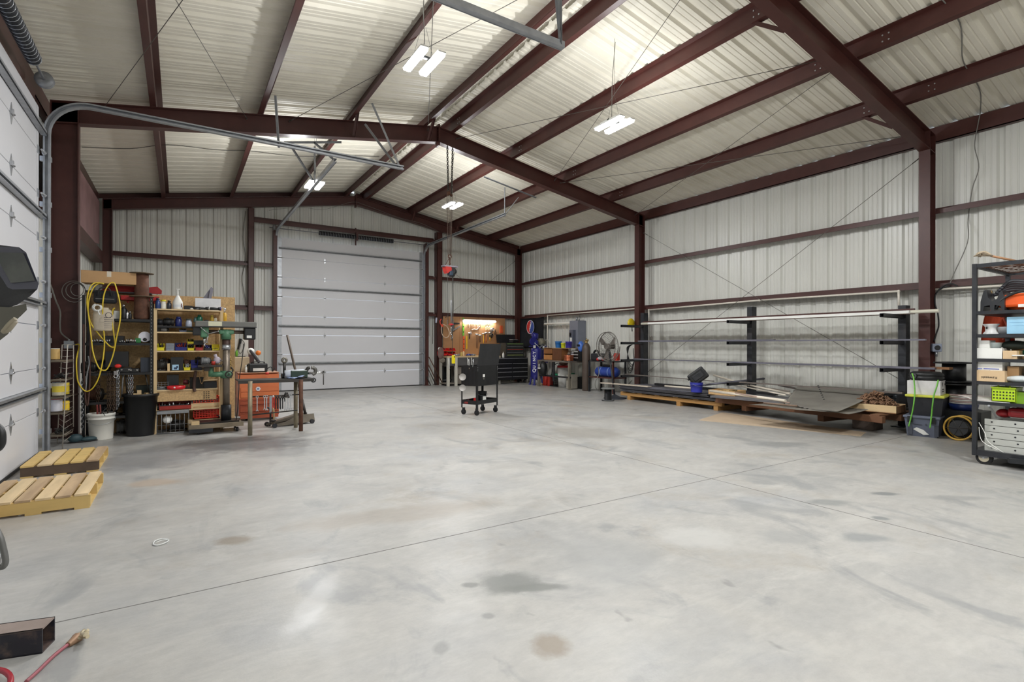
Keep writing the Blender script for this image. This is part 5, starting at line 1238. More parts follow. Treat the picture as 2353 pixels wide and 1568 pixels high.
for (px, py, r, lab) in ((1065, 866, .055, 'upper round magnetic dish on left side of black service cart'), (1063, 891, .052, 'lower round magnetic dish on left side of black service cart')):
    c = C2(-.05, .30, PY(px, py, 8.60).z); r *= 1.15; R_ = Matrix.Rotation(-.55, 3, 'Z') @ rx(PI/2)
    tt = thing('parts_dish', lab, 'dish', c)
    B().lathe([(.001,0),(r*.8,0),(r,.02),(r*1.02,.02),(r*.85,-.006),(.001,-.006)], (0,0,0), 28, R_, caps=False).obj('dish', mat('dish_steel',(176,172,168),.55,.2,.1,10), tt)
    B().cyl((.008,.014,0),(.05,.035,0),.018,12).obj('magnet', rubber, tt)
bucket(C2(.46,.24,zl+.006), .10, .20, black_plastic, 'small black bucket on the lower tray of the black cart')
tag(B().b2(-.03,-.105,.03,.04,-.099,.11).obj('label', white_plastic, [o for o in C.objects if o.get('label','').startswith('small black bucket on')][0]))
tag(B().box((0,0,.015), (.18,.14,.012), rot=.3).box((.08,.03,.03), (.12,.12,.008), rot=-.4).obj('paper_sheets', white_plastic, None, C2(.32,.12,zl+.005)), 'white papers on the lower tray of the black cart', 'papers')
tag(B().prism([(-.05,0),(.05,0),(.03,.1),(-.04,.11)], -.02, .02).obj('red_case', col(196,28,28,.4), None, C2(.10,.10,zl+.006)), 'bright red case standing at front of the cart lower tray', 'case')
tag(B().box((0,0,.02), (.1,.08,.035), bev=.005).cyl((-.06,.04,.01),(.05,.06,.06),.01,8).obj('red_tool', col(130,40,36,.5), None, C2(.03,.24,zl+.006)), 'dark red tool behind the bright red case in cart tray', 'tool')
tag(B().cyl((0,0,0),(.01,.0,.13),.008,10).ball((.01,0,.13),.012,8).obj('screwdriver', zinc, None, C2(-.0,.10,zt)+Vector((0,0,-.02))), 'pale screwdriver sticking up at the left edge of the cart', 'screwdriver')
tag(B().cyl((0,0,0),(-.01,.0,.14),.006,10).obj('steel_rod', white_plastic, None, C2(.02,.20,zt)+Vector((0,0,-.02))), 'thin pale rod sticking up behind the screwdriver on the cart', 'rod')

# ================================================================ CHAIN HOIST hanging from the peak of the middle frame
HY = FR1-.06
hx = PY(1034, 337, HY).x; zc2 = zraf(hx)-.31
hp = PY(1034, 612, HY)
t = thing('chain_hoist', 'red and black electric hoist hanging on long chains under the roof peak', 'hoist', (hx, HY, hp.z))
for dx in (-.06, .06):
    s = B(); s.chain((dx, 0, zc2-hp.z), (dx*.6, 0, zc2-hp.z-.95), .055, .008, .62); s.obj('chain', mat('hoist_chain',(66,62,56),.5,.6,.2,12), t)
B().ball((-.03,0,zc2-hp.z-.95), .035, 8, (1,.8,1.4)).ball((.03,0,zc2-hp.z-.98), .03, 8).obj('hook_block', rust, t)
s = B()
for dx in (-.065, -.02, .02, .05): s.cyl((dx, 0, zc2-hp.z-.98), (dx*.6-.0, 0, .22), .006, 6)
s.obj('sling', mat('brown_rope',(84,66,56),.7), t)
B().torus((0,0,.20), .035, .011, 14, 6, M=rx(PI/2)).chain((0,0,.17),(.0,0,.03), .05, .009).cyl((0,0,.19),(-.11,0,.0),.006,6).obj('top_hook', rust, t)
B().b2(-.15,-.07,-.02,.15,.07,.01).cyl((-.16,-.05,.0),(-.16,.05,.0),.01,6).obj('frame_bar', mat('hoist_rail',(150,146,156),.4,.5), t)
B().prism([(-.13,-.02),(.0,-.02),(-.02,-.10),(-.08,-.15),(-.11,-.10)], -.08, .08).box((-.01,0,-.07), (.1,.13,.09), bev=.02).obj('drum_housing', col(206,52,44,.35), t)
B().cyl((.02,-.07,-.09),(.12,.07,-.09),.07,18).box((.04,0,-.15), (.12,.12,.12), bev=.03).obj('motor', black_paint, t)
B().box((.0,-.02,-.14), (.08,.12,.1), bev=.015).obj('gear_case', col(56,72,92,.35), t)
zl2 = lambda y: PY(1037, y, HY).z-hp.z
s = B(); s.cyl((-.05,0,-.15),(-.035,0,zl2(745)),.005,6); s.cyl((.075,0,-.18),(.06,.0,zl2(815)),.006,6); s.curve([(.06,0,-.18),(.07,-.02,-.8),(.045,-.02,-1.3),(.05,0,-1.5)],.008,6); s.obj('lift_cable', mat('dark_wire',(70,68,64),.6), t)
xs_ = PY(1037, 720, HY).x-hx
B().cyl((xs_,0,zl2(690)),(xs_,0,zl2(742)), .014, 12).obj('guide_tube', galv_dull, t)
B().lathe([(.001,0),(.05,.004),(.045,.02),(.02,.03)], (xs_,0,zl2(747)), 20).obj('stop_disc', col(214,46,56,.35), t)
s = B(); s.cyl((xs_,0,zl2(747)),(xs_,0,zl2(762)),.012,8); s.torus((xs_,0,zl2(766)),.02,.007,14,6,M=rx(PI/2)); s.curve([(xs_,0,zl2(768)),(xs_+.03,0,zl2(772)),(xs_+.02,0,zl2(777)),(xs_-.02,0,zl2(776))],.01,8); s.obj('lower_hook', chrome, t)
xp = PY(1043, 820, HY).x-hx
B().box((xp-.01,0,zl2(826)), (.07,.05,.17), bev=.015).obj('pendant_control', col(232,214,28,.35), t); B().cyl((xp,-.026,zl2(820)),(xp,-.034,zl2(820)),.012,10).obj('button', black_plastic, t)

# ================================================================ WORKBENCH CORNER (far wall, right)
BY = 15.38
peg = mat('tan_pegboard',(164,122,84),.6,0,.08,3,dirt=.25,dcol=(140,84,40),dscale=3)
bx0, bx1 = PY(1018, 800, BY).x, PY(1160, 800, BY).x; pz0, pz1 = .95, PY(1090, 729, BY).z
t = thing('tool_board', 'tan hardboard tool board fixed to the far wall above the bench', 'tool board', ((bx0+bx1)/2, BY, 0))
B().b2(bx0-(bx0+bx1)/2, 0, pz0, bx1-(bx0+bx1)/2, .012, pz1).obj('board', peg, t)
s = B()
for k in range(3): s.b2(bx0-(bx0+bx1)/2+.72*k+.6, -.002, pz0, bx0-(bx0+bx1)/2+.72*k+.606, 0, pz1)
s.obj('board_seam', mat('board_dark',(116,66,30),.7), t)
def BP(px, py, dy=.03): return PY(px, py, BY-dy)
# tube light over the bench
a, b_ = BP(1065, 738, .09), BP(1139, 738, .09)
t = thing('shop_light', 'long glowing tube light mounted across the top of the tool board', 'wall light', (a+b_)/2)
Lh = (b_.x-a.x)/2
B().b2(-Lh,.0,.0,Lh,.09,.05).obj('housing', white_plastic, t)
B().cyl((-Lh,-.01,-.005),(Lh,-.01,-.005),.022,12).cyl((-Lh,.035,-.015),(Lh,.035,-.015),.02,12).obj('tube', mat('bench_tube',(255,248,236),.3,emit=6), t)
ld = bpy.data.lights.new('bench_lamp', 'AREA'); ld.shape = 'RECTANGLE'; ld.size = Lh*2; ld.size_y = .08; ld.energy = 8; ld.color = (1, .95, .86)
lo = bpy.data.objects.new('bench_lamp', ld); C.objects.link(lo); lo.parent = t; lo.location = (0, .0, -.035); lo.rotation_euler = (.35, 0, 0)
# hammers and other hand tools on the board
def hammer(px, y0, y1, hm, label, head='steel'):
    p, q = BP(px, y0), BP(px, y1); L_ = p.z-q.z
    t = thing('hammer', label, 'hammer', (p.x, BY-.03, q.z))
    B().lathe([(.015,0),(.018,L_*.3),(.012,L_*.6),(.012,L_*.97)], n=10).obj('handle', hm, t)
    B().cyl((-.06,0,L_*.96),(.04,0,L_*.96),.022,12).prism([(.04,L_*.96-.015),(.09,L_*.96-.02),(.09,L_*.96-.01),(.04,L_*.96+.018)], -.012,.012).obj('head', zinc if head == 'steel' else black_plastic, t)
ywood = mat('yellow_handle',(232,176,60),.5); blk = black_plastic; owood = mat('orange_handle',(196,110,50),.5)
hammer(1111, 766, 789, ywood, 'hammer with yellow handle hanging at the middle of tool board')
hammer(1117, 764, 787, owood, 'orange-handled hammer right of the yellow hammer on tool board')
hammer(1126, 764, 783, ywood, 'short yellow-handled hammer near right side of tool board')
hammer(1079, 765, 779, blk, 'black hammer with white tip hanging under the tube light')
hammer(1096, 767, 800, mat('dark_wood_handle',(90,60,44),.6), 'long dark-handled hammer left of the small hammers')
hammer(1103, 770, 786, mat('dark_wood_handle',(90,60,44),.6), 'small dark-handled hammer between long dark one and yellow one')
for (px, y0, y1, w, m, lab, k) in ((1065,730,771,.055,col(112,190,60,.4),'bright green level hanging at left of the tube light','level'),(1066,773,808,.05,col(226,92,44,.4),'orange level hanging below the green level','level'),(1073,772,802,.03,col(236,200,40,.4),'yellow ruler hanging right of the orange level','ruler'),
    (1041,733,760,.035,galv_dull,'grey bar hanging on left part of the tool board','steel_bar'),(1028,735,748,.012,zinc,'thin silver tool at upper left of tool board','hand_tool')):
    p, q = BP(px, y0), BP(px, y1); t = thing(k, lab, 'level' if k == 'level' else ('ruler' if k == 'ruler' else 'tool'), (p.x, BY-.02, q.z)); L_ = p.z-q.z
    B().b2(-w/2,-.012,0,w/2,.012,L_, bev=.003).obj('body', m, t)
    if k == 'level':
        for f in (.2,.5,.8): B().b2(-w*.3,-.0135,L_*f-.02,w*.3,-.0118,L_*f+.02).obj('vial', black_plastic, t)
t = thing('framing_square', 'dark framing square and saw hanging left of the green level', 'square', BP(1050, 752))
B().prism([(-.13,-.12),(.12,.02),(.12,.06),(-.15,-.08)], -.01,.0).obj('saw_blade', galv_dull, t); B().prism([(-.14,-.14),(-.16,.15),(.10,.15),(.10,.10),(-.10,.10),(-.09,-.14)], 0,.008).obj('square', black_steel, t)
random.seed(21)
rowt = []
for i, px in enumerate(range(1073, 1104, 3)):
    p = BP(px, 745); L_ = .10+.05*random.random()
    o = B().b2(-.008,-.006,-L_,.008,.006,0).ball((0,0,0),.012,6).obj('wrench', random.choice([zinc, dark_iron, chrome]), None, p)
    tag(o, 'one of the small wrenches in the row just under the tube light', 'wrench', 'small wrenches under the tube light')
for (px, py, m, lab) in ((1082,763,chrome,'silver pliers on the tool board left of the bent silver bar'),(1121,752,mat('beige_heap',(214,190,150),.6),'pale clamps bunched at upper right of tool board'),(1130,758,zinc,'large silver spool of wire hanging at right of tool board'),(1128,772,dark_iron,'dark clamp under the wire spool on tool board'),(1138,762,black_plastic,'black trigger clamp beside the orange sheath')):
    t = thing('hand_clamp', lab, 'tool', BP(px, py, .03)); n_ = 4 if 'bunched' in lab else 1
    if 'spool' in lab:
        for k in range(4): B().torus((.01*k,-.012*k,.008*k), .062-.006*k, .009, 20, 6, M=rx(PI/2)).obj('coil', m, t)
    for q in range(n_ if 'spool' not in lab else 0):
        dx = (q-(n_-1)/2)*.05; dz = .03*(q % 2)
        B().curve([(dx-.004,0,.02+dz),(dx-.022,0,-.03+dz),(dx-.018,0,-.11+dz)], .009, 6).obj('handle', m, t); B().curve([(dx+.004,0,.02+dz),(dx+.022,0,-.03+dz),(dx+.02,0,-.10+dz)], .009, 6).obj('handle', m, t)
        B().ball((dx,0,.03+dz), .018, 6, (1,.5,1.2)).prism([(dx-.012,.03+dz),(dx-.004,.09+dz),(dx+.006,.09+dz),(dx+.012,.03+dz)], -.006, .006).obj('jaws', dark_iron, t)
strap([(1084,758),(1090,756),(1096,757),(1102,750)], BY-.03, .010, zinc, 'bent silver bar hanging across the tool board', 'bent_bar', 'bar')
tag(B().prism([(-.05,-.14),(.08,-.14),(.07,.12),(-.03,.12)], -.01, .01).obj('leather_sheath', mat('orange_leather',(190,80,40),.6), None, BP(1151, 756)), 'orange-brown sheath hanging at the right end of tool board', 'sheath')
tag(B().box((0,0,0), (.16,.06,.07), bev=.01).obj('red_tool', col(200,44,36,.4), None, BP(1149, 780, .06)), 'red tool lying at the right end of the tool board', 'tool')
# air hose reel: pale hose loop and red hose at the post
t = thing('air_hose', 'pale hose loop with red nozzle hanging from the post beside tool board', 'hose', PY(1012, 735, 15.2))
o_ = Vector(t.location); q_ = lambda x, y: PY(x, y, 15.2)-o_
B().curve([q_(1017,745),q_(1027,750),(q_(1032,762)),q_(1031,772),q_(1024,776),q_(1017,770),q_(1014,758),q_(1015,748)], .013, 8).obj('hose', mat('pale_hose',(216,196,174),.5), t)
B().curve([q_(1014,733),q_(1011,738),q_(1013,746),q_(1018,750)], .016, 8).obj('red_hose', col(206,64,44,.4), t); B().ball(q_(1016,748), .04, 8, (1,.7,1.3)).obj('nozzle', col(214,74,44,.4), t)
# bench
bw0, bw1 = PY(1028, 830, 14.75).x, PY(1150, 830, 14.75).x; zb3 = PY(1095, 818, 14.75).z
t = thing('workbench', 'grey weathered wooden workbench under the tool board', 'workbench', ((bw0+bw1)/2, 14.75, 0)); w = bw1-bw0
grey_wood = mat('grey_wood',(130,122,112),.75,0,.12,4,stretch=(.3,2,2),dirt=.4,dcol=(96,86,76),dscale=4)
B().b2(-w/2,0,zb3-.04,w/2,.62,zb3).obj('worktop', pine_x, t)
B().b2(-w/2,.0,zb3-.30,w/2,.02,zb3-.04).obj('apron', mat('dark_grey_wood',(84,82,82),.7,0,.15,4,stretch=(.3,2,2)), t)
for x in (-w/2, PY(1046,830,14.75).x-(bw0+bw1)/2, w/2-.08):
    for y in (-.005,.55): B().b2(x,y,0,x+.08,y+.07,zb3-.04).obj('leg', mat('white_timber',(196,192,180),.6,0,.05), t)
for za_,zb__ in ((.36,.60),(.08,.34)): B().b2(-w/2+.30,.10,za_,w/2,.13,zb__).obj('drawer_front', grey_wood, t)
B().b2(-w/2,.05,.06,w/2,.60,.08).obj('lower_shelf', grey_wood, t)
# things on the bench
def ON(px, dy=.2): p = PY(px, 820, 14.75); return Vector((p.x, 14.75+dy, zb3))
for (px, wpx, hh, lab, dz) in ((1028,24,.13,'wide red parts bin at the left end of the bench',0),(1046,18,.12,'second red parts bin beside the hoist hook',.0),(1030,22,.10,'red parts bin stacked on the wide red bin',.14),(1047,16,.10,'red parts bin stacked at upper right of the red bins',.14)):
    bin_(ON(px,.35)+Vector((0,0,dz+.02)), .30 if wpx > 17 else .25, hh, .2, col(206,34,30,.35), lab, fill=dark_iron)
tag(B().b2(-.3,-.1,0,.3,.1,.02).obj('bin_board', black_steel, None, ON(1037,.35)), 'dark board under the red parts bins on the bench', 'board')
t = thing('grinder_head', 'black and white bench tool standing left of the red bins', 'power tool', ON(1019,.3)); B().lathe([(.06,0),(.06,.14),(.045,.16)], n=18).obj('base', black_plastic, t); B().lathe([(.045,.16),(.045,.26),(.02,.28)], n=18).obj('top', white_plastic, t)
for (px, w_, h_, m, lab, nm) in ((1065,.06,.16,mat('glue_yellow',(196,176,96),.4),'pale yellow bottle on the bench below the orange level','bottle'),(1070,.07,.19,mat('cream_bottle',(226,196,150),.4),'cream bottle with cone top on the bench','bottle'),(1059,.05,.1,galv_dull,'grey can on the bench left of the pale yellow bottle','can')):
    bottle(ON(px,.15), w_, h_, m, col(206,120,70,.4), lab, neck=.3, name=nm)
for (px, m, lab) in ((1054,zinc,'heap of silver fittings at centre left of the bench'),(1086,col(40,64,150,.4),'heap of blue fittings near the cart lid on the bench'),(1094,galv_dull,'heap of grey fittings right of the blue ones on the bench')):
    s = B(); random.seed(px)
    for i in range(12): s.cyl((random.uniform(-.12,.12),random.uniform(-.1,.1),random.uniform(.01,.05)),(random.uniform(-.12,.12),random.uniform(-.1,.1),random.uniform(.01,.07)), .016, 6)
    tag(s.obj('fittings_heap', m, None, ON(px,.2)), lab, 'fittings', kind='stuff')
# things left of and under the bench
t = thing('black_bin', 'dark ribbed plastic hopper standing on the floor left of the bench', 'hopper', PZ(1012, 884))
B().prism([(-.12,0),(.08,0),(.12,.62),(-.02,.62)], 0,.4).obj('body', mat('grey_black_plastic',(62,60,58),.6,0,.15), t); B().b2(.08,.02,.0,.38,.4,.58).obj('open_box', black_plastic, t); B().b2(.1,.0,.13,.42,.03,.16).obj('rail', galv_dull, t)
t = thing('work_gloves', 'brown work coat hanging on left end of the bench', 'coat', PY(1013, 812, 14.7)); B().ball((0,0,0), .13, 8, (.8,.5,1.5), rx(0)).obj('coat', mat('brown_cloth',(110,86,80),.9,0,.2,6,bump=.4,bscale=10), t); B().ball((.05,0,-.22), .1, 8, (1,.5,.8)).obj('grey_fold', mat('grey_cloth',(120,112,100),.9,0,.2,6,bump=.4,bscale=10), t)
tag(B().cyl((0,0,0),(.03,0,-.32),.016,10).obj('white_rod', white_plastic, None, PY(1031, 824, 14.72)), 'white rod hanging at left end of the bench front', 'rod')
for k, px in enumerate((1074, 1083)): tag(B().curve([(0,0,0),(.01,0,-.12),(.02,-.01,-.24-.03*k)], .013, 8).obj('cable_hook', white_plastic, None, PY(px, 822, 14.72)), ('left white cable hanging over the bench front','right white cable hanging over the bench front')[k], 'cable')
tag(B().box((0,0,0), (.5,.04,.05), rot=ry(.05)).obj('white_timber_strip', white_plastic, None, PZ(1070, 880)+Vector((0,-.0,.1))), 'white timber strip lying under the bench front', 'timber')
# long pipes leaning at the door side
for k, (xa_, ya, xb_, yb_) in enumerate(((978,824,998,884),(980,838,991,884),(986,820,1000,882),(979,860,988,886))):
    g = PZ(xb_, yb_); top = PY(xa_, ya, 15.40); g.y = 15.25
    tag(B().cyl((g.x,g.y,.01),(top.x,15.42,top.z),.015,8).obj('steel_rod', (rust,dark_iron,rust,dark_iron)[k]), ('long rusty rod leaning on far wall right of the roll-up door','dark rod leaning behind the long rusty rod','rusty rod leaning nearest the bench hopper','short dark rod leaning at foot of far door jamb')[k], 'rod')
for k, (px, y0, y1) in enumerate(((983,727,760),(987,728,772),(995,728,790),(1003,730,742))):
    a, b_ = PY(px, y0, 15.38), PY(px-1, y1, 15.38)
    tag(B().cyl(a, b_, .008 if k != 3 else .03, 8).obj('hanging_bar' if k != 3 else 'hanging_bottle', (dark_iron,galv_dull,mat('brown_iron',(70,52,44),.6,.3),col(190,196,214,.3))[k]), ('first dark bar hanging from the girt right of the far door','grey bar hanging second from the far door','long brown bar hanging third from the far door','pale clear bottle hanging beside the far wall post')[k], 'bar' if k != 3 else 'bottle')

# tool chests in the corner
TCY = 14.62
x0, x1 = PY(1140, 840, TCY).x, PY(1213, 840, TCY).x; w = x1-x0; zq = lambda y: PY(1180, y, TCY).z
t = thing('tool_cabinet', 'black rolling tool cabinet with many drawers in the far corner', 'tool cabinet', ((x0+x1)/2, TCY, 0))
B().b2(-w/2,0,.13,w/2,.55,zq(822)).obj('cabinet', black_paint, t)
edges = [(822,832),(834,842),(844,851),(853,862),(864,872)]
for i, (ya, yb_) in enumerate(edges):
    for k, (xa_, xb_) in enumerate((((-w/2+.02,w/2-.02),) if i == 0 else ((-w/2+.02,-.02),(.0,w/2-.02)))):
        dr_ = B().b2(xa_,-.012,zq(yb_),xb_,0,zq(ya)-.006).obj('drawer', black_paint, t)
        B().b2(xa_+.01,-.028,zq(ya)-.028,xb_-.01,-.012,zq(ya)-.016).obj('drawer_pull', mat('bright_trim',(196,196,198),.3,.5), dr_)
for x in (-w/2+.08,w/2-.08):
    for y in (.08,.47): B().cyl((x-.02,y,.06),(x+.02,y,.06),.06,16).obj('caster', rubber, t)
x2, x3 = PY(1166, 800, TCY).x, PY(1208, 800, TCY).x
t = thing('top_chest', 'black open top chest with narrow drawers on the rolling cabinet', 'tool chest', ((x2+x3)/2, TCY+.1, zq(822))); w = x3-x2; H = zq(788)-zq(822)
B().b2(-w/2,0,0,w/2,.4,H).obj('chest', mat('chest_grey',(50,52,50),.45,.1,.15), t)
B().prism([(.38,H),(.40,H),(.46,zq(768)-zq(822)),(.44,zq(768)-zq(822))], -w/2-.12, w/2-.10, 'X').obj('lid', black_paint, t)
for i in range(5):
    B().b2(-w/2+.03,-.012,H*(.04+.19*i),w/2-.03,0,H*(.20+.19*i)).obj('drawer', (mat('chest_grey',(50,52,50),.45,.1,.15)), t)
    dr_ = t.children[-1]; B().b2(-w/2+.05,-.02,H*(.16+.19*i),w/2-.05,-.012,H*(.195+.19*i)).obj('drawer_label', (col(150,160,90,.5),galv,col(150,60,50,.5),galv,col(120,150,80,.5))[i], dr_)
tag(B().box((0,0,.04), (.26,.2,.05), rot=.1, bev=.01).box((.1,.02,.09), (.2,.16,.05), rot=-.3, bev=.02).obj('manual_pile', black_plastic, None, ((x2+x3)/2+.05, TCY+.25, zq(788))), 'dark cases piled in the open top chest', 'cases')
tag(B().box((0,0,.01), (.24,.16,.02), rot=.2).obj('grey_tray', galv_dull, None, ((x2+x3)/2, TCY+.2, zq(788)+.10)), 'grey tray on the pile in the open top chest', 'tray')
bottle(Vector(((x0+x2)/2+.15, TCY+.15, zq(822))), .07, .2, white_plastic, white_plastic, 'white bottle beside the open top chest', neck=.3)

# flag on the right wall near the corner
fy0, fy1 = PX(1250, 760, XR-.24).y, PX(1194, 760, XR-.24).y
zt_, zb_ = PX(1222, 730, XR-.24).z, PX(1222, 800, XR-.24).z
t = thing('banner_flag', 'black flag with red and blue circle emblem and white lightning bolt on right wall', 'flag', (XR-.24, (fy0+fy1)/2, (zt_+zb_)/2))
s = B(); n, m_ = 14, 10; hw, hh = (fy1-fy0)/2, (zt_-zb_)/2; V = {}
def fold(u, v): return -.015*math.sin(u*7+v*3)-.02*math.sin(v*4+u*2)*(1-v)
for i in range(n+1):
    for j in range(m_+1):
        u, v = i/n, j/m_; V[i,j] = s.bm.verts.new((fold(u, v), -hw+2*hw*u, -hh+2*hh*v-.03*math.sin(u*PI)*v))
fs = [s.bm.faces.new((V[i,j],V[i+1,j],V[i+1,j+1],V[i,j+1])) for i in range(n) for j in range(m_)]
s._fin(fs, True); bmesh.ops.solidify(s.bm, geom=s.bm.faces[:], thickness=.003)
s.obj('cloth', mat('flag_black',(50,52,58),.85,0,.15,5), t)
# emblem: white ring, red left half, blue right half, white bolt
R_ = Matrix(((0,0,-1),(-1,0,0),(0,1,0)))      # local x -> -Y (screen right), y -> Z, z -> -X
cz = .20
def emb(poly, d, m, nm):
    s = B(); s.bm.faces.new([s.bm.verts.new(R_ @ Vector((p[0], p[1], d)) + Vector((-.045, .0, cz))) for p in poly]); s.obj(nm, m, t)
    return s
er = .21
def disc(r, a0, a1, dx=0): return [(dx+r*math.cos(a0+(a1-a0)*k/24), r*1.05*math.sin(a0+(a1-a0)*k/24)) for k in range(25)]
emb(disc(er*1.09, 0, 2*PI)[:-1], .0, col(226,226,232,.7), 'emblem_ring')
emb(disc(er, .45*PI+.1, 1.42*PI+.1), .003, col(200,50,44,.7), 'emblem_red'); emb(disc(er, -.58*PI+.1, .45*PI+.1), .003, col(52,80,160,.7), 'emblem_blue')
bolt = [(x*.7, y*.7) for x, y in [(.12,.30),(.02,.20),(.06,.18),(-.03,.10),(.01,.08),(-.06,0),(-.02,-.02),(-.10,-.10),(-.05,-.12),(-.16,-.30),(-.02,-.14),(-.05,-.11),(.05,-.04),(.01,-.01),(.09,.06),(.05,.09),(.12,.16),(.08,.18)]]
emb(bolt, .006, col(232,232,236,.7), 'emblem_bolt')

# air compressor
cp = PZ(1228, 880); cp = Vector((9.82, 13.80, 0))
blue = mat('compressor_blue',(36,38,120),.3,0,.06,3)
t = thing('air_compressor', 'tall blue upright air compressor with white lettering under the black flag', 'air compressor', cp)
zz = lambda y: PY(1228, y, 13.8).z
rr = .185; zt_, zb_ = zz(797), zz(872)
B().lathe([(.001,zb_-.02),(rr*.6,zb_),(rr*.95,zb_+.06),(rr,zb_+.12),(rr,zt_-.12),(rr*.95,zt_-.05),(rr*.6,zt_),(.001,zt_+.02)], n=36, caps=False).obj('tank', blue, t)
for a in (.6, 2.2, 3.8, 5.4): 
    B().prism([(rr*.7,zb_+.12),(rr*1.0,zb_+.14),(rr*1.25,.03),(rr*1.05,.03)], -.03,.03).b2(rr*1.0,-.05,.0,rr*1.35,.05,.03).obj('foot', blue, t, None, (0,0,a))
B().b2(.10,-.10,.72,.40,.25,zt_-.1).obj('control_box', mat('blue_dark',(34,36,96),.4), t); B().b2(.24,-.103,zt_-.36,.36,-.1,zt_-.2).obj('data_plate', col(190,196,200,.4), t)
B().b2(-.2,-.12,zt_+.0,.34,.14,zt_+.03).obj('platform', blue, t)
zh = zt_+.03
B().lathe([(.10,0),(.12,.03),(.12,.16),(.07,.2),(.07,.22),(.11,.24),(.12,.38),(.08,.42)], (-.06,0,zh), 18).box((-.1,0,zh+.36), (.14,.16,.12), rot=ry(.5), bev=.02).obj('pump_head', blue, t)
B().lathe([(.13,0),(.13,.05)], (-.19,-.05,zh+.14), 20, rx(PI/2)).obj('flywheel', blue, t)
B().cyl((.1,-.02,zh+.12),(.3,.02,zh+.12),.09,18).box((.18,0,zh+.2), (.12,.14,.1), bev=.02).obj('motor', mat('motor_beige',(150,146,128),.45,.2,.15), t)
s = B(); s.b2(-.22,-.16,zh-.07,-.14,-.14,zh+.02); s.b2(.14,-.18,zh-.07,.2,-.16,zh+.0); s.obj('tag_plate', white_plastic, t)
s = B(); s.curve([(-.15,-.1,zh+.1),(-.08,-.16,zh+.02),(.02,-.18,zh-.05),(.1,-.14,zh+.05)], .014, 8); s.curve([(.2,-.1,zh+.05),(.1,-.17,zh),(.0,-.17,zh-.08)], .01, 8); s.obj('air_line', zinc, t)
# lettering bent round the tank: each letter set on the curve, reading upwards
zq0 = zz(855); Ltx = zz(806)-zq0
tx = 'QUINCY'
va = math.atan2(-13.8, -9.82)-.36
nrm = Vector((math.cos(va), math.sin(va), 0)); tan = Vector((-math.sin(va), math.cos(va), 0))
for k, chh in enumerate(tx):
    Rm = Matrix((Vector((0,0,1)), -tan, nrm)).transposed()
    text_obj('lettering', chh, .155 if k == 0 else .125, mat('white_lettering',(232,232,236),.4), t, nrm*(rr+.003)+Vector((0,0,zq0+Ltx*(k+.5)/6)), Rm.to_euler(), ext=.002, bold=.004)
tag(B().cyl((-.16,-.0,.36),(.0,0,.86),.006,6).cyl((0,0,.86),(.08,0,.5),.006,6).cyl((.08,0,.5),(-.16,0,.36),.006,6).obj('wire_triangle', galv, None, (9.86, 13.50, 0)), 'thin grey wire triangle in front of the blue compressor', 'wire stand')
tag(B().lathe([(.09,0),(.10,.05),(.06,.07),(.001,.07)], n=16).obj('floor_weight', mat('cream_dirty',(176,160,130),.6), None, (9.83, 13.62, 0)), 'cream round foot block on the floor beneath the compressor', 'block')

# ================================================================ RIGHT WALL, FAR BAY
XW = XR-.21
def RP(px, py, X=XW): return PX(px, py, X)
pvc = mat('pvc_white',(222,216,204),.35,0,.04,4)
def pipe_(label, pts, r, m=pvc, name='conduit', cat='conduit'): 
    s = B()
    for a, b_ in zip(pts, pts[1:]): s.cyl(a, b_, r, 10)
    for p in pts[1:-1]: s.ball(p, r*1.4, 6)
    return tag(s.obj(name, m), label, cat)
zc1 = RP(1440, 711).z
pipe_('white conduit along far bay of right wall with a drop beside the black flag', [(XW-.03,9.7,zc1),(XW-.03,RP(1260,731).y,zc1+.0),(XW-.03,RP(1260,731).y,RP(1260,798).z),(XW-.03,RP(1248,798).y,RP(1260,798).z)], .018)
tag(B().torus((0,0,0),.12,.008,20,6,M=ry(PI/2)).obj('cable_loop', pvc, None, RP(1257,788,XW-.05)), 'small pale cable loop at the foot of the white conduit drop', 'cable')
t = thing('wall_tube_light', 'unlit white tube light on right wall beside the electrical panel', 'wall light', RP(1282, 743)); L2 = abs(RP(1252,743).y-RP(1312,743).y)/2
B().b2(-.05,-L2,-.03,.05,L2,.03).obj('housing', white_plastic, t); B().cyl((-.05,-L2,-.02),(-.05,L2,-.02),.018,10).obj('tube', pvc, t)
t = thing('electrical_panel', 'tall grey electrical panel with switch box fixed to the right wall', 'electrical panel', RP(1325, 800)); hh = RP(1325,737).z-RP(1325,800).z; wy = abs(RP(1313,760).y-RP(1332,760).y)/2
B().b2(-.12,-wy,0,.2,wy,hh, bev=.004).obj('cabinet', mat('panel_grey',(126,130,142),.45,.2,.05), t); B().b2(-.24,-wy*.5,.02,-.12,wy*.35,hh*.66, bev=.004).obj('switch_box', mat('switch_grey',(92,96,110),.45,.2,.05), t)
B().b2(-.25,-wy*.35,hh*.2,-.24,wy*.1,hh*.38).obj('label_sticker', white_plastic, t); B().cyl((-.26,0,hh*.5),(-.24,0,hh*.5),.03,12).b2(-.28,-.015,hh*.42,-.24,.015,hh*.56).obj('handle', black_plastic, t)
B().cyl((-.0,0,hh),(0,0,hh+.12),.03,12).cyl((0,-.12,hh),(0,-.12,hh+.12),.02,12).obj('conduit_stub', galv, t)
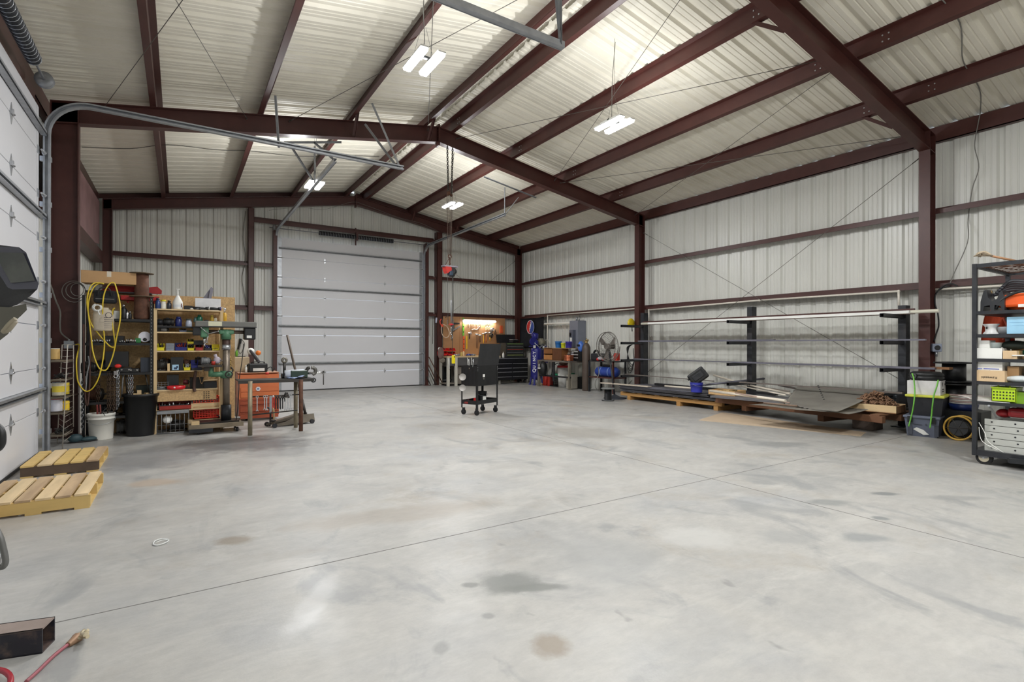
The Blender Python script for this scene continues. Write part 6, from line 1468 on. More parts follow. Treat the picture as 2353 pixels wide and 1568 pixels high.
# steel-legged bench against the wall
tb = lambda px, py, X=9.60: PX(px, py, X)
ya_, yb_ = PZ(1243,886).y-.15, PZ(1321,895).y-.05
zt_ = tb(1300, 829).z
t = thing('welding_table', 'old steel work table by the right wall between compressor and gas cylinder', 'work table', (9.50, (ya_+yb_)/2, 0)); hl = abs(ya_-yb_)/2
B().b2(0,-hl,zt_-.05,.65,hl,zt_).obj('top', mat('table_grey',(112,104,96),.6,.2,.2,5), t)
for x in (.03,.58):
    for y in (-hl+.04,hl-.04): B().b2(x-.03,y-.03,0,x+.04,y+.03,zt_-.05).obj('leg', mat('leg_grey',(120,114,102),.6,.2,.2,5), t)
B().b2(.02,-.04,.2,.06,.04,zt_-.05).obj('middle_leg', black_steel, t); B().b2(.03,-hl,.33,.06,hl,.38).obj('rail', black_steel, t)
def TP(px, dx=.2): p = PX(px, 830, 9.50+dx); return Vector((9.50+dx, p.y, zt_))
t = thing('wooden_box', 'brown wooden box with open compartments on the steel work table', 'wooden box', TP(1279)); wy = abs(TP(1258).y-TP(1299).y)/2
wd = mat('brown_crate',(134,86,46),.6,0,.12,4); B().b2(-.15,-wy,0,.2,wy,.02).b2(-.15,-wy,.36,.2,wy,.38).b2(.18,-wy,0,.2,wy,.38).b2(-.15,-wy,0,.2,-wy+.02,.38).b2(-.15,wy-.02,0,.2,wy,.38).b2(-.15,-.01,0,.2,.01,.38).obj('carcass', wd, t)
B().b2(-.16,.02,.02,-.15,wy,.16).obj('slat_front', mat('tan_crate',(176,120,70),.6), t)
B().b2(-.16,.02,.2,-.15,wy,.34).obj('slat_front', wd, t); B().b2(-.16,-wy,.02,-.15,-.01,.36).obj('slat_front', mat('dark_crate_side',(96,58,34),.6), t)
zt2 = zt_+.38
for (px, m, w_, h_, lab) in ((1283,col(40,110,180,.35),.2,.2,'sky blue plastic bucket on top of the brown wooden box'),(1294,col(206,210,40,.35),.14,.15,'yellow-green cup on top of brown wooden box'),(1307,col(50,44,140,.35),.2,.19,'purple-blue plastic bucket right of the yellow-green cup')):
    p = TP(px,.15); bucket((p.x, p.y, zt2), w_/2, h_, m, lab, hm=m)
tag(B().b2(-.14,-.5,0,.2,.35,.012).obj('board_top', pine, None, (9.66, TP(1295).y, zt2-.012-.0)), 'thin board under the coloured buckets', 'board')
t = thing('copper_coil', 'shiny copper coil standing on the front of the steel work table', 'copper coil', TP(1307,.1))
cop = mat('copper',(206,130,96),.25,.9,.1,8)
for k in range(5): B().torus((0,0,.02+.035*k), .13, .018, 28, 8).obj('turn', cop, t)
B().lathe([(.05,0),(.05,.2)], n=16).obj('core', col(60,56,60,.5), t)
bottle(TP(1309,.35), .16, .36, mat('clear_brown',(168,150,132),.3), white_plastic, 'clear brown bottle behind the copper coil', neck=.5)
bottle(TP(1318,.3), .2, .26, mat('pale_grey_paint',(160,160,166),.5), galv, 'pale grey tin right of the copper coil', neck=.8, name='tin', cat='tin')
t = thing('welding_helmet', 'blue welding helmet hung above the table beside gas cylinder', 'welding helmet', RP(1335, 796, 9.75)); B().ball((0,0,0), .12, 10, (.8,.8,1.3)).obj('shell', mat('helmet_blue',(70,110,190),.3), t); B().b2(-.12,-.05,.0,-.09,.05,.06).obj('visor', black_plastic, t)
tag(B().lathe([(.06,0),(.06,.1),(.04,.12)], n=16).obj('orange_cup', col(214,130,100,.4), None, TP(1333,.3)+Vector((0,0,.30))), 'orange-pink cup on the small wall shelf beside gas cylinder', 'cup')
t = thing('drawer_unit', 'dark drawer unit with pale trims behind the gas cylinder', 'drawer unit', (9.75, TP(1329).y+.20, zt_)); B().b2(0,-.17,0,.3,.17,.30).obj('cabinet', black_paint, t)
for k in range(3): dr_ = B().b2(-.012,-.15,.03+.09*k,0,.15,.10+.09*k).obj('drawer', black_paint, t); B().b2(-.02,-.14,.085+.09*k,-.012,.14,.10+.09*k).obj('drawer_trim', white_plastic, dr_)
# under the table
def UP(px, py, lift=0): p = PZ(px, py); return Vector((p.x, p.y, lift))
can(UP(1252,886)+Vector((.1,.08,0)), .19, .33, col(196,50,40,.35), galv, 'left red can under the steel work table', name='red_can')
can(UP(1259,887)+Vector((.12,.03,0)), .19, .33, col(206,56,44,.35), galv, 'right red can under the steel work table', name='red_can')
c = UP(1276,888)+Vector((.16,.10,0)); crate(c, .42, .42, .32, black_plastic, 'black milk crate with green tub under the work table', rot=.0)
t = thing('green_tub', 'green round tub sitting in the black milk crate', 'tub', c+Vector((0,0,.24))); gt = mat('tub_green',(30,136,92),.4)
B().lathe([(.001,0),(.15,0),(.2,.11),(.215,.11),(.215,.13),(.17,.16),(.001,.165)], n=28, caps=False).obj('tub', gt, t)
t = thing('white_barrel', 'white pail with red lid behind the green tub', 'pail', Vector((10.12, 12.75, 0))); B().lathe([(.17,0),(.19,.62)], n=24).obj('body', white_plastic, t); B().lathe([(.2,.6),(.2,.66),(.001,.66)], n=24).obj('lid', col(190,40,40,.4), t); B().ball((0,0,.74),.13,8,(1.2,1,.6)).obj('bag', mat('brown_bag',(120,96,84),.8), t)
can(UP(1304,889)+Vector((.2,.1,0)), .30, .42, mat('teal_green',(34,150,116),.4), gt, 'teal green bin between the crate and the table leg', name='green_bin', cat='bin')
t = thing('grey_appliance', 'beige metal box with a dial beside the front table leg', 'metal box', UP(1314,895)+Vector((.1,.12,0))); B().box((0,0,.22), (.28,.22,.42), rot=.2, bev=.02).obj('body', mat('beige_metal',(164,158,146),.5,.1,.12), t); B().lathe([(.06,0),(.06,.02)], (-.13,-.09,.22), 18, rx(PI/2)@rz(0)).obj('dial', mat('dial_tan',(150,136,110),.5), t)
t = thing('black_face_hood', 'black welding hood hanging at the left corner of the work table', 'welding hood', RP(1247, 847, 9.45)); B().ball((0,0,0), .2, 10, (.7,.8,1.2)).obj('shell', black_plastic, t); B().b2(-.145,-.06,-.0,-.13,.06,.04).b2(-.145,-.015,.06,-.13,.015,.14).obj('white_mark', white_plastic, t)
strap([(1283,834),(1275,838),(1269,850),(1268,862),(1273,872)], 13.0, .012, black_plastic, 'black cable looping under the work table', 'cable', 'cable')
t = thing('clear_jug', 'clear plastic container with tubes right of the front table leg', 'container', UP(1329,893)+Vector((.25,.1,.36))); B().lathe([(.13,0),(.15,.3),(.08,.36)], n=18).obj('body', mat('cloudy_plastic',(176,176,166),.3,0,.15), t)
for k in range(4): B().curve([(-.1+.05*k,-.1,.05),(-.08+.05*k,-.14,.2),(-.05+.04*k,-.1,.34)], .008, 6).obj('tube', galv, t)
carton(UP(1330,895)+Vector((.32,.22,0)), .3, .35, .28, black_plastic, 'black box on the floor beside the gas cylinder', 0, name='black_box')
# gas cylinder
g = PZ(1348, 898); zz = lambda y: PY(1348, y, g.y).z
t = thing('gas_cylinder', 'tall brown gas cylinder standing in front of the work table', 'gas cylinder', (g.x+.02, g.y+.04, 0)); r = .118
B().lathe([(r*.95,0),(r,.02),(r,zz(800)),(r*.9,zz(796)),(r*.6,zz(790)),(r*.3,zz(788))], n=32).obj('body', mat('cylinder_brown',(82,70,62),.45,.1,.08,6,bump=.1), t)
B().lathe([(.04,zz(789)),(.045,zz(785)),(.03,zz(784))], n=16).cyl((0,0,zz(785)),(0,0,zz(777)),.015,10).cyl((-.08,0,zz(783)),(.08,0,zz(783)),.016,10).cyl((.06,0,zz(783)),(.06,0,zz(779)),.02,10).obj('valve', mat('brass',(176,150,100),.3,.9), t)
# pedestal fan
f0 = PZ(1413, 916); fc = PX(1398, 796, 9.45)
fc = PY(1398, 796, f0.y+.35)
t = thing('pedestal_fan', 'large grey pedestal fan with wire guard facing the room', 'fan', (f0.x, f0.y, 0)); F = fc-Vector(t.location); yw = Matrix.Rotation(math.radians(-92), 3, 'Z') @ rx(PI/2)
R0 = .36; gm = mat('fan_guard',(120,116,110),.45,.5,.1,10)
s = B(); s.torus(F, R0, .012, 40, 6, M=yw); s.torus(F+yw@Vector((0,0,.09)), R0*.98, .009, 40, 6, M=yw)
for rr_ in (.12,.24): s.torus(F+yw@Vector((0,0,.14)), rr_, .004, 28, 5, M=yw)
for k in range(32):
    a = 2*PI*k/32; s.curve([F+yw@Vector((R0*math.cos(a),R0*math.sin(a),0)), F+yw@Vector((R0*.7*math.cos(a),R0*.7*math.sin(a),.13)), F+yw@Vector((.07*math.cos(a),.07*math.sin(a),.16))], .0028, 4, 4)
    s.curve([F+yw@Vector((R0*math.cos(a),R0*math.sin(a),0)), F+yw@Vector((R0*.6*math.cos(a),R0*.6*math.sin(a),-.10)), F+yw@Vector((.09*math.cos(a),.09*math.sin(a),-.13))], .0028, 4, 4)
s.obj('guard', gm, t)
bm_ = mat('fan_blade',(104,98,92),.5,.3,.1)
for k in range(3):
    a = .5+2*PI*k/3; s = B(); R_ = yw @ rz(a); 
    vs = [s.bm.verts.new(F+R_@Vector(v)) for v in ((.04,-.03,.04),(.30,-.10,.06),(.34,.04,.02),(.28,.12,-.03),(.04,.03,-.01))]
    s.bm.faces.new(vs); bmesh.ops.solidify(s.bm, geom=s.bm.faces[:], thickness=.004); s.obj('blade', bm_, t)
B().cyl(F+yw@Vector((0,0,-.16)), F+yw@Vector((0,0,.08)), .075, 18).obj('motor', bm_, t)
B().cyl((0,0,.0),(F.x*.9,F.y*.9,F.z-.1), .022, 12).obj('pole', black_steel, t); B().torus(F+yw@Vector((0,0,-.02)), R0+.03, .014, 30, 6, M=yw, arc=PI, a0=PI).obj('yoke', gm, t)
B().lathe([(.001,0),(.27,0),(.27,.02),(.12,.05),(.03,.10),(.001,.10)], n=32, caps=False).obj('base', mat('fan_base',(52,56,64),.5,.2), t)
# second steel table with the portable blue compressor
t = thing('machine_stand', 'rust brown steel stand holding the portable blue air tank', 'machine stand', (9.72, 10.55, 0))
br = mat('stand_brown',(86,50,44),.6,.2); zt_ = PX(1385, 829, 9.8).z; zs_ = PX(1385, 866, 9.8).z
for (x, y, m) in ((-.05,-.45,br),(.4,-.45,black_steel),(-.05,.5,black_steel),(.4,.5,black_steel)): B().b2(x,y-.02,0,x+.045,y+.02,zt_).obj('leg', m, t)
B().b2(-.05,-.47,zt_-.03,.45,.52,zt_).obj('top', black_steel, t); B().b2(-.05,-.47,zs_-.03,.45,.52,zs_).obj('shelf', br, t)
t = thing('air_tank', 'portable blue air tank with bands on the lower shelf of brown stand', 'air tank', (9.9, 10.55, zs_+.14)); bl2 = mat('tank_blue',(50,76,160),.3,0,.06)
B().lathe([(.001,-.42),(.1,-.40),(.14,-.33),(.14,.33),(.1,.40),(.001,.42)], (0,0,0), 28, rx(PI/2), caps=False).obj('tank', bl2, t)
for y in (-.15,.15): B().lathe([(.146,-.02),(.146,.02)], (0,y,0), 28, rx(PI/2), caps=False).obj('band', mat('band_blue',(110,136,196),.4), t)
B().box((0,0,.17), (.1,.3,.06), bev=.01).obj('head', black_paint, t)
t = thing('chop_saw', 'red and white power saw lying on top of the brown stand', 'power saw', PX(1380,826,9.75)); B().ball((0,0,.03),.07,8,(.8,1.6,.7)).obj('body', col(196,190,196,.4), t); B().ball((.0,-.12,.0),.05,8,(1,1.2,.8)).ball((0,.1,0),.05,8).obj('red_part', col(196,40,40,.4), t)
t = thing('engine_block', 'dark machine with hoses on top of the brown stand', 'machine', (9.95, 10.85, zt_)); B().box((0,0,.1), (.35,.5,.2), bev=.03).obj('block', black_steel, t); B().torus((0,.2,.18), .1, .03, 18, 8, M=ry(PI/2)).obj('hose', rubber, t)
tag(B().box((0,0,0), (.1,.14,.2), bev=.01).obj('red_canister', col(196,56,40,.4), None, PX(1417,820,9.75)), 'red-orange canister at right end of the brown stand', 'canister')
strap([(1374,840),(1376,860),(1369,875),(1368,888),(1374,897),(1382,899)], 10.2, .010, cable_grey, 'grey cord hanging from the brown stand to the floor', 'cord', 'cord')
# black cable spool on the floor
g = PZ(1401, 922); zt_ = PY(1401, 891, g.y+.1).z
t = thing('cable_spool', 'empty black cable spool with grey top standing before the bar rack', 'spool', (g.x+.04, g.y+.1, 0))
B().lathe([(.001,0),(.145,0),(.145,.02),(.085,.02),(.085,zt_-.02)], n=32).obj('drum', black_plastic, t); B().lathe([(.001,zt_-.02),(.155,zt_-.025),(.16,zt_-.01),(.15,zt_),(.001,zt_)], n=32, caps=False).obj('top_flange', mat('spool_grey',(112,114,112),.6,0,.1), t)
B().lathe([(.09,.021),(.143,.021)], n=32, caps=False).obj('flange_face', mat('spool_light',(126,128,130),.6,0,.1), t)
# yellow hook tool and black hoses on the middle frame column
t = thing('cord_reel', 'yellow cord reel hanging on the right middle column', 'cord reel', PY(1450, 742, 9.62)); B().lathe([(.001,-.03),(.10,-.03),(.12,0),(.10,.03),(.001,.03)], (0,0,0), 24, rx(PI/2), caps=False).obj('case', col(222,196,30,.35), t); B().cyl((.0,-.03,-.08),(.0,-.04,-.22),.012,8).obj('plug', black_plastic, t)
s = B()
for k in range(5):
    s.curve([PY(1453-k*.5, 792, 9.5), PY(1443-k*1.2+2, 800, 9.5), PY(1441+k*1.5, 830, 9.48), PY(1444+k*2, 855-k*4, 9.5), PY(1452+k, 852-k*5, 9.5), PY(1457, 830, 9.5), PY(1455, 800, 9.5)], .008, 6)
tag(s.obj('hose_coil', black_plastic), 'black hose coil hanging on the right middle column', 'hose')
wire('thin black cord drooping along the floor edge behind the bar rack', [PX(1424,880,XR-.02),PX(1432,886,XR-.02),PX(1442,884,XR-.02),PX(1452,874,XR-.02)], .006, black_plastic, 'cord', 'cord')
# ================================================================ BAR RACK on the right wall
RX = 10.0
def rackY(pxm): return PX(pxm, 800, RX-.1).y
posts = [(9.22, PX(1483,719,RX-.1).z, [(1437,746),(1439,785),(1438,825),(1438,866)]), (rackY(1726), PX(1726,705,RX-.1).z, [(1677,735),(1678,784),(1680,834),(1680,884)]), (rackY(2076), PX(2076,702,RX-.1).z, [(2026,721),(2017,784),(2030,846),(2030,890)])]
t = thing('bar_rack', 'black welded cantilever rack of three posts along the right wall', 'bar rack', (0, 0, 0))
armz = []
for k, (y, zt, arms) in enumerate(posts):
    B().b2(RX-.16,y-.055,0,RX+.0,y+.055,zt).obj('post', black_steel, t)
    B().b2(RX-.34,y-.09,0,RX+.12,y+.09,.012).obj('base_plate', black_steel, t)
    zs_ = []
    for (px, py) in arms:
        p = PY(px, py, y); x0 = max(8.7, min(p.x, 9.4)); zs_.append(p.z)
    # arms share heights: use the middle post
    armz.append(zs_)
hts = [sum(a[i] for a in armz)/3 for i in range(4)]
for k, (y, zt, arms) in enumerate(posts):
    for i in range(4):
        h = hts[i]; x0 = 9.12
        s = B()
        for (a, b_, c, d) in ((-.03,-.025,-.03,.03),(.025,.03,-.03,.03),(-.03,.03,-.03,-.025),(-.03,.03,.025,.03)): s.b2(x0,y+a,h+c-.03,RX-.14,y+b_,h+d-.03)
        s.obj('arm', black_steel, t)
def longbar(label, x, za, zb, ya, yb, w, h, m, name='steel_bar', cat='bar', round_=False):
    s = B()
    if round_: s.cyl((x,ya,za+h/2),(x,yb,zb+h/2),w/2,14)
    else:
        c = Vector((x,(ya+yb)/2,(za+zb)/2+h/2)); d = Vector((0,yb-ya,zb-za)); s.box(c,(w,d.length,h),Matrix.Rotation(math.atan2(d.z,d.y),3,'X'))
    return tag(s.obj(name, m), label, cat)
yb0 = lambda px, x: PX(px, 800, x).y
violet = mat('blued_steel', (112,111,122), .4, .4, .12, 4)
longbar('long cream plastic pipe on top arms of the rack, reaching past the near column', 9.62, hts[0], hts[0]+.0, yb0(1474,9.62), yb0(2157,9.62), .055, .055, mat('pvc_cream',(230,226,208),.35,0,.03), 'plastic_pipe', 'pipe', True)
longbar('white rectangular channel lying beside the long plastic pipe on the rack top', 9.48, hts[0], hts[0], yb0(1490,9.48), yb0(2090,9.48), .06, .045, white_plastic, 'white_channel', 'channel')
longbar('brown steel angle lying against the posts on top arms of rack', 9.76, hts[0], hts[0], 9.1, posts[2][0]-.2, .05, .09, steel_red, 'steel_angle', 'angle')
longbar('blue-grey flat bar on second arms of the rack, far half', 9.4, hts[1], hts[1], yb0(1468,9.4), yb0(1780,9.4), .07, .035, violet)
longbar('blue-grey flat bar on second arms of the rack, near half', 9.30, hts[1], hts[1], yb0(1702,9.3), yb0(2127,9.3), .06, .022, violet)
longbar('thin steel rod on the second arms near the posts', 9.7, hts[1], hts[1], 9.0, 3.9, .02, .02, dark_iron, round_=True)
longbar('blue-grey flat bar on third arms of the rack, far half', 9.35, hts[2], hts[2], yb0(1457,9.35), yb0(1740,9.35), .06, .022, violet)
longbar('long blue-grey flat bar on third arms of the rack ending at wooden plank', 9.28, hts[2], hts[2], yb0(1706,9.28), yb0(2150,9.28), .07, .03, violet)
longbar('weathered plank end resting beyond the third arm of the rack', 9.45, hts[2], hts[2], yb0(2140,9.45), yb0(2186,9.45), .16, .035, old_wood, 'wooden_plank', 'plank')
longbar('long thin flat bar on the lowest arms of rack, far end', 9.4, hts[3], hts[3]-.02, yb0(1437,9.4), yb0(1640,9.4), .05, .018, mat('grey_brown_steel',(112,104,98),.5,.3))
longbar('long grey angle on lowest arms of rack, near half', 9.3, hts[3], hts[3], yb0(1700,9.3), yb0(2075,9.3), .06, .025, mat('grey_brown_steel',(112,104,98),.5,.3), 'steel_angle', 'angle')
# white conduit above the rack
g_ = lambda px, py: PX(px, py, XW-.02)
pipe_('white conduit on the lower girt above the rack with drops at both ends', [g_(1491,738),g_(1491,712),g_(1745,690),g_(2065,669),g_(2066,706)], .018)
pipe_('white conduit on the lower girt behind the shelf trolley', [g_(2150,665),g_(2345,654)], .018)
# receptacle and thick black cord on the near column
c = PX(2144, 799, 9.95); c.y = FR2-.10; c.x = 10.16
t = thing('power_socket', 'grey round power socket box on the near column', 'socket', c, math.radians(-50))
B().box((0,0,0), (.13,.07,.13), bev=.012).obj('box', col(140,148,166,.45), t); B().cyl((0,-.035,0),(0,-.05,0),.038,18).obj('socket', black_plastic, t); B().cyl((0,0,-.06),(0,0,-.14),.02,10).obj('conduit_stub', galv, t)
def xstrap(pxs, X, r, m, label, name): return tag(B().curve([PX(x, y, X+.01*math.sin(i)) for i, (x, y) in enumerate(pxs)], r, 8, 5).obj(name, m), label, 'cord')
xstrap([(2146,785),(2152,765),(2157,748),(2155,720),(2149,700),(2149,680),(2156,668),(2170,660),(2184,657)], 10.17, .011, black_plastic, 'thick black cord looping from the girt down to the socket box', 'extension_cable')
xstrap([(2150,676),(2160,663),(2172,655),(2186,652),(2200,657)], 10.15, .010, black_plastic, 'bundled black cord lying on the girt beside the near column', 'cord_bundle')

# ================================================================ SKIDS AND STOCK ON THE FLOOR
def skid(name, label, P0, P1, width, zlo, zhi, m, blocks, boards=True):
    """long low skid: front timber from P0 to P1, width towards the wall"""
    P0, P1 = Vector((P0[0],P0[1],0)), Vector((P1[0],P1[1],0)); d = P1-P0; L_ = d.length; ang = math.atan2(d.y, d.x)
    t = thing(name, label, 'skid', P0, ang); wz = width
    for y in (0, wz*.5, wz-.09): B().box((L_/2, y+.045, (zlo+zhi)/2), (L_, .09, zhi-zlo), bev=.006).obj('beam', m, t)
    for f in blocks: B().box((L_*f, wz*.5, zlo-.045), (.10, wz, .09)).obj('cross_foot', m, t)
    n = int(L_/.42)
    for k in range(n): B().box((.1+(L_-.2)*k/(n-1), wz*.5, zhi+.010), (.13, wz, .02)).obj('deck_board', m, t)
    return t
yw_ = mat('amber_wood',(176,132,76),.65,0,.2,3,stretch=(.4,2,2),dirt=.5,dcol=(110,76,44),dscale=3)
skid('timber_skid', 'long amber timber skid under the steel sheets at foot of bar rack', (9.02, 9.15), (9.02, 6.35), .95, .09, .17, yw_, (.1,.62,.95))
# turned so that local +y points to the wall (skid runs towards the camera)
skid('timber_skid', 'long dark timber skid under the rubber mats at foot of bar rack', (8.95, 6.45), (8.62, 3.42), 1.0, .17, .27, mat('dark_skid_wood',(112,76,52),.7,0,.2,3,stretch=(.4,2,2),dirt=.5,dcol=(60,42,32),dscale=3), (.22,.70))
for (px, py, w_, m, lab) in ((1978,988,.30,mat('grey_block',(96,84,76),.8,0,.2,6,bump=.3),'heavy grey timber block holding up near end of dark skid'),(1645,940,.26,black_steel,'square steel tube holding up far end of dark skid'),):
    p = PZ(px, py); tag(B().box((.12,0,.078),(.32,w_,.155),bev=.006).obj('support_block', m, None, (p.x+.1, p.y, 0)), lab, 'block')
# stacked steel sheets on the far skid
zs0 = .192
t = thing('steel_sheets', 'stack of dark steel sheets lying on the amber skid', 'steel sheets', (9.44, 7.75, zs0))
random.seed(4)
for k in range(6): B().box((random.uniform(-.03,.03), random.uniform(-.05,.05)+.04*k, .012+.024*k), (.92, 2.7-.06*k, .018), rot=random.uniform(-.012,.012)).obj('sheet', (mat('sheet_steel',(72,71,75),.5,.1,.15,3), mat('lit_top_steel',(104,104,114),.5,.1,.2,2))[k==5], t)  # top sheet's lighter colour stands in for light falling on it
zs1 = zs0+.150
tag(B().box((0,0,.012), (.16,1.5,.02), rot=.06).obj('white_strip', mat('pale_plank',(196,184,168),.7), None, (9.02, 9.0, zs1)), 'pale flat plank along the outer far edge of the steel sheets', 'plank')
tag(B().b2(-.2,-.5,.0,.2,.5,.09).obj('dark_timber', black_steel, None, (9.30, 6.75, .192)), 'dark steel box section under the cardboard tray', 'box section')
# second layer sheets on near skid
z2 = .292
t = thing('plate_stack', 'flat grey steel plates lying on the dark skid', 'steel plates', (9.28, 4.95, z2), math.radians(6.3))
for k in range(2): B().box((0, .05*k, .012+.02*k), (.98, 2.9-.1*k, .016)).obj('plate', mat('grey_plate',(112,112,116),.5,.1,.12,3), t)
z3 = z2+.04
# blue bucket with black case
p = PZ(1610, 902, zs1); b = bucket((p.x, p.y+.1, zs1), .125, .20, mat('royal_blue',(52,60,170),.4,0,.05), 'royal blue bucket standing on the steel sheets')
tag(b, 'royal blue bucket standing on the steel sheets', 'bucket')
t = thing('tool_case', 'black moulded plastic case tipped inside the royal blue bucket', 'case', (p.x+.02, p.y+.08, zs1+.33), (0.0, math.radians(-28), math.radians(20)))
B().box((0,0,0),(.13,.36,.26),bev=.03).box((.0,0,.0),(.14,.37,.02)).obj('shell', black_plastic, t); B().box((-.07,0,0),(.02,.22,.12),bev=.01).obj('embossed_panel', black_steel, t); B().box((-.06,.19,.05),(.05,.02,.04)).obj('latch', black_plastic, t)
t.rotation_euler = (math.radians(-38), 0, math.radians(35))
# cardboard tray
q0, q1 = PZ(1630, 917, z3), PZ(1695, 927, z3)
carton((9.08, 6.28, z3), .55, .095, .42, mat('tan_card',(196,160,112),.75), 'shallow tan cardboard tray of parts on far end of dark skid', PI/2+.1, flap=True, name='cardboard_tray')
s = B(); random.seed(8)
for i in range(16): s.cyl((random.uniform(-.2,.2),random.uniform(-.14,.14),.03),(random.uniform(-.2,.2),random.uniform(-.14,.14),.09),.014,6)
tag(s.obj('loose_parts', mat('brassy',(168,146,100),.4,.5), None, (9.08,6.28,z3), PI/2+.1), 'loose brass-coloured parts inside the cardboard tray', 'parts', kind='stuff')
# plastic pipes and lengths of trim fanned across
def stick(px0, py0, z0, px1, py1, z1, r, m, label, name='plastic_pipe', cat='pipe', sq=False):
    a, b_ = PZ(px0, py0, z0), PZ(px1, py1, z1)
    if sq:
        d = b_-a; s = B(); s.box((a+b_)/2, (r*2.2, r, d.length), d.to_track_quat('Z','Y').to_matrix())
    else: s = B(); s.cyl(a, b_, r, 12)
    return tag(s.obj(name, m), label, cat)
trim_w = mat('trim_cream',(216,206,190),.45,0,.05)
stick(1528,887,zs1+.05,1600,893,zs1+.05,.022,trim_w,'cream pipe lying on the steel sheets, left of blue bucket')
stick(1632,898,zs1+.10,1805,921,z3+.10,.024,trim_w,'thick cream pipe fanned over the cardboard tray')
stick(1640,862,.62,1703,881,.50,.022,trim_w,'cream pipe rising behind the black case')
stick(1700,881,.50,1816,905,.42,.022,trim_w,'cream pipe passing before the middle rack post')
stick(1675,882,.48,1805,908,.40,.014,trim_w,'thin cream trim strip below the cream pipe','trim_strip','trim strip')
stick(1710,884,.47,1815,899,.43,.012,mat('grey_trim',(150,140,130),.5),'thin grey trim strip fanned before the middle rack post','trim_strip','trim strip')
stick(1690,903,z3+.14,1815,926,z3+.06,.012,mat('pink_trim',(170,146,134),.5),'thin pinkish trim strip above the tan tray','trim_strip','trim strip')
stick(1755,926,z3+.03,1832,933,z3+.03,.014,mat('brown_strip',(130,108,92),.6),'brown strip lying beside the tan tray on the plates','trim_strip','trim strip')
stick(1585,888,zs1+.08,1774,868,.62,.022,violet,'dark blue-grey steel tube slanting up towards the middle rack post','steel_tube','tube')
stick(1490,887,zs1+.02,1600,893,zs1+.02,.010,dark_iron,'thin dark rod lying across the far steel sheets','steel_bar','bar')
longbar('low dark steel channel lying behind the blue bucket', 9.65, zs1, zs1, 8.6, 5.6, .1, .05, black_steel, 'steel_channel', 'channel')
stick(1790,885,.5,1830,893,.46,.03,mat('dark_strip',(74,66,62),.6),'dark flat strip running under far edge of rubber mat','steel_bar','bar',True)
# rubber mats
rub = mat('grey_rubber_mat',(160,156,147),.85,0,.10,4,bump=.15,bscale=80,dirt=.3,dcol=(136,132,124),dscale=2)
def rmat(name, label, corners, z0, seed, sag=.03, teeth=True):
    s = B(); n, m_ = 22, 12; V = {}; random.seed(seed); c = [Vector(q) for q in corners]
    for i in range(n+1):
        for j in range(m_+1):
            u, v = i/n, j/m_; p = (c[0]*(1-u)+c[1]*u)*(1-v)+(c[3]*(1-u)+c[2]*u)*v
            p = p+Vector((0,0,sag*math.sin(3.2*u+seed)*math.sin(2.5*v+1)+.006*math.sin(9*u+4*v)))
            if teeth and i == 0 and j % 2: p += (c[1]-c[0]).normalized()*.03
            if teeth and j == 0 and i % 2 and i < n*.55: p += (c[3]-c[0]).normalized()*.03
            V[i,j] = s.bm.verts.new(p)
    s._fin([s.bm.faces.new((V[i,j],V[i+1,j],V[i+1,j+1],V[i,j+1])) for i in range(n) for j in range(m_)], True)
    bmesh.ops.solidify(s.bm, geom=s.bm.faces[:], thickness=.016)
    return tag(s.obj(name, rub), label, 'rubber mat')
A_ = PZ(1800,929,z3+.02); Bq = PZ(1925,947,z3+.03); Cq = PZ(2035,896,.56); Dq = PZ(1832,885,.56)
mid0, mid1 = PZ(1885,939,z3+.03), PZ(1905,889,.58)
rmat('rubber_mat', 'large grey rubber mat with toothed edge draped over the trim lengths', [A_, Bq, Cq, Dq], 0, 3, .02)
rmat('rubber_mat', 'lower dark rubber mat showing under the front edge of large grey mat', [PZ(1720,930,z2+.045),PZ(1950,952,z2+.045),PZ(1960,946,z2+.05)+Vector((.5,0,.0)),PZ(1800,928,z2+.05)+Vector((.5,0,.0))], 0, 5, .0, False)
s = B(); a, b_ = PZ(1880,888,.60), PZ(1893,919,.46)
for k in range(8): p = a.lerp(b_, k/7); s.box(p+Vector((0,0,.012)), (.035,.02,.012), rot=.3)
tag(s.obj('mat_teeth', black_plastic), 'dark row of interlocking notches across the large grey mat', 'mat joint', kind=None)
# wooden box with the chain heap
wb = PZ(1955, 950, z2+.02); 
t = thing('timber_tray', 'shallow pine box holding the rusty chain heap at near end of skid', 'wooden box', (9.06, 3.78, z2+.02), math.radians(-84))
B().b2(-.42,-.24,0,.42,-.21,.10).b2(-.42,.21,0,.42,.24,.10).obj('long_side', pine_x, t); B().b2(-.42,-.21,0,-.40,.21,.09).obj('end', old_wood, t); B().b2(.40,-.21,0,.42,.21,.09).obj('end', old_wood, t); B().b2(-.42,-.24,-.012,.42,.24,0).obj('bottom', old_wood, t)
s = B(); random.seed(12); rch = mat('rusty_chain',(138,106,82),.7,.3,.25,14,dirt=.4,dcol=(84,60,44))
for i in range(260):
    a = random.uniform(0, 2*PI); rr_ = math.sqrt(random.random()); hz = (1-rr_**1.6)*.25
    c = Vector((.30*rr_*math.cos(a)+.0, .24*rr_*math.sin(a), max(.02, hz*random.uniform(.55,1)+.04)))
    R_ = Matrix.Rotation(random.uniform(0,PI),3,'Z') @ Matrix.Rotation(random.uniform(0,PI),3,'X')
    s.tube([c+R_@Vector((.040*math.cos(q)*1.0,.024*math.sin(q),0)) for q in [2*PI*j/8 for j in range(8)]], .009, 5, True)
tag(s.obj('chain_heap', rch, None, (9.10, 3.70, z2+.02), math.radians(-84)), 'heap of heavy rusty chain piled in the shallow pine box', 'chain')
carton((9.62, 3.75, z2), .35, .24, .4, mat('clear_dark',(66,72,78),.3), 'dark translucent tote behind the chain heap', 0, name='tote', cat='tote')
